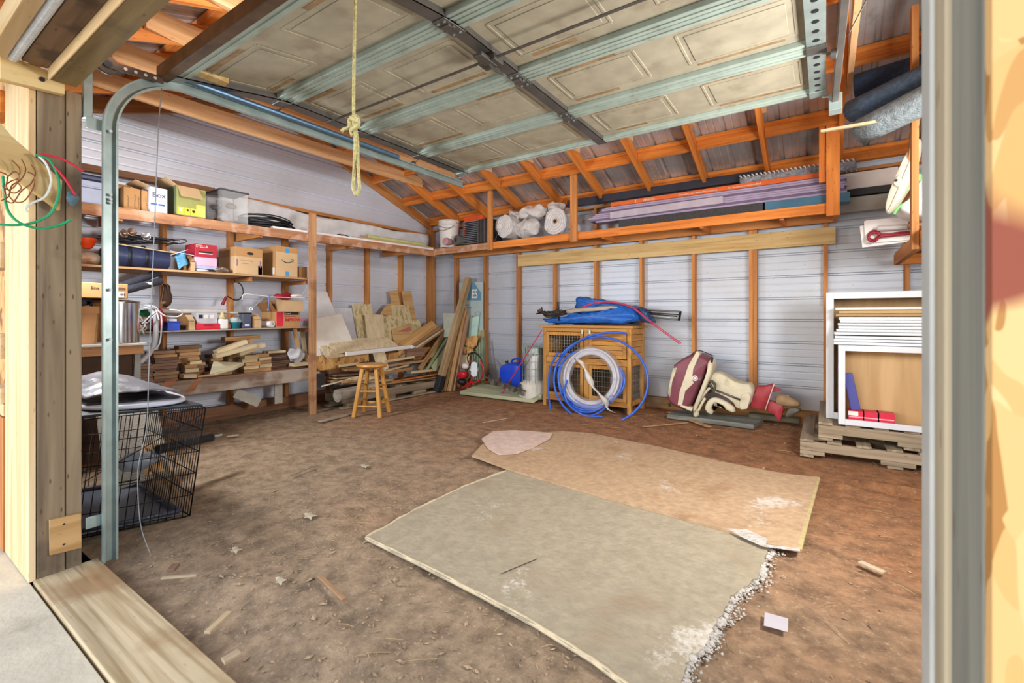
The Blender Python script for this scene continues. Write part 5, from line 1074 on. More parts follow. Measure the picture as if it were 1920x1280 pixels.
# ------------------------------------------------------------ leaning posts in the corner
def lean(name, foot, top, ytop, w, t, mat, lab, zf=.0, xtop=None, cap=False):
    f0 = rz(*foot, zf); t0 = ry(*top, ytop); up = V((0,-1,.3)); f0 = f0 + V((0,0,.004))
    return f0, t0, tag(board(name, f0, t0, w, t, mat, up=up, bevel=.003), lab, 'board')
lp0 = root('leaning_post', rz(820,733,0), 'thick square post with a black foot cap leaning in the corner', 'post')
f0, t0 = rz(820,733,.02), ry(879,521,5.42); d = (t0-f0)
board('post', f0, t0, .085, .085, M_tan2 and wood('leaning_grey', 'b59a75', '8d7350', 'x', knot=.5), up=(0,-1,.3), parent=lp0, bevel=.004)
board('black_foot_cap', f0-d*.004, f0+d*.13, .094, .094, plain('cap_black', '23262b', .6), up=(0,-1,.3), parent=lp0, bevel=.008)
for i, (ft, tp, w, t, m_, lab) in enumerate((
  ((834,733),(868,584),.05,.02,M_off,'first thin plank leaning right of the capped post'),
  ((842,734),(873,577),.06,.03,M_off,'second plank with sawn tip leaning right of the capped post'),
  ((850,733),(878,590),.045,.03,M_wal,'third darker plank leaning right of the capped post'))):
    lean('leaning_plank', ft, tp, 5.38-.02*i, w, t, m_, lab, .005)
for i, (a, b, x0, x1, w, t, m_, lab) in enumerate((
  ((787,692),(832,625),-4.76,-5.0,.06,.035,M_off,'tan stud slanting from the pile towards the corner'),
  ((801,691),(838,634),-4.74,-4.95,.025,.05,wood('green_ply','9aa77c','7f8f66','x',knot=0),'green treated strip slanting from the pile towards the corner'),
  ((812,691),(842,648),-4.72,-4.9,.10,.012,wood('mint_board','bcc3a0','a4ac86','x',knot=0),'pale green slat slanting beside the green treated strip'),
  ((803,668),(834,622),-4.90,-5.1,.03,.03,M_dk,'dark strip behind the slanting tan stud'),
  ((808,670),(826,640),-4.86,-5.0,.08,.012,M_offw,'short pale slat behind the slanting tan stud'))):
    lp_('slanting_strip', a, b, x0, x1, w, t, m_, lab, up=(1,0,.4))
# sheets behind the posts, flat against the back wall studs
def bsheet(name, px, y0, y1, th, mat, lab, cat='panel'):
    ys = [p[1] for p in px]; lo, hi = min(ys), max(ys)
    pts = [ry(a, b, y0+(y1-y0)*(b-lo)/max(1,hi-lo)) for a, b in px]
    return tag(MB().prism(pts, (0, th, 0)).build(name, mat, bevel=.001), lab, cat), pts
M_sign = plain('frosted_sign', 'b9cdd0', .3, alpha=.8, var=.05)
sg = root('store_sign', ry(886,620,5.46), 'frosted pale sheet with white ES lettering on a blue band', 'sign')
pts = [ry(a, b, 5.455) for a, b in ((861,530),(906,528),(906,680),(861,680))]; MB().prism(pts, (0,.004,0)).build('sheet', M_sign, sg)
M_sb = plain('sign_blue', '5f8fae', .5)
pts = [ry(a, b, 5.452) for a, b in ((866,563),(902,563),(902,548),(896,541),(889,529),(880,529),(872,536),(866,548))]; MB().prism(pts, (0,.002,0)).build('blue_house_shape', M_sb, sg)
text('ES', ry(884,558.5,5.449), .185, M_lbl, sg, right=(1,0,0), bold=.004, sx=.66); text('p-WS', ry(872,573,5.449), .03, M_ink, sg, right=(1,0,0)); text('Home Improvement Retail', ry(873,577,5.449), .013, M_ink, sg, right=(1,0,0), sx=.8)
MB().tube([ry(896+5*math.cos(i*PI/6), 588+4*math.sin(i*PI/6), 5.45) for i in range(12)], .003, 5, closed=True).build('logo_outline', plain('sign_line', '8aa0a4', .6), sg)
bsheet('foam_board', [(831,587),(858,587),(856,632),(832,632)], 5.44, 5.42, .012, plain('cream_mint', 'c9d3c4', .7), 'cream and mint board behind the leaning post', 'board')
bsheet('foam_board', [(881,596),(898,592),(893,632),(878,634)], 5.42, 5.40, .02, plain('mint_foam', 'b9dcd3', .7), 'mint green foam board standing before the frosted sign', 'board')
bsheet('door_slab', [(870,628),(907,618),(907,700),(872,712)], 5.43, 5.36, .02, wood('olive_ply', 'b3ab80', '938b62', 'z', knot=.2), 'olive brown plywood standing behind the red machine', 'plywood')
for k in range(5):
    bsheet('green_slat', [(884+4.4*k,668-8*k),(887.5+4.4*k,664-8*k),(889+4.0*k,712),(886+4.0*k,714)], 5.35, 5.22, .05, wood('green_slat','8fa083','6e8066','z',knot=0), ('first','second','third','fourth','fifth')[k]+' thin green slat of the fan before the olive plywood', 'slat')
bsheet('osb_scrap', [(872,632),(897,628),(893,648),(884,654),(870,645)], 5.34, 5.32, .012, M_osb, 'upper strand board scrap before the olive plywood', 'board')
bsheet('osb_scrap', [(866,650),(884,650),(888,660),(872,665)], 5.33, 5.31, .012, M_osb, 'lower strand board scrap before the olive plywood', 'board')
bsheet('osb_scrap', [(862,665),(880,664),(878,690),(862,692)], 5.33, 5.31, .012, M_pw, 'small pale plywood square beside the leaning planks', 'board')
# ------------------------------------------------------------ stool
sx_ = rz(694,785,0); sc_ = rz(702,778,0)
sc_ = V(((rz(670,782,0)+rz(733,776,0))/2)); sc_ = V((sc_.x-.055, sc_.y+.01, 0)); seatz = 1.08-(681-594)/FPX*((sc_-O0).dot(_f))
stl = root('bar_stool', sc_, 'varnished pine bar stool with round seat before the timber pile', 'stool')
M_st = wood('varnished_pine', 'cf9a4e', 'b17a33', 'z', .4, .1, .02); M_sts = wood('varnished_pine', 'cf9a4e', 'b17a33', 'x', .4, .1, .02)
MB().lathe([(.001,-.004),(.135,-.006),(.155,0),(.165,.012),(.165,.022),(.158,.032),(.135,.036),(.06,.030),(.001,.028)], (sc_.x, sc_.y, seatz-.036), 40).build('seat', M_sts, stl, smooth=2)
lgs = []
a0 = math.radians(30)
for k in range(4):
    a = a0+PI/2*k+PI/4; tp = V((sc_.x+.105*math.cos(a), sc_.y+.105*math.sin(a), seatz-.038)); ft = V((sc_.x+.205*math.cos(a), sc_.y+.205*math.sin(a), .0))
    m = frameM(ft, tp, (math.cos(a0), math.sin(a0), 0)); L_ = (tp-ft).length
    MB().box((0,0,0), (L_, .040, .040)).build('leg', wood('varnished_pine', 'cf9a4e', 'b17a33', 'x', .4, .1, .02), stl, bevel=.006, M=m); lgs.append((ft, tp))
for k in range(4):
    for f in ((.30, .62) if k % 2 else (.22, .52)):
        A = lgs[k][0].lerp(lgs[k][1], f); B = lgs[(k+1)%4][0].lerp(lgs[(k+1)%4][1], f); MB().cyl(A, B, .010, n=12).build('stretcher', M_sts, stl, smooth=2)
# ================================================================ BACK WALL FLOOR ITEMS
# green board on the ground
gb = [rz(862,733,.06), rz(905,718,.13), rz(1016,738,.13), rz(1000,749,.06)]
tag(MB().prism(gb, (0,0,-.045)).build('ground_board', wood('mossy_board', 'b9b798', '8d9a7a', 'x', .85, .2, .05), bevel=.004), 'mossy green thick board lying on the dirt before the back wall', 'board')
# red two-man auger engine
ax_ = root('auger_engine', rz(886,722,.05), 'red auger engine with handles and white fuel tank', 'power auger')
M_er = plain('engine_red', 'c01c30', .35, coat=.3); M_alu = plain('cast_alu', 'b5b8bc', .4, .7)
yv = 5.12
MB().blob(ry(873,686,yv-.03), (.05,.05,.04), p=.8).build('fuel_tank', plain('tank_white', 'dfdcd8', .4), ax_, smooth=True)
MB().pillow([ry(a,b,yv) for a,b in ((861,696),(874,694),(877,704),(872,711),(860,708))], (0,1,0), .06, .3, 3, sm=1).build('red_shroud', M_er, ax_, smooth=True)
MB().blob(ry(889,692,yv), (.055,.06,.06), jit=.02, fq=25, p=.7).build('engine_block', M_alu, ax_, smooth=False)
for k in range(5): MB().cyl(ry(889,684+4*k,yv-.05), ry(889,684+4*k,yv+.05), .045, n=16).build('cooling_fin', M_alu, ax_)
MB().tube(crv([ry(a,b,yv-.05) for a,b in ((876,730),(884,710),(886,695),(885,680),(880,676))]), .012, 10).build('frame_bar', M_er, ax_, smooth=True); MB().tube(crv([ry(a,b,yv-.05) for a,b in ((866,728),(880,718),(892,716),(903,708),(906,690),(900,676))]), .012, 10).build('frame_bar', M_er, ax_, smooth=True)
MB().tube(crv([ry(a,b,yv+.02) for a,b in ((878,680),(877,668),(884,661),(894,663),(902,674),(905,690))]), .010, 10).build('black_handle', M_black, ax_, smooth=True)
MB().blob(ry(866,716,yv-.02), (.07,.06,.05), jit=.01, fq=14).build('dark_housing', M_black, ax_, smooth=True)
# auger bit
ab = root('auger_bit', rz(950,735,.06), 'rusty spiral auger bit lying on the mossy board', 'auger bit')
p0, p1 = ry(908,706,5.02), ry(985,733,4.86); d = (p1-p0); e = d.normalized(); u = e.orthogonal().normalized(); v = e.cross(u)
M_ab = plain('auger_steel', '6c6a62', .5, .5, .3, dirt=('83604a', 10, .5, .7)); MB().cyl(p0, p1, .012, n=12).build('shaft', M_ab, ab, smooth=2)
b = MB(); N_ = 90; vs = []
for i in range(N_+1):
    a = 2*PI*3.6*i/N_; c = p0+d*(.12+.86*i/N_); r_ = .068
    for q in (.010, r_):
        w_ = (u*math.cos(a)+v*math.sin(a))*q; vs.append(c+w_-e*.003); vs.append(c+w_+e*.003)
fs = []
for i in range(N_):
    j = i*4; k = j+4; fs += [(j,k,k+2,j+2), (j+1,j+3,k+3,k+1), (j+2,k+2,k+3,j+3), (j,j+1,k+1,k)]
b.add(vs, fs).build('flighting', M_ab, ab, smooth=False)
# blue jug
jr = root('water_jug', rz(963,727,.0), 'bright blue plastic jug with handle standing by the heater', 'jug')
yj = 5.27; q = [ry(a,b,yj) for a,b in ((942,690),(945,684),(955,679),(975,678),(984,683),(986,692),(986,722),(981,731),(948,731),(942,722))]
MB().pillow(q, (0,1,0), .11, .18, 5, sm=2).build('body', plain('jug_blue', '1d48d2', .35, var=.06), jr, smooth=True)
MB().cyl(ry(951,680,yj), ry(950,676,yj), .022, n=16).build('black_cap', M_black, jr, smooth=2)
MB().tube(crv([ry(a,b,yj) for a,b in ((958,682),(962,674),(974,673),(981,680),(983,690))]), .013, 10).build('handle', plain('jug_blue', '1d48d2', .35, var=.06), jr, smooth=True)
# kerosene heater with guard
hc = V(((ry(1002,700,5.08)).x, 5.08, 0)); m_ = (hc-O0).dot(_f); hr = 22/FPX*m_; z_of = lambda py: 1.08-(py-594)/FPX*m_
kh = root('kerosene_heater', hc, 'cream kerosene heater with wire guard beside the hutch', 'heater')
M_cream = plain('cream_enamel', 'd6d2c6', .45, dirt=('9c8262', 8, .6, .6)); zb_ = .05
MB().lathe([(hr*1.25,zb_),(hr*1.3,zb_+.02),(hr*1.25,z_of(718)),(hr*1.0,z_of(714)),(hr*.9,z_of(712))], hc, 36).build('base_tank', M_cream, kh, smooth=2)
MB().lathe([(hr*.80,z_of(714)),(hr*.80,z_of(664)),(hr*.7,z_of(662)),(hr*.001,z_of(661))], hc, 36).build('chimney', plain('steel_white', 'cfd0cf', .35, .5), kh, smooth=2); MB().lathe([(hr*.82,z_of(662)),(hr*.82,z_of(652)),(hr*.6,z_of(650)),(.001,z_of(650))], hc, 36).build('top_plate', M_galv, kh, smooth=2)
b = MB()
for k in range(26):
    a = 2*PI*k/26; c = V((math.cos(a), math.sin(a), 0))*hr*1.05; b.tube([hc+c+V((0,0,z_of(716))), hc+c+V((0,0,z_of(648))), hc+c*.8+V((0,0,z_of(643)))], .0022, 5)
for py in (716, 702, 690, 676, 664, 650): b.tube([hc+V((math.cos(a)*hr*1.05, math.sin(a)*hr*1.05, z_of(py))) for a in [2*PI*i/30 for i in range(30)]], .0025, 5, closed=True)
b.build('wire_guard', M_galv, kh, smooth=True); MB().tube(crv([hc+V((-hr*1.1,-.02,z_of(668))), hc+V((-hr*.4,-hr*1.2,z_of(690))), hc+V((hr*.6,-hr*1.15,z_of(660)))]), .003, 6).build('bail_handle', M_steel, kh, smooth=True)
M_pink = plain('pink_pole', 'c2345a', .4)
tag(MB().cyl(rz(935,748,.0)+V((0,0,.0)), ry(1016,619,4.86), .0065, n=12).build('pink_pole', M_pink, smooth=2), 'thin pink pole leaning against the left front of the hutch', 'pole')
# ------------------------------------------------------------ hutch
yh = 4.93; xl, xr2 = ry(1018,690,yh).x, ry(1183,690,yh).x; W_ = xr2-xl; D_ = .46; H_ = .98
hu = root('rabbit_hutch', ((xl+xr2)/2, yh+D_/2, 0), 'honey coloured two storey wooden rabbit hutch with wire doors', 'hutch')
HC = dict(c1='c8934c', c2='a87334'); hz_, hx_ = wood('hutch_wood', ax='z', knot=.2, rnd=.05, **HC), wood('hutch_wood', ax='x', knot=.2, rnd=.05, **HC)
def hb(nm, a, b, mat=hx_, par=hu, bv=.003): return MB().bb(a, b).build(nm, mat, par, bevel=bv)
pw = .045
for xx in (xl, xr2-pw):
    for yy in (yh, yh+D_-pw): hb('leg_post', (xx, yy, .0), (xx+pw, yy+pw, H_-.03), hz_)
hb('top_board', (xl-.04, yh-.03, H_-.028), (xr2+.03, yh+D_+.03, H_), hx_)
hb('top_rail', (xl+pw, yh+.004, H_-.075), (xr2-pw, yh+.03, H_-.0285)); hb('middle_rail', (xl+pw, yh+.004, .53), (xr2-pw, yh+.03, .60)); hb('bottom_rail', (xl+pw, yh+.004, .075), (xr2-pw, yh+.03, .13)); hb('tray_front', (xl+.12, yh-.006, .555), (xr2-.12, yh+.0035, .585))
xm = xl+W_*.52
hb('centre_post', (xm-.03, yh+.004, .60), (xm+.03, yh+.03, H_-.075), hz_); hb('centre_post', (xm-.03, yh+.004, .13), (xm+.03, yh+.03, .53), hz_)
def meshdoor(x0, x1, z0, z1, nm='mesh_door', nx=12, nz=5):
    dr_ = MB(); f = .04
    dr_.bb((x0, yh-.008, z0), (x0+f, yh+.003, z1)); dr_.bb((x1-f, yh-.008, z0), (x1, yh+.003, z1)); dr_.bb((x0+f, yh-.008, z0), (x1-f, yh+.003, z0+f)); dr_.bb((x0+f, yh-.008, z1-f), (x1-f, yh+.003, z1))
    o = dr_.build(nm, hz_, hu, bevel=.002); w = MB()
    for k in range(1, nx): xx = x0+f+(x1-x0-2*f)*k/nx; w.tube([V((xx, yh, z0+f)), V((xx, yh, z1-f))], .0013, 4)
    for k in range(1, nz+1): zz_ = z0+f+(z1-z0-2*f)*k/(nz+.5); w.tube([V((x0+f, yh-.002, zz_)), V((x1-f, yh-.002, zz_))], .0018, 4)
    w.build('wire_mesh', M_galv, o); return o
meshdoor(xl+pw+.005, xm-.035, .61, H_-.08); meshdoor(xl+pw+.005, xm-.035, .135, .525); meshdoor(xm+.035, xr2-pw-.005, .135, .525)
pd = MB(); x0, x1 = xm+.035, xr2-pw-.005; dz_ = (H_-.08-.61-.08)/4
o = MB(); f = .04; o.bb((x0, yh-.008, .61), (x0+f, yh+.003, H_-.08)); o.bb((x1-f, yh-.008, .61), (x1, yh+.003, H_-.08)); o.bb((x0+f, yh-.008, .61), (x1-f, yh+.003, .65)); o.bb((x0+f, yh-.008, H_-.12), (x1-f, yh+.003, H_-.08)); od = o.build('plank_door', hx_, hu, bevel=.002)
for k in range(4): MB().bb((x0+f, yh-.002, .65+dz_*k+.002), (x1-f, yh+.006, .65+dz_*(k+1)-.002)).build('door_plank', hx_, od, bevel=.003)
for xx in (xm-.045, xm+.05): MB().bb((xx-.012, yh-.016, H_-.10), (xx+.012, yh-.008, H_-.05)).build('latch', M_galv, hu, bevel=.002)
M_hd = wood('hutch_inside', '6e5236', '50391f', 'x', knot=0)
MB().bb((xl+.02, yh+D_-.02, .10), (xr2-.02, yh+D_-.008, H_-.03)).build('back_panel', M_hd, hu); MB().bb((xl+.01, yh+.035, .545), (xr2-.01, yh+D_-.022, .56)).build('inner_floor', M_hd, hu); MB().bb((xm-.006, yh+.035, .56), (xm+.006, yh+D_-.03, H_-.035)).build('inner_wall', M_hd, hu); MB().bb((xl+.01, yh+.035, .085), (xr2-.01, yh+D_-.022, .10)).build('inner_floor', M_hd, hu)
for k in range(5): MB().bb((xr2-.018, yh+pw, .60+.07*k+.002), (xr2-.006, yh+D_-pw, .60+.07*(k+1)-.002)).build('side_plank', wood('hutch_wood', ax='y', knot=.2, rnd=.05, **HC), hu, bevel=.003)
for k in range(5): MB().bb((xl+.006, yh+pw, .60+.07*k+.002), (xl+.018, yh+D_-pw, .60+.07*(k+1)-.002)).build('side_plank', wood('hutch_wood', ax='y', knot=.2, rnd=.05, **HC), hu, bevel=.003)
hb('side_rail', (xr2-.035, yh+pw, .53), (xr2-.005, yh+D_-pw, .60)); hb('side_rail', (xr2-.035, yh+pw, .09), (xr2-.005, yh+D_-pw, .14))
w = MB()
for k in range(1, 14): yy = yh+pw+(D_-2*pw)*k/14; w.tube([V((xr2-.02, yy, .14)), V((xr2-.02, yy, .53))], .0013, 4)
for k in range(1, 7): w.tube([V((xr2-.02, yh+pw, .14+.055*k)), V((xr2-.02, yh+D_-pw, .14+.055*k))], .0013, 4)
w.build('side_mesh', M_galv, hu)
# tarp and poles on the hutch
zt_ = H_+.002
tp_ = root('blue_tarp', (xl+.5, yh+.2, zt_), 'crumpled blue tarp folded on top of the hutch', 'tarp')
q = [ry(a, b, yh+.1) for a, b in ((1017,596),(1040,598),(1060,592),(1090,586),(1120,583),(1160,577),(1190,574),(1197,584),(1205,600),(1180,606),(1100,606),(1030,606))]
MB().pillow([V((p.x, p.y+.08, max(p.z, zt_+.004))) for p in q], (0,1,0), .19, .12, 8, sm=2, jit=.03, seed=3).build('lower_fold', M_tarp, tp_, smooth=True)
q = [ry(a, b, yh+.25) for a, b in ((1079,586),(1082,562),(1088,556),(1100,558),(1120,561),(1150,566),(1180,572),(1200,580),(1190,588),(1120,590))]
MB().pillow(q, (0,1,0), .10, .25, 6, sm=2, jit=.03, seed=8).build('upper_fold', M_tarp, tp_, smooth=True)
q = [ry(a, b, yh+.05) for a, b in ((1190,580),(1210,585),(1216,600),(1222,612),(1210,612),(1196,602))]
MB().pillow([V((p.x, p.y+.12, p.z+.03)) for p in q], (0,1,0), .10, .25, 5, sm=1, jit=.03, seed=5).build('hanging_fold', plain('tarp_dark', '1b3f6b', .4, bump=.6), tp_, smooth=True)
cl = MB().pillow([ry(a, b, yh+.02) for a, b in ((1058,582),(1080,578),(1110,576),(1150,573),(1165,575),(1150,580),(1100,584),(1065,589))], (0,1,0), .05, .3, 4, sm=2, jit=.015, seed=2); tag(cl.build('canvas_bundle', plain('canvas_tan', 'b0a595', .8, bump=.4), smooth=True), 'folded tan canvas bundle lying across the blue tarp', 'canvas')
tn = root('folding_frame', (xl+.5, yh, zt_+.1), 'bundle of dark folding metal poles sticking out over the hutch', 'pole bundle')
for k, (a, b) in enumerate((((1205,581),(1276,584)), ((1203,585),(1276,590)), ((1200,589),(1272,597)), ((1204,593),(1274,600)), ((1204,587),(1270,593)))):
    MB().tube([ry(*a, yh+.10+.02*k), ry(*b, yh+.10+.02*k)], .0065 if k else .009, 8).build('pole', (M_steel, M_black, M_galv)[k % 3], tn, smooth=True)
MB().beam(ry(1276,583,yh+.12), ry(1273,601,yh+.14), .02, .02).build('end_cap', M_black, tn, bevel=.003)
for k in range(4): MB().tube(crv([ry(1006+3*k,588-4*k,yh+.12), ry(1025,585+3*k,yh+.08), ry(1064,582+2*k,yh+.1)]), .010, 8).build('pole_end', (M_black, M_rust)[k % 2], tn, smooth=True)
for k in range(6): MB().blob(ry(1012+8*k, 585+R.uniform(-3,3), yh+.10), (.03,.03,.018), jit=.012, fq=30, seed=k).build('joint_bracket', M_rust, tn, smooth=True)
MB().tube([ry(1046,566,yh-.01), ry(1048,601,yh-.03)], .008, 8).build('black_peg', M_black, tn, smooth=True)
for k in range(2): tag(MB().tube(crv([ry(1080,580+2*k,yh+.0), ry(1115,567+k,yh+.05), ry(1150,566+k,yh+.05), ry(1185,575+2*k,yh+.02), ry(1220,602+3*k,yh-.02), ry(1277-3*k,643+k,yh-.10)]), .005, 8).build('pink_pole', M_pink, smooth=True), ('upper','lower')[k]+' of the two flexible pink poles bending down past the hutch', 'pole')
# ------------------------------------------------------------ pipe coils leaning on the hutch
ts_ = V((0, .17, .985)).normalized()
def ringpts(cpx, cpy, y0, rx_, rz_, a0=0, a1=2*PI, n=60, dy=0, grow=0):
    c = ry(cpx, cpy, y0); return [c + V((1,0,0))*math.cos(a)*(rx_+grow*i/n) + ts_*math.sin(a)*(rz_+grow*i/n) + V((0, dy*i/n, 0)) for i, a in enumerate([a0+(a1-a0)*j/n for j in range(n+1)])]
bh = root('blue_pipe_coil', rz(1115,785,0), 'loosely coiled bright blue plastic pipe leaning on the hutch', 'pipe coil')
MB().tube(ringpts(1120,712,4.74,.555,.475, math.radians(150), math.radians(-225), 90, .03), .0125, 12).build('outer_loop', M_bluehose, bh, smooth=True)
MB().tube(crv([ry(a,b,4.80) for a,b in ((1040,715),(1043,690),(1055,668),(1072,649),(1095,634),(1122,626),(1150,623),(1175,625))]), .0125, 12).build('free_end', M_bluehose, bh, smooth=True)
for k in range(5): MB().tube(ringpts(1100+2*k,716-1.5*k,4.755+.018*(k%3),.37+.018*k,.385-.012*k, math.radians(150-8*k), math.radians(372+6*k), 50, .07, -.085), .0125, 12).build('coil_turn', M_bluehose, bh, smooth=True)
MB().tube(ringpts(1098,712,4.78,.36,.40, math.radians(-20), math.radians(-100), 20), .0115, 10).build('coil_turn', M_bluehose, bh, smooth=True)
MB().tube(crv([ry(1064,712,4.72), ry(1058,735,4.71), ry(1068,760,4.70), ry(1095,778,4.68), ry(1130,781,4.68)]), .0115, 10).build('inner_tail', M_bluehose, bh, smooth=True)
e_ = [ry(a, b, 4.74) for a, b in ((1047,660),(1032,690),(1028,730),(1033,773))]; MB().tube(crv(e_), .0115, 10).build('dropping_tail', M_bluehose, bh, smooth=True)
wc = root('wrapped_pipe_coil', rz(1108,778,0), 'coil of clear pipe wrapped in cloudy plastic film leaning on the hutch', 'pipe coil')
for k in range(7): MB().tube(ringpts(1107,708,4.80+.02*(k%3),.275+.018*(k//2),.27+.018*(k//2)), .0115, 8).build('pipe_turn', plain('pipe_milky', 'c7c8d8', .3, var=.08), wc, smooth=True)
b = MB(); c = ry(1107,708,4.82); vs = []; nu, nv = 64, 12
for i in range(nu):
    a = 2*PI*i/nu
    for j in range(nv):
        t = 2*PI*j/nv; rr_ = .30+.062*math.cos(t); p = c+V((1,0,0))*math.cos(a)*rr_*1.06+ts_*math.sin(a)*rr_*1.0+V((0,1,0))*.07*math.sin(t); vs.append(p+noise.noise_vector(p*11)*.022)
b.add(vs, [(i*nv+j, ((i+1)%nu)*nv+j, ((i+1)%nu)*nv+(j+1)%nv, i*nv+(j+1)%nv) for i in range(nu) for j in range(nv)]); b.build('film_wrap', M_film, wc, smooth=True)
tp2 = crv([ry(a, bb__, 4.69) for a, bb__ in ((1082,672),(1097,690),(1108,720),(1128,742),(1140,765),(1148,770))], 5)
b = MB(); vs = []
for i, p in enumerate(tp2):
    w = .035+.02*math.sin(i*.9); n_ = noise.noise_vector(p*20)*.02; vs += [p+V((-w,0,.4*w))+n_, p+V((0,-.03,0)), p+V((w,0,-.4*w))-n_]
b.add(vs, [(i*3+j, i*3+3+j, i*3+4+j, i*3+1+j) for i in range(len(tp2)-1) for j in (0, 1)]); b.build('torn_film_strip', plain('film_torn', 'cfc9c0', .3, bump=.8, bscale=50), wc, smooth=True, thick=.003)
# ================================================================ OUTBOARD MOTOR
ym_ = 5.10
om = root('outboard_motor', rz(1330,785,0), 'old maroon and cream boat outboard motor lying against the back wall', 'outboard motor')
M_mar = plain('maroon_paint', '7d4450', .45, var=.18, scale=6, dirt=('a9989a', 9, .6, .6)); M_crm = plain('cream_paint', 'd8cfb4', .5, var=.08, dirt=('8f8468', 10, .6, .6)); M_mred = plain('worn_red', 'a3333c', .5, var=.2, scale=10, dirt=('c9a9a4', 14, .62, .7)); M_eng = plain('greasy_metal', '5b564c', .5, .5, .3)
def zp(l, dy=0): return [ry(1180+a/4.571, 560+b/4.571, ym_+dy) for a, b in l]
MB().pillow(zp([(395,560),(470,505),(560,460),(610,455),(700,490),(722,520),(700,560),(620,760),(530,955),(430,930),(350,870),(345,800)]), (0,1,0), .17, .16, 6, sm=2).build('cowl', M_mar, om, smooth=True)
MB().prism(zp([(578,445),(606,470),(548,600),(536,690),(552,722),(480,790),(450,918),(412,912),(428,800),(505,570)], -.178), (0,.10,0)).build('cream_band', M_crm, om, bevel=.004)
MB().prism(zp([(430,905),(545,935),(530,965),(440,925)], -.172), (0,.08,0)).build('cream_foot', M_crm, om, bevel=.004)
MB().pillow(zp([(395,575),(430,550),(440,570),(385,700),(370,860),(350,855),(345,790),(375,640)], -.08), (0,1,0), .09, .2, 4, sm=1).build('cream_cap', M_crm, om, smooth=True)
c = zp([(563,680)], -.174)[0]; MB().cyl(c, c+V((0,-.006,0)), .028, n=26).build('round_emblem', plain('emblem_white', 'e4dde0', .4), om, smooth=2)
c2_ = c+V((0,-.0065,0)); MB().tube([c2_+V((math.cos(t)*.016, 0, math.sin(t)*.016)) for t in [i*2*PI/16 for i in range(16)]], .0025, 6, closed=True).build('emblem_mark', M_mar, om, smooth=True)
MB().tube(crv(zp([(710,500),(700,560),(640,720),(560,930)], -.14)), .010, 8).build('black_seal', M_black, om, smooth=True)
MB().pillow(zp([(700,500),(745,530),(735,600),(690,720),(600,930),(565,985),(560,940),(640,740),(700,580)], -.03), (0,1,0), .13, .15, 4, sm=1).build('engine_pan', M_crm, om, smooth=True)
MB().tube(crv(zp([(385,575),(430,540),(500,510),(560,455),(610,445),(700,480),(722,490)], -.12)), .005, 6).build('starter_cord', M_black, om, smooth=True)
MB().pillow(zp([(720,620),(800,622),(880,672),(935,705),(1095,728),(1045,925),(945,952),(900,870),(765,800),(715,790),(690,700)], .0), (0,1,0), .10, .14, 5, sm=1).build('leg_housing', M_crm, om, smooth=True)
MB().prism(zp([(960,820),(1020,800),(1042,840),(1010,945),(955,950),(940,910)], -.115), (0,.03,0)).build('mount_boss', M_crm, om, bevel=.006)
MB().tube(zp([(745,785),(950,865)], -.11), .010, 8).build('tilt_rod', M_steel, om, smooth=True); MB().prism(zp([(765,690),(900,745),(885,770),(760,715)], -.103), (0,.01,0)).build('raised_panel', M_crm, om, bevel=.003)
MB().pillow(zp([(650,910),(690,850),(755,838),(900,915),(917,978),(850,955),(775,885),(720,880),(725,1000),(650,965)], -.1), (0,1,0), .035, .15, 3, sm=1).build('clamp_bracket', M_crm, om, smooth=True)
for k, l in enumerate(([(640,720),(690,735),(720,790)], [(600,880),(630,830),(690,760)], [(660,960),(700,900),(760,870)], [(590,960),(620,900),(650,850)], [(700,700),(735,740),(720,800)])): MB().tube(crv(zp(l, -.10-.01*k)), .013, 8).build('linkage', (M_eng, M_crm)[k % 2], om, smooth=True)
for k in range(5): MB().blob(zp([(640+22*k, 730+30*(k % 3))], -.07)[0], (.02,.03,.02), jit=.01, fq=40, seed=k).build('carburettor_part', M_eng, om, smooth=True)
MB().blob(zp([(575,975)], -.10)[0], (.03,.03,.05), jit=.01, fq=20).build('clamp_screw', M_crm, om, smooth=True)
MB().pillow(zp([(1098,742),(1170,740),(1243,722),(1195,860),(1165,952),(1030,930)], .0), (0,1,0), .06, .12, 4, sm=0).build('red_housing', M_mred, om, smooth=True)
MB().tube(zp([(1243,724),(1196,860),(1166,950)], -.05), .006, 6).build('worn_rim', plain('rim_pale', 'd9c3be', .6), om, smooth=True)
MB().pillow(zp([(1190,860),(1255,880),(1332,910),(1320,965),(1300,1045),(1280,1056),(1245,985),(1165,952)], .0), (0,1,0), .035, .15, 3, sm=1).build('skeg', M_mred, om, smooth=True)
MB().prism(zp([(1232,748),(1312,782),(1205,806)], -.02), (0,.03,0)).build('cavitation_fin', M_mred, om, bevel=.004)
c0_, c1_ = zp([(1270,860)], 0)[0], zp([(1465,905)], -.02)[0]; MB().tube([c0_.lerp(c1_, t) for t in (0,.3,.7,.95,1)], [.055,.055,.04,.022,.004], 18).build('propeller_hub', plain('hub_tan', 'a98a66', .6, var=.25), om, smooth=True)
for k, l in enumerate(([(1330,1010),(1360,940),(1400,930),(1475,945),(1470,965),(1400,1000),(1350,1030)], [(1240,840),(1290,850),(1330,880),(1290,885)], [(1345,870),(1330,830),(1370,825),(1385,870)])): MB().pillow(zp(l, -.05+.05*k), (.2,1,.1), .012, .25, 3, sm=1, jit=.01, seed=k).build('propeller_blade', (M_eng, M_mred, M_crm)[k], om, smooth=True)
bd_ = [rz(1250,778,.045), rz(1268,770,.045), rz(1424,784,.045), rz(1418,792,.045)]
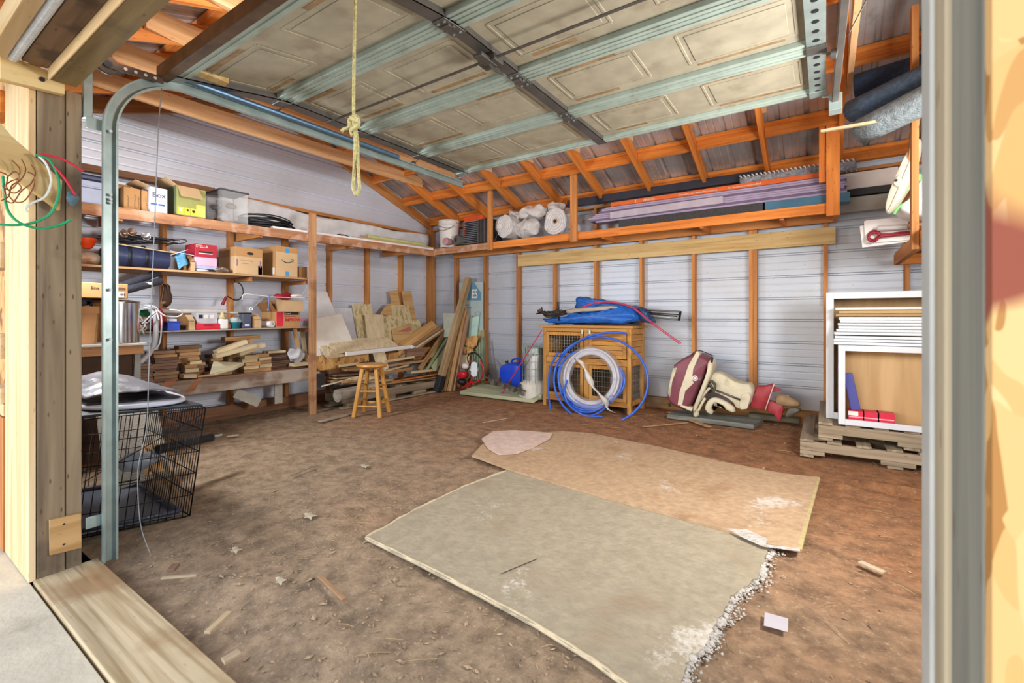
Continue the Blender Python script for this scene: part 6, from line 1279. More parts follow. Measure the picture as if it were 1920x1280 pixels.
tag(MB().prism([rz(1250,776,.05), rz(1275,768,.05), rz(1432,784,.05), rz(1413,796,.05)], (0,0,-.045)).build('grey_siding_board', wood('wet_grey', '8a8c84', '5f6058', 'x'), bevel=.004), 'wet grey grooved board lying under the outboard motor', 'board')
tag(board('dark_board', rz(1405,778,.06), rz(1500,788,.06), .10, .05, wood('dark_wet', '6c6650', '45402f', 'x')), 'dark damp board under the propeller end of the motor', 'board')
tag(board('dark_board', rz(1232,752,.06), rz(1262,758,.06), .10, .04, wood('dark_wet', '6c6650', '45402f', 'x')), 'dark damp board end between the hutch and the motor', 'board')
# ================================================================ LOFT SHELF ON THE BACK WALL
ZL = 2.093; YF = 5.04
lf = root('loft_shelf', (-2.3, 5.3, 2.0), 'long orange pine loft shelf along the back wall hung from the rafters', 'shelf')
xe = ry(1572,385,YF).x; xm1 = ry(925,455,YF).x
board('front_beam', (XF+.02, YF, ZL-.055), (xm1, YF, ZL-.048), .038, .09, M_beam, parent=lf); board('front_beam', (xm1, YF, ZL-.048), (xe, YF, ZL-.038), .038, .09, wo('x'), parent=lf)
board('deck', (XF+.0, 5.275, ZL-.006), (xe, 5.275, ZL+.008), .43, .016, M_shelfosb, parent=lf, bevel=0)
board('back_cleat', (XF, 5.475, ZL-.06), (xe, 5.475, ZL-.05), .036, .088, ws(), parent=lf); board('end_joist', (xe-.019, YF+.02, ZL-.045), (xe-.019, 5.455, ZL-.045), .038, .09, wo('x'), parent=lf)
for px in (975, 1130, 1315, 1465):
    x = ry(px, 440, 5.05).x; board('cross_joist', (x, YF+.02, ZL-.055), (x, 5.455, ZL-.055), .036, .084, wo('x'), parent=lf)
for px, top, w in ((919, 2.86, .07), (1076, 2.86, .085), (1562, 2.86, .10)):
    x = ry(px, 440, YF-.04).x; board('hanger', (x, YF-.038, ZL-.115), (x, YF-.038, top), w, .036, (ws(), ws(), wo('x'))[(919,1076,1562).index(px)], up=(0,1,0), parent=lf)
x = ry(1542, 250, YF+.01).x; board('hanger', (x, YF+.0, ZL+.20), (x, YF+.0, 2.84), .05, .036, wo('x'), up=(0,1,0), parent=lf)
ZB = ZL+.014
# bucket
bk = root('white_bucket', ry(843,463,5.17), 'dirty white plastic bucket standing at the corner of the loft', 'bucket'); c = V((ry(842,463,5.2).x, 5.2, ZB))
M_bkt = plain('bucket_white', 'd5d2d0', .4, var=.06, dirt=('9a948c', 9, .58, .6)); MB().lathe([(.125,0),(.130,.004),(.150,.32),(.158,.325),(.158,.345),(.150,.35),(.152,.38),(.158,.385),(.156,.40),(.148,.40),(.122,.01)], c, 40).build('body', M_bkt, bk, smooth=2)
MB().tube(crv([c+V((-.156,0,.36)), c+V((-.12,-.13,.28)), c+V((0,-.165,.24)), c+V((.12,-.13,.26)), c+V((.156,0,.36))]), .003, 6).build('wire_handle', M_steel, bk, smooth=True)
MB().tube(crv([c+V((-.150,-.03,.32)), c+V((-.05,-.155,.31)), c+V((.08,-.140,.27)), c+V((.15,-.03,.30))]), .003, 6).build('string', M_black, bk, smooth=True)
o = MB().bb((c.x+.15, 5.36, ZB), (c.x+.50, 5.44, ZB+.47)); tag(o.build('orange_box', plain('orange_card', 'e0562a', .5), bevel=.004), 'orange box top showing behind the louvred stack', 'box')
rl = root('felt_roll', ry(850,447,5.05), 'dark grey rolled felt with open end before the bucket', 'roll'); p0 = V((ry(856,450,5.06).x, 5.06, ZB+.078)); MB().cyl(p0, p0+V((.03,.16,0)), .072, n=30).build('roll', plain('felt_grey', '5d5b58', .9, bump=.5), rl, smooth=2); MB().cyl(p0-V((0,.001,0)), p0+V((0,.001,0)), .035, n=22).build('bore', M_black, rl)
pk = V((ry(838,450,5.05).x-.015, 5.03, ZB+.072)); o = MB().cyl(pk, pk+V((.0,.12,0)), .055, n=26); o2 = o.build('pink_spool', plain('spool_pink', 'b58a90', .6), smooth=2); tag(o2, 'pink ended spool beside the grey felt roll', 'spool')
# louvre stack
lv = root('louvre_stack', ry(890,457,5.2), 'stack of black metal louvred frames beside the bucket', 'metal frames')
x0, x1 = ry(868,450,5.1).x, ry(894,450,5.1).x; x2 = x1+.22; ztp = ZB+.34
MB().bb((x1, 5.12, ZB+.01), (x2, 5.40, ztp)).build('frame_block', plain('frame_dark', '3a3838', .5, .4, .2), lv, bevel=.003); MB().bb((x0+.01, 5.14, ZB+.01), (x1, 5.40, ztp-.005)).build('inner_block', M_black, lv)
for k in range(13): MB().bb((x0, 5.10, ZB+.015+.0255*k), (x1+.01, 5.14, ZB+.022+.0255*k)).build('louvre_blade', plain('louvre_grey', '8f939a', .4, .6), lv)
for k in range(4): MB().bb((x1+.005+.055*k, 5.112, ZB+.01), (x1+.012+.055*k, 5.122, ztp)).build('frame_seam', plain('seam', '8a7f78', .5, .4), lv)
# bubble wrap
M_bub = plain('bubble_wrap', 'efeded', .12, alpha=.62, var=.12, scale=25, bump=1.0, bscale=70)
def bub(name, px, py, y, rpx, l, lab, axv=(.1,1,0), core=False):
    c = ry(px, py, y); m = FPX/((c-O0).dot(_f)); r = rpx/m; c.z = max(c.z, ZB+r+.001); a = V(axv).normalized(); rt = root(name, (c.x, c.y, ZB), lab, 'bubble wrap'); b = MB(); n1, n2 = 34, 8; vs = []
    for j in range(n2+1):
        for i in range(n1):
            t = 2*PI*i/n1; s_ = a.orthogonal().normalized(); q_ = a.cross(s_); p = c + a*(l*j/n2) + (s_*math.cos(t)+q_*math.sin(t))*r; vs.append(p+noise.noise_vector(p*16)*.018)
    b.add(vs, [(j*n1+i, j*n1+(i+1)%n1, (j+1)*n1+(i+1)%n1, (j+1)*n1+i) for j in range(n2) for i in range(n1)] + [tuple(range(n1-1,-1,-1))]); b.build('wrap', M_bub, rt, smooth=2)
    s_ = a.orthogonal().normalized(); q_ = a.cross(s_)
    MB().tube([c - a*.004 + (s_*math.cos(i*.35)+q_*math.sin(i*.35))*(r*.25+r*.7*i/64) for i in range(64)], .004, 6).build('wrap_spiral', plain('bubble_edge', 'f0f0f2', .3), rt, smooth=True)
    if core: MB().cyl(c-a*.008, c+a*.02, .030, n=20).build('cardboard_core', M_card, rt, smooth=2); MB().cyl(c-a*.009, c-a*.0082, .022, n=20).build('core_hole', M_ink, rt)
bub('bubble_wrap_roll', 945, 424, 5.10, 21, .25, 'bubble wrap roll with spiral end beside the left hanger'); bub('bubble_wrap_roll', 1041, 423, 5.09, 25, .25, 'bubble wrap roll with a brown cardboard core by the middle hanger', core=True)
for k, (px, py, a, b_, c3) in enumerate(((990,428,.19,.14,.11),(1000,398,.20,.12,.075),(1042,388,.10,.1,.07),(1075,432,.06,.08,.06),(968,402,.08,.1,.06))):
    p = ry(px, py, 5.27 if k != 3 else 5.2); p.z = max(p.z, ZB+c3*.8+.02)
    tag(MB().blob(p, (a, b_, c3), 30, 18, jit=.06, fq=10, seed=k).build('bubble_wrap_heap', M_bub, smooth=True), ('big crumpled bubble wrap heap between the two rolls','bubble wrap bulge lying over the heap','peaked bubble wrap tuft above the cored roll','small bubble wrap scrap just right of the middle hanger','bubble wrap bulge above the spiral roll')[k], 'bubble wrap', 'bubble wrap heap on the loft')
tag(MB().tube(crv([ry(928,430,5.06), ry(931,440,5.03), ry(929,449,5.02), ry(925,452,5.01)]), .008, 8).build('black_strap', M_black, smooth=True), 'short black strap hanging by the left hanger', 'strap')
# flooring packs etc
def lbox(name, pa, pb, y, h, d, mat, lab, cat, dz=0, M_=None):
    a, b = ry(*pa, y), ry(*pb, y); a.z = b.z = max((a.z+b.z)/2, ZB+h) ; return board(name, (a.x, y+d/2, a.z-h/2), (b.x, y+d/2, a.z-h/2), d, h, mat) , a, b
M_lav = plain('lavender_vinyl', 'a398b4', .25, var=.12, scale=4); M_lavd = plain('dark_lavender', '6f6080', .3); M_navy = plain('dark_navy', '2a2f3c', .4)
o, a, b = lbox('dark_gutter', (1063,372), (1430,322), 5.40, .09, .06, M_navy, '', ''); tag(o, 'long dark navy gutter lying at the back of the loft', 'gutter')
vb = root('flooring_carton', ry(1350,380,5.2), 'long orange topped flooring carton lettered VIRGINIA', 'carton')
a, b = ry(1145,379,5.20), ry(1548,322,5.20); zt2 = (a.z+b.z)/2; xr3 = b.x
board('orange_face', (a.x, 5.26, zt2-.024), (xr3+.0, 5.26, zt2-.024), .12, .048, plain('carton_orange', 'd9662a', .5, var=.05), parent=vb)
text('VIRGINIA', (ry(1205,372,5.199).x, 5.199, zt2-.037), .034, M_lbl, vb, right=(1,0,0)); text('Performance Color Matched Floor Covering', (ry(1272,365,5.199).x, 5.199, zt2-.034), .024, M_lbl, vb, right=(1,0,0), sx=.9); text('Piso de vinilo para interiores 59x9', (ry(1365,355,5.199).x, 5.199, zt2-.034), .024, M_lbl, vb, right=(1,0,0), sx=.9)
MB().bb((ry(1191,370,5.199).x, 5.197, zt2-.04), (ry(1191,370,5.199).x+.006, 5.199, zt2-.006)).build('tick', M_lbl, vb)
x_l, x_r = ry(1105,430,5.15).x, ry(1588,350,5.15).x
zz0 = ZB+.088
for k in range(8):
    z = zz0+.0225*k; xa = x_l+ (.10,.02,.0,.05,.08,.12,.16,.2)[k]; yy = 5.10+.008*k
    tag(board('vinyl_plank', (xa, yy+.08, z+.010), (x_r-.01*(k%3), yy+.08, z+.010), .15, .019, M_lavd if k in (1, 5) else M_lav, bevel=.001), ('lowest','second','third','fourth','fifth','sixth','seventh','topmost')[k]+' lavender grey vinyl plank of the loft stack', 'vinyl plank', 'vinyl planks on the loft')
tag(board('clear_sleeve', (ry(1143,425,5.07).x, 5.085, zz0+.06), (ry(1355,395,5.07).x, 5.085, zz0+.075), .012, .075, plain('sleeve_film', 'd3ccda', .15, alpha=.5)), 'clear glossy plastic sleeve before the lavender planks', 'plastic sleeve')
a = ry(1160,425,5.08); b = ry(1430,395,5.08); tag(board('black_board', (a.x, 5.15, ZB+.042), (b.x, 5.15, ZB+.042), .14, .082, plain('speckled_black', '37373a', .6, var=.4, scale=90)), 'black speckled slab under the lavender planks', 'slab')
a = ry(1432,400,5.08); b = ry(1594,372,5.08); tag(board('blue_carton', (a.x+.01, 5.15, ZB+.042), (b.x, 5.15, ZB+.042), .14, .082, plain('carton_teal', '3f6f8a', .4)), 'teal blue carton end under the lavender planks', 'carton')
mp_ = root('mop_roll', ry(1500,330,5.3), 'rolled grey and white woven rug on top of the cartons', 'rug roll'); a, b = ry(1388,345,5.33), ry(1606,309,5.33); zz2 = zt2+.052
MB().tube([V((a.x+(b.x-a.x)*i/30, 5.33, zz2)) for i in range(31)], .048, 16).build('roll', plain('rug_grey', '8c9096', .9, var=.5, scale=40, bump=.8), mp_, smooth=True)
for k in range(26): 
    x = a.x+(b.x-a.x)*(k+.5)/26; MB().tube([V((x-.02+.04*j/8, 5.33+.050*math.cos(PI*.35+j*PI/8*1.0+PI*.5), zz2+.050*math.sin(PI*.35+j*PI/8+PI*.0))) for j in range(9)], .006, 6).build('white_yarn', plain('yarn_white', 'd5d6d8', .9), mp_, smooth=True)
x = ry(1600,340,5.42).x
a, b = ry(1592,328,5.38), ry(1684,312,5.38); tag(MB().bb((a.x-.3, 5.38, b.z-.15), (b.x, 5.42, b.z)).build('picture_carton', plain('marbled_white', 'd5ccc8', .35, var=.1, scale=5)), 'long flat white carton with a pale swirl at the right end of the loft', 'carton')
tag(MB().bb((a.x-.3, 5.36, b.z-.215), (b.x-.03, 5.44, b.z-.155)).build('black_rail', M_black), 'black rail below the white carton at the end of the loft', 'rail')
tag(MB().bb((a.x-.1, 5.40, b.z-.36), (b.x-.03, 5.44, b.z-.225)).build('grey_trim', plain('trim_grey', 'a5a49c', .5)), 'grey flat trim board behind the end of the loft shelf', 'trim board')
# ================================================================ RIGHT SIDE SHELF
ZR = 1.62
rs = root('side_shelf', (.8, 4.3, 1.5), 'pine side shelf on the right wall with an upright', 'shelf')
board('front_beam', (.51, 2.9, ZR-.045), (.51, 5.2, ZR-.045), .036, .09, ws(), parent=rs); board('deck', (.86, 2.9, ZR+.009), (.86, 5.2, ZR+.009), .72, .016, M_osb, parent=rs, bevel=0); board('end_joist', (.53, 5.18, ZR-.045), (1.2, 5.18, ZR-.045), .036, .088, wo('x'), parent=rs)
board('upright', (.472, 3.9, ZR-.11), (.472, 3.9, 3.06), .07, .036, ws(), up=(1,0,0), parent=rs); board('brace', (.50, 4.05, 2.42), (.50, 4.6, 1.95), .07, .036, ws(), up=(1,0,0), parent=rs)
# white sheets, tongs, bottles, tubs
yq = 4.72
tag(MB().prism([ry(a, b, yq) for a, b in ((1612,424),(1626,421),(1700,412),(1712,452),(1617,464))], (0,.006,0)).build('white_foam_sheet', M_white), 'rear white plastic sheet sticking out from the right shelf', 'plastic sheet')
tag(MB().prism([ry(a, b, yq-.02) for a, b in ((1620,415),(1624,413),(1700,406),(1735,436),(1715,449),(1622,456))], (0,.006,0)).build('white_foam_sheet', plain('white_sheet2', 'f0f0f3', .4, var=.02), bevel=.001), 'front white plastic sheet behind the red tongs', 'plastic sheet')
tg2 = root('red_tongs', ry(1680,438,yq-.06), 'dark red looped tongs lying on the right shelf', 'tongs'); M_tg = plain('tong_red', '9c1f38', .35)
for s in (0, 1): MB().tube(crv([ry(a, b+s*3, yq-.05-.02*s) for a, b in ((1722,433),(1690,436),(1655,439),(1646,434),(1636,433),(1629,440),(1630,447),(1640,449),(1647,443),(1655,439))]), .009, 8).build('arm', M_tg, tg2, smooth=True)
cbx = root('brown_bottle', ry(1718,430,yq-.08), 'amber brown bottle lying at the front of the right shelf', 'bottle'); p = ry(1703,423,4.5); MB().cyl(p, p+V((.05,0,0)), .030, n=18).build('cap', plain('amber_dark', '7d4a22', .4), cbx, smooth=2); MB().cyl(p+V((.05,0,0)), p+V((.26,0,.0)), .045, n=22).build('body', plain('amber', '8f5526', .35), cbx, smooth=2)
tag(MB().cyl(ry(1645,428,4.64), ry(1700,425,4.64), .022, n=16).build('clear_tube', plain('frosty', 'd9d6da', .3, alpha=.8), smooth=2), 'frosted clear tube lying above the red tongs', 'tube')
wt = root('white_tub', ry(1710,400,4.45), 'white plastic basin with lime green rim on the right shelf', 'basin'); yt = 4.45
MB().pillow([ry(a, b, yt) for a, b in ((1729,325),(1780,322),(1790,400),(1745,415),(1700,412),(1678,400),(1684,388),(1700,378))], (0,1,0), .14, .2, 5, sm=1).build('body', plain('basin_white', 'e4e7ee', .35, var=.03), wt, smooth=True)
MB().tube(crv([ry(a, b, yt-.12) for a, b in ((1676,402),(1682,392),(1692,384),(1710,379),(1745,376))]), .012, 8).build('green_rim', plain('lime_rim', '7fd07a', .4), wt, smooth=True); MB().tube(crv([ry(a, b, yt-.10) for a, b in ((1676,398),(1700,360),(1718,332))]), .008, 8).build('green_edge', plain('lime_pale', 'bfe0b0', .4), wt, smooth=True)
c = ry(1723,333,yt-.13); MB().cyl(c, c+V((0,-.006,0)), .024, n=22).build('green_plug', plain('lime_rim', '7fd07a', .4), wt, smooth=2)
bt2 = root('cream_lid', ry(1690,400,4.6), 'tall cream plastic lid with side catches leaning on the white basin', 'lid'); yt2 = 4.30
MB().pillow([ry(a, b, yt2) for a, b in ((1725,257),(1730,270),(1720,310),(1700,360),(1672,402),(1660,400),(1665,370),(1690,310),(1712,270))], (.5,1,0), .030, .12, 4, sm=2).build('shell', plain('cream_plastic', 'd9d8c8', .4, var=.04), bt2, smooth=True)
MB().pillow([ry(a, b, yt2-.03) for a, b in ((1683,328),(1692,330),(1688,352),(1678,350),(1673,342))], (0,1,0), .016, .2, 3, sm=1).build('catch', plain('cream_plastic', 'd9d8c8', .4), bt2, smooth=True); c = ry(1680,338,yt2-.05); MB().cyl(c, c+V((0,-.004,0)), .009, n=14).build('catch_hole', M_black, bt2)
MB().tube(crv([ry(a, b, yt2-.035) for a, b in ((1722,265),(1712,290),(1695,330),(1675,378),(1664,398))]), .006, 8).build('raised_rib', plain('cream_plastic', 'd9d8c8', .4), bt2, smooth=True)
# carpet rolls up under the roof
M_cpn = plain('carpet_navy', '2a3a54', .95, var=.25, scale=50, bump=.6, bscale=120); M_cpg = plain('carpet_grey', '7e8b92', .95, var=.35, scale=30, bump=.8, bscale=90); M_cpb = plain('carpet_blue', '4a5d74', .95, var=.3, scale=40, bump=.6, bscale=120)
for k, (a, b, r, mt, lab) in enumerate((
   ((1604,163,4.25),(1790,110,4.15),.087,M_cpn,'uppermost navy carpet roll under the roof'),
   ((1597,209,4.15),(1790,118,3.7),.074,M_cpb,'middle blue grey carpet roll under the roof'),
   ((1617,246,4.0),(1790,160,3.6),.085,M_cpg,'lowest grey flecked carpet roll under the roof'))):
    p0, p1 = ry(*a), ry(*b); p1 = p0+(p1-p0)*((1.24-p0.x)/(p1.x-p0.x)); rt2 = root('carpet_roll', p0, lab, 'carpet roll'); d = (p1-p0).normalized()
    MB().tube([p0.lerp(p1, i/10) for i in range(11)], r, 30, caps=False).build('outer_layer', mt, rt2, smooth=True, thick=.006)
    MB().tube([p0.lerp(p1, i/10)+d*.012 for i in range(11)], r*.80, 26, caps=False).build('second_layer', plain('carpet_back', '6d6a66', .95), rt2, smooth=True, thick=.008); MB().tube([p0.lerp(p1, i/10)+d*.02 for i in range(11)], r*.58, 26, caps=False).build('inner_layer', plain('carpet_back', '6d6a66', .95), rt2, smooth=True, thick=.008); MB().cyl(p0+d*.12, p1, r*.5, n=20).build('dark_core', M_black, rt2)
tag(board('long_stick', ry(1540,246,3.95), ry(1760,208,3.72), .028, .018, plain('stick_tan', 'cbb994', .7), up=(0,0,1)), 'thin tan stick poking out below the carpet rolls', 'stick')
# ================================================================ CABINETS AND PALLETS
def pallet(name, x0, x1, y0, y1, z0, lab, nb=7):
    rt = root(name, ((x0+x1)/2, (y0+y1)/2, z0), lab, 'pallet')
    for yy in (y0+.02, (y0+y1)/2, y1-.02):
        w = x1-x0
        MB().bb((x0, yy-.02, z0+.048), (x1, yy+.02, z0+.118)).build('stringer', wg('x'), rt, bevel=.004)
        for a, b in ((0,.14),(.43,.60),(.88,1)): MB().bb((x0+w*a, yy-.02, z0+.018), (x0+w*b, yy+.02, z0+.048)).build('stringer_foot', wg('x'), rt, bevel=.003)
    for k in range(nb):
        x = x0+(x1-x0-.09)*k/(nb-1); MB().bb((x, y0-.01+R.uniform(-.008,.008), z0+.118), (x+.09, y1+.01, z0+.136)).build('deck_board', wg('y'), rt, bevel=.003)
    for k in range(3):
        x = x0+(x1-x0-.09)*k/2; MB().bb((x, y0-.01, z0), (x+.09, y1+.01, z0+.018)).build('bottom_board', wg('y'), rt, bevel=.003)
    return rt
pallet('wood_pallet', -.164, .98, 4.23, 5.30, .004, 'lower weathered pallet on the dirt by the back wall'); pallet('wood_pallet', -.045, 1.05, 4.26, 5.34, .142, 'upper weathered pallet under the white cabinets')
zq = .281
M_cabw = plain('cabinet_white', 'd6dae1', .4, var=.03); M_cabin = wood('cabinet_inside', 'c9a676', 'b58f5e', 'z', .6, 0, .02, 30)
def cabinet(name, x0, x1, y0, y1, z0, z1, f, lab, top=None):
    rt = root(name, ((x0+x1)/2, (y0+y1)/2, z0), lab, 'cabinet'); b = MB()
    b.bb((x0, y0+.02, z0), (x0+.012, y1, z1)); b.bb((x1-.012, y0+.02, z0), (x1, y1, z1)); b.bb((x0+.012, y0+.02, z0), (x1-.012, y1, z0+.012)); b.bb((x0+.012, y0+.02, z1-.012), (x1-.012, y1, z1)); b.build('carcass', M_cabw, rt)
    MB().bb((x0+.012, y1-.010, z0+.012), (x1-.012, y1-.004, z1-.012)).build('back_panel', M_cabin, rt)
    MB().bb((x0+.0125, y0+.022, z0+.0125), (x0+.016, y1-.011, z1-.0125)).build('side_lining', M_cabin, rt); MB().bb((x0+.017, y0+.022, z0+.0125), (x1-.013, y1-.011, z0+.016)).build('floor_lining', M_cabin, rt)
    q = MB(); q.bb((x0, y0, z0), (x0+f, y0+.019, z1)); q.bb((x1-f, y0, z0), (x1, y0+.019, z1)); q.bb((x0+f, y0, z0), (x1-f, y0+.019, z0+f)); q.bb((x0+f, y0, z1-f), (x1-f, y0+.019, z1)); q.build('face_frame', M_cabw, rt, bevel=.002); return rt
cxl = ry(1572,720,4.22).x
cabinet('wall_cabinet', cxl, 1.02, 4.225, 4.41, zq, .87, .042, 'smaller open white cabinet holding red boxes on the pallets')
cabinet('wall_cabinet', ry(1549,640,4.43).x, 1.00, 4.43, 4.80, zq, 1.272, .050, 'tall open white cabinet standing behind the smaller one')
x0 = cxl+.0
for k in range(9):
    z = .873+.0225*k + (.006 if k > 2 else 0); xs = ry((1563,1563,1565,1564,1568,1572,1571,1575,1573)[k], 620, 4.3).x
    tag(MB().bb((xs, 4.26+.005*(k%3), z), (.98-.02*(k%2), 4.42, z+.020)).build('cabinet_door', M_cabw, bevel=.003), ('lowest','second','third','fourth','fifth','sixth','seventh','eighth','topmost')[k]+' loose white cabinet door of the flat stack', 'cabinet door', 'loose cabinet doors in a flat stack')
for k in range(2): tag(MB().bb((ry((1567,1573)[k],585,4.3).x, 4.27, 1.085+.022*k), (.95, 4.42, 1.103+.022*k)).build('raw_board', wood('raw_pine', 'c0a070', '9c7c4c', 'x', knot=.1)), ('lower','upper')[k]+' raw pine board on top of the loose white doors', 'board')
tag(MB().bb((ry(1566,574,4.3).x, 4.25, 1.132), (.97, 4.42, 1.150)).build('cabinet_door', M_cabw, bevel=.003), 'single white door lying above the raw pine boards', 'cabinet door')
tag(MB().bb((ry(1739,560,4.84).x, 4.825, .281), (ry(1739,560,4.84).x+.2, 4.845, 1.315)).build('white_plate', M_cabw), 'white upright plate at the right of the cabinets', 'plate')
zi = zq+.017+.001
for k in range(3):
    x = ry(1590+27*k, 780, 4.30).x; rbx = root('red_tile_box', (x, 4.3, zi), ('left','middle','right')[k]+' of the three red boxes inside the small cabinet', 'box', 'red boxes in the cabinet'); w_ = .098
    MB().bb((x, 4.26, zi), (x+w_, 4.38, zi+.085)).build('box', plain('box_red', 'd12745', .4, var=.05), rbx, bevel=.002); MB().bb((x+.004, 4.2585, zi+.038), (x+w_-.004, 4.26, zi+.046)).build('pale_line', plain('box_pink', 'e9a2ae', .5), rbx)
    if k == 0: MB().bb((x+.0, 4.258, zi+.052), (x+.06, 4.2595, zi+.082)).build('white_label', M_lbl, rbx)
p0, p1 = ry(1600,764,4.31), ry(1588,699,4.31); pbx = root('blue_box', p0, 'slim purple blue box leaning on the red boxes', 'box'); p0.z = zi+.089
board('box', p0+V((.015,0,.0)), p1+V((.004,0,0)), .058, .03, plain('box_indigo', '4b4f9c', .4, var=.05), up=(0,1,0), parent=pbx, bevel=.003)
# ================================================================ FLOOR PIECES
M_s1 = plain('drywall_sheet', 'a0957f', .9, var=.13, scale=24, bump=.5, bscale=40, dirt=('8a7459', 3.0, .55, .45)); M_s2 = plain('clay_sheet', 'b79a7a', .9, var=.15, scale=24, bump=.5, bscale=40, dirt=('96704c', 4.5, .54, .5))
def dust_on(m, sc_, th):
    nt = m.node_tree; N = nt.nodes.new; L = nt.links.new; b = nt.nodes['Principled BSDF']; src = b.inputs['Base Color'].links[0].from_socket
    tc = N('ShaderNodeTexCoord'); a = N('ShaderNodeTexNoise'); a.inputs['Scale'].default_value = sc_; a.inputs['Detail'].default_value = 2; c = N('ShaderNodeTexNoise'); c.inputs['Scale'].default_value = 26; c.inputs['Detail'].default_value = 8; c.inputs['Roughness'].default_value = .8
    L(tc.outputs['Object'], a.inputs['Vector']); L(tc.outputs['Object'], c.inputs['Vector']); ad = N('ShaderNodeMath'); ad.operation = 'MULTIPLY_ADD'; ad.inputs[1].default_value = .55; L(c.outputs[0], ad.inputs[0]); L(a.outputs[0], ad.inputs[2])
    r = N('ShaderNodeMapRange'); L(ad.outputs[0], r.inputs[0]); r.inputs[1].default_value = th; r.inputs[2].default_value = th+.10; r.inputs[4].default_value = .75
    mx = N('ShaderNodeMix'); mx.data_type = 'RGBA'; L(r.outputs[0], mx.inputs['Factor']); L(src, mx.inputs['A']); mx.inputs['B'].default_value = lin('ddd8ce'); L(mx.outputs['Result'], b.inputs['Base Color'])
dust_on(M_s1, 1.9, .94); dust_on(M_s2, 2.3, .93)
M_edge = plain('plaster_white', 'bfbab2', .9, var=.2, scale=30, bump=1.0, bscale=60)
ragged = [(1441,1020),(1440,1035),(1425,1060),(1422,1078),(1402,1098),(1380,1110),(1366,1126),(1355,1150),(1340,1170),(1330,1196),(1318,1215),(1292,1228),(1286,1250),(1276,1285),(1270,1300)]
edge1 = [(687,1008),(780,955),(870,912),(958,880),(1120,927),(1290,973),(1380,998)] + ragged + [(1195,1300),(1110,1236),(1000,1168),(900,1114),(790,1058)]
def jag(px, n=3, a=3):
    out = []
    for i in range(len(px)-1):
        for k in range(n):
            t = k/n; out.append((px[i][0]*(1-t)+px[i+1][0]*t + (R.uniform(-a,a) if k else 0), px[i][1]*(1-t)+px[i+1][1]*t + (R.uniform(-a,a) if k else 0)))
    return out+[px[-1]]
e1 = edge1[:7]+jag(ragged, 4, 4)+edge1[7+len(ragged):]
s1 = root('floor_sheet', rz(1000,1050,0), 'nearer dusty grey sheet with a broken ragged edge on the dirt', 'sheet')
MB().prism([rz(a, b, .020) for a, b in e1], (0,0,-.014)).build('sheet', M_s1, s1)
s2_ = root('floor_sheet', rz(1250,900,0), 'farther clay stained plywood sheet overlapping on the dirt', 'sheet')
e2 = [(885,853),(905,832),(960,815),(1052,808),(1110,812),(1240,838),(1360,866),(1470,887),(1537,894),(1520,955),(1500,1030),(1436,1018),(1378,997),(1290,973),(1120,927),(958,880)]
MB().prism([rz(a, b, .034) for a, b in e2], (0,0,-.013)).build('sheet', M_s2, s2_); MB().prism([rz(a, b, .0345) for a, b in ((1533,896),(1538,895),(1521,960),(1503,1030),(1494,1028),(1514,960))], (0,0,-.012)).build('yellow_edge', plain('edge_yellow', 'b8a878', .8, var=.2, scale=30), s2_)
MB().prism([rz(a, b, .0352) for a, b in ((1362,990),(1400,992),(1440,1010),(1436,1020),(1500,1028),(1500,1033),(1430,1024),(1390,1006))], (0,0,-.001)).build('chipped_white_edge', M_edge, s2_)
sc = MB().prism([rz(a, b, .042) for a, b in ((903,822),(925,808),(962,806),(1000,808),(1036,812),(1030,822),(1000,838),(968,850),(935,852),(915,840))], (0,0,-.004)); tag(sc.build('paper_scrap', plain('pinkish_paper', 'd5bcae', .8, var=.15, scale=14, bump=.4)), 'crumbling pinkish white scrap on the far corner of the sheets', 'scrap')
for nm, pts in (('white_edge', [(687,1008),(790,1058),(900,1114),(1000,1168),(1110,1236),(1195,1300)]), ('white_edge', [(687,1008),(780,955),(870,912),(958,880)])):
    MB().tube([rz(a, b, .014)+V((0,0,0)) for a, b in jag(pts, 6, 1.2)], .009, 6).build(nm, plain('edge_bone', 'c5b698', .9, var=.2, scale=30), s1, smooth=True)
# crumbled plaster along the break, one uncountable scatter
cb2 = MB(); rr3 = random.Random(5)
for i in range(len(ragged)-1):
    (ax1, ay1), (bx1, by1) = ragged[i], ragged[i+1]
    for k in range(60):
        t = rr3.random(); g = abs(rr3.gauss(0, 15)); p = rz(ax1+(bx1-ax1)*t+g+1, ay1+(by1-ay1)*t+g*.3, .006+rr3.random()*.008); s = rr3.uniform(.002,.011)*(1.2 if g < 10 else .55)
        cb2.blob(p, (s, s*rr3.uniform(.6,1.2), s*.5), 6, 4, jit=s*.5, fq=90, seed=k)
tag(cb2.build('plaster_crumbs', M_edge, origin=(0,0,0)), 'white crumbled plaster along the broken edge of the near sheet', 'crumbs', kind='stuff')
cr3 = MB()
for k in range(2600):
    x, y = rr3.uniform(-4.7,.9), rr3.uniform(.8,5.2)
    if rr3.random() < .5: y = rr3.uniform(.75,2.2); x = rr3.uniform(-2.6,-.3)
    s = rr3.uniform(.003,.014)*(1.9 if rr3.random() < .05 else 1); an = rr3.uniform(0, PI); d = V((math.cos(an), math.sin(an), rr3.uniform(-.15,.25)))*s; e = V((-math.sin(an), math.cos(an), rr3.uniform(-.2,.2)))*s*rr3.uniform(.15,.6)
    p = V((x, y, ground(x, y)+.004)); q = p+V((0,0,s*.25)); cr3.add([p-d, p-e*.9, p+d*.9, p+e, q], [(0,1,4),(1,2,4),(2,3,4),(3,0,4)])
tag(cr3.build('wood_chip_litter', plain('chip_tan', '9b8468', .9, var=.5, scale=12), origin=(0,0,0)), 'scattered wood chips and bark crumbs on the dirt floor', 'litter', kind='stuff')
cr4 = MB()
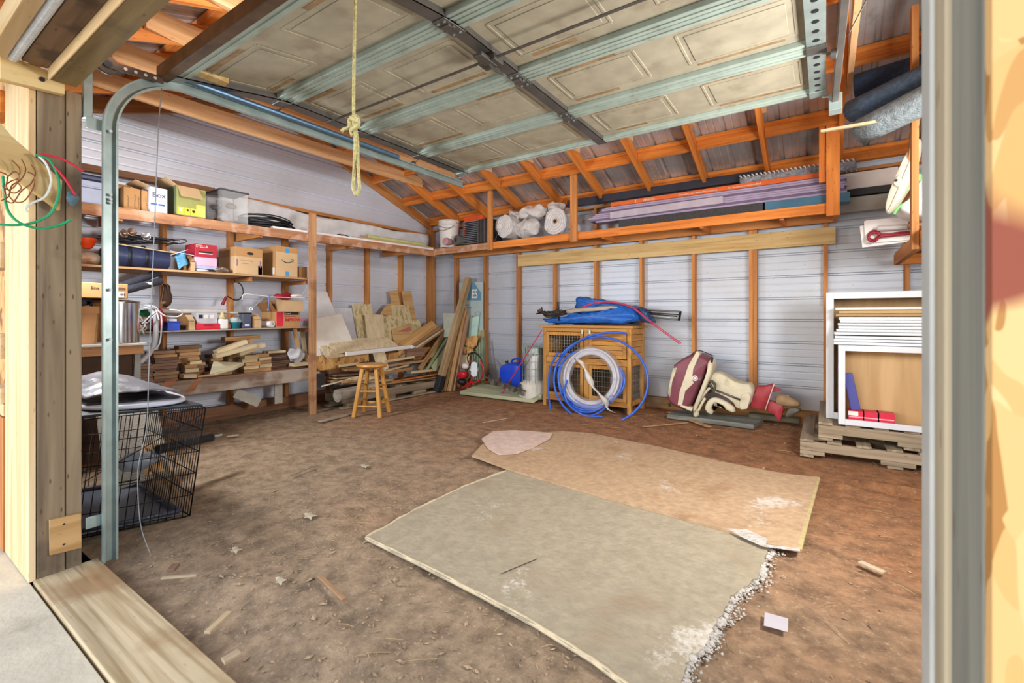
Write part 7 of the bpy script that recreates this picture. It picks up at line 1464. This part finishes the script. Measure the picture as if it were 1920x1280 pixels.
for k in range(420):
    x, y = rr3.uniform(-4.6,.8), rr3.uniform(4.2,5.3)
    if k % 3 == 0: x, y = rr3.uniform(-2.5,.8), rr3.uniform(.8,3.5)
    l = rr3.uniform(.03,.12); an = rr3.uniform(0, PI); p = V((x, y, ground(x, y)+.005)); d = V((math.cos(an), math.sin(an), .05)); cr4.tube([p, p+d*l*.5+V((0,0,.004)), p+d*l+V((rr3.uniform(-.01,.01),rr3.uniform(-.01,.01),0))], .0013, 4)
tag(cr4.build('straw_litter', plain('straw', 'a58c66', .9, var=.3), origin=(0,0,0)), 'fine dry straw and twigs scattered on the dirt floor', 'litter', kind='stuff')
def lie(name, a, b, w, t, col, lab, cat='stick', z=.012):
    return tag(board(name, rz(*a, z), rz(*b, z+.003), w, t, plain('lie_'+col, col, .85, var=.2)), lab, cat)
lie('wood_sliver', (599,1079), (645,1123), .018, .008, '9c7a5a', 'short brown stick lying in the near middle of the dirt')
lie('wood_sliver', (388,1186), (430,1147), .022, .010, 'b59f7c', 'flat pale stick close beside the door sill')
lie('wood_sliver', (940,1075), (1008,1047), .004, .003, '4a3c30', 'thin dark twig on the near grey sheet', z=.024)
lie('wood_sliver', (303,1083), (370,1078), .016, .008, 'a8977c', 'thin grey stick near the foot of the door track')
lie('trim_piece', (1612,1053), (1658,1073), .028, .010, 'bfae92', 'short beige trim piece lying right of the sheets', 'trim piece')
lie('wood_sliver', (545,892), (588,874), .008, .006, '8a7660', 'thin twig lying between the crate and the stool')
lie('wood_sliver', (418,1240), (450,1222), .03, .012, 'a99478', 'chunky wood chip against the door sill')
lie('wood_sliver', (320,1070), (330,1058), .03, .014, '7a604c', 'small dark wood chunk by the door track')
lie('bark_strip', (1255,772), (1330,800), .05, .012, 'b08c66', 'long curled bark strip before the motor', 'bark', z=.02)
lie('bark_strip', (1205,800), (1290,792), .012, .010, 'a88a68', 'thin root like strip on the dirt before the motor', 'bark', z=.02)
lie('wood_sliver', (905,792), (950,784), .006, .005, 'c9b8a0', 'pale thin strip on the dirt before the mossy board')
lie('wood_sliver', (660,775), (600,790), .06, .014, 'a39584', 'flat grey board piece by the shelf post foot', 'board')
lie('wood_sliver', (425,818), (448,815), .04, .008, 'b3a58e', 'pale chip by the dog crate')
tag(MB().prism([rz(a, b, .012) for a, b in ((1434,1147),(1478,1159),(1477,1184),(1432,1172))], (0,0,-.001)).build('paper_card', plain('paper_white', 'bdb8be', .6, var=.05)), 'small white paper card lying on the dirt right of the sheet', 'card')
def leaf(px, py, s, lab, z=.014):
    c = rz(px, py, z); n = 14; pts = []
    for i in range(n): 
        a = 2*PI*i/n; r = s*(1 if i % 2 else .5); pts.append(c+V((math.cos(a)*r, math.sin(a)*r*.8, .006*math.sin(3*a))))
    tag(MB().prism(pts, (0,0,-.001)).build('dry_leaf', plain('leaf_grey', 'b3a690', .8, var=.2)), lab, 'leaf', 'dry leaves on the dirt')
leaf(580,966,.05,'pale dry lobed leaf lying left of the near sheet'); leaf(525,1087,.035,'small grey leaf in the near dirt'); leaf(442,1030,.035,'grey leaf between the track and the middle of the dirt'); leaf(683,873,.045,'dry leaf behind the near sheet corner'); leaf(1155,828,.02,'small curled leaf on the far clay stained sheet', .04)
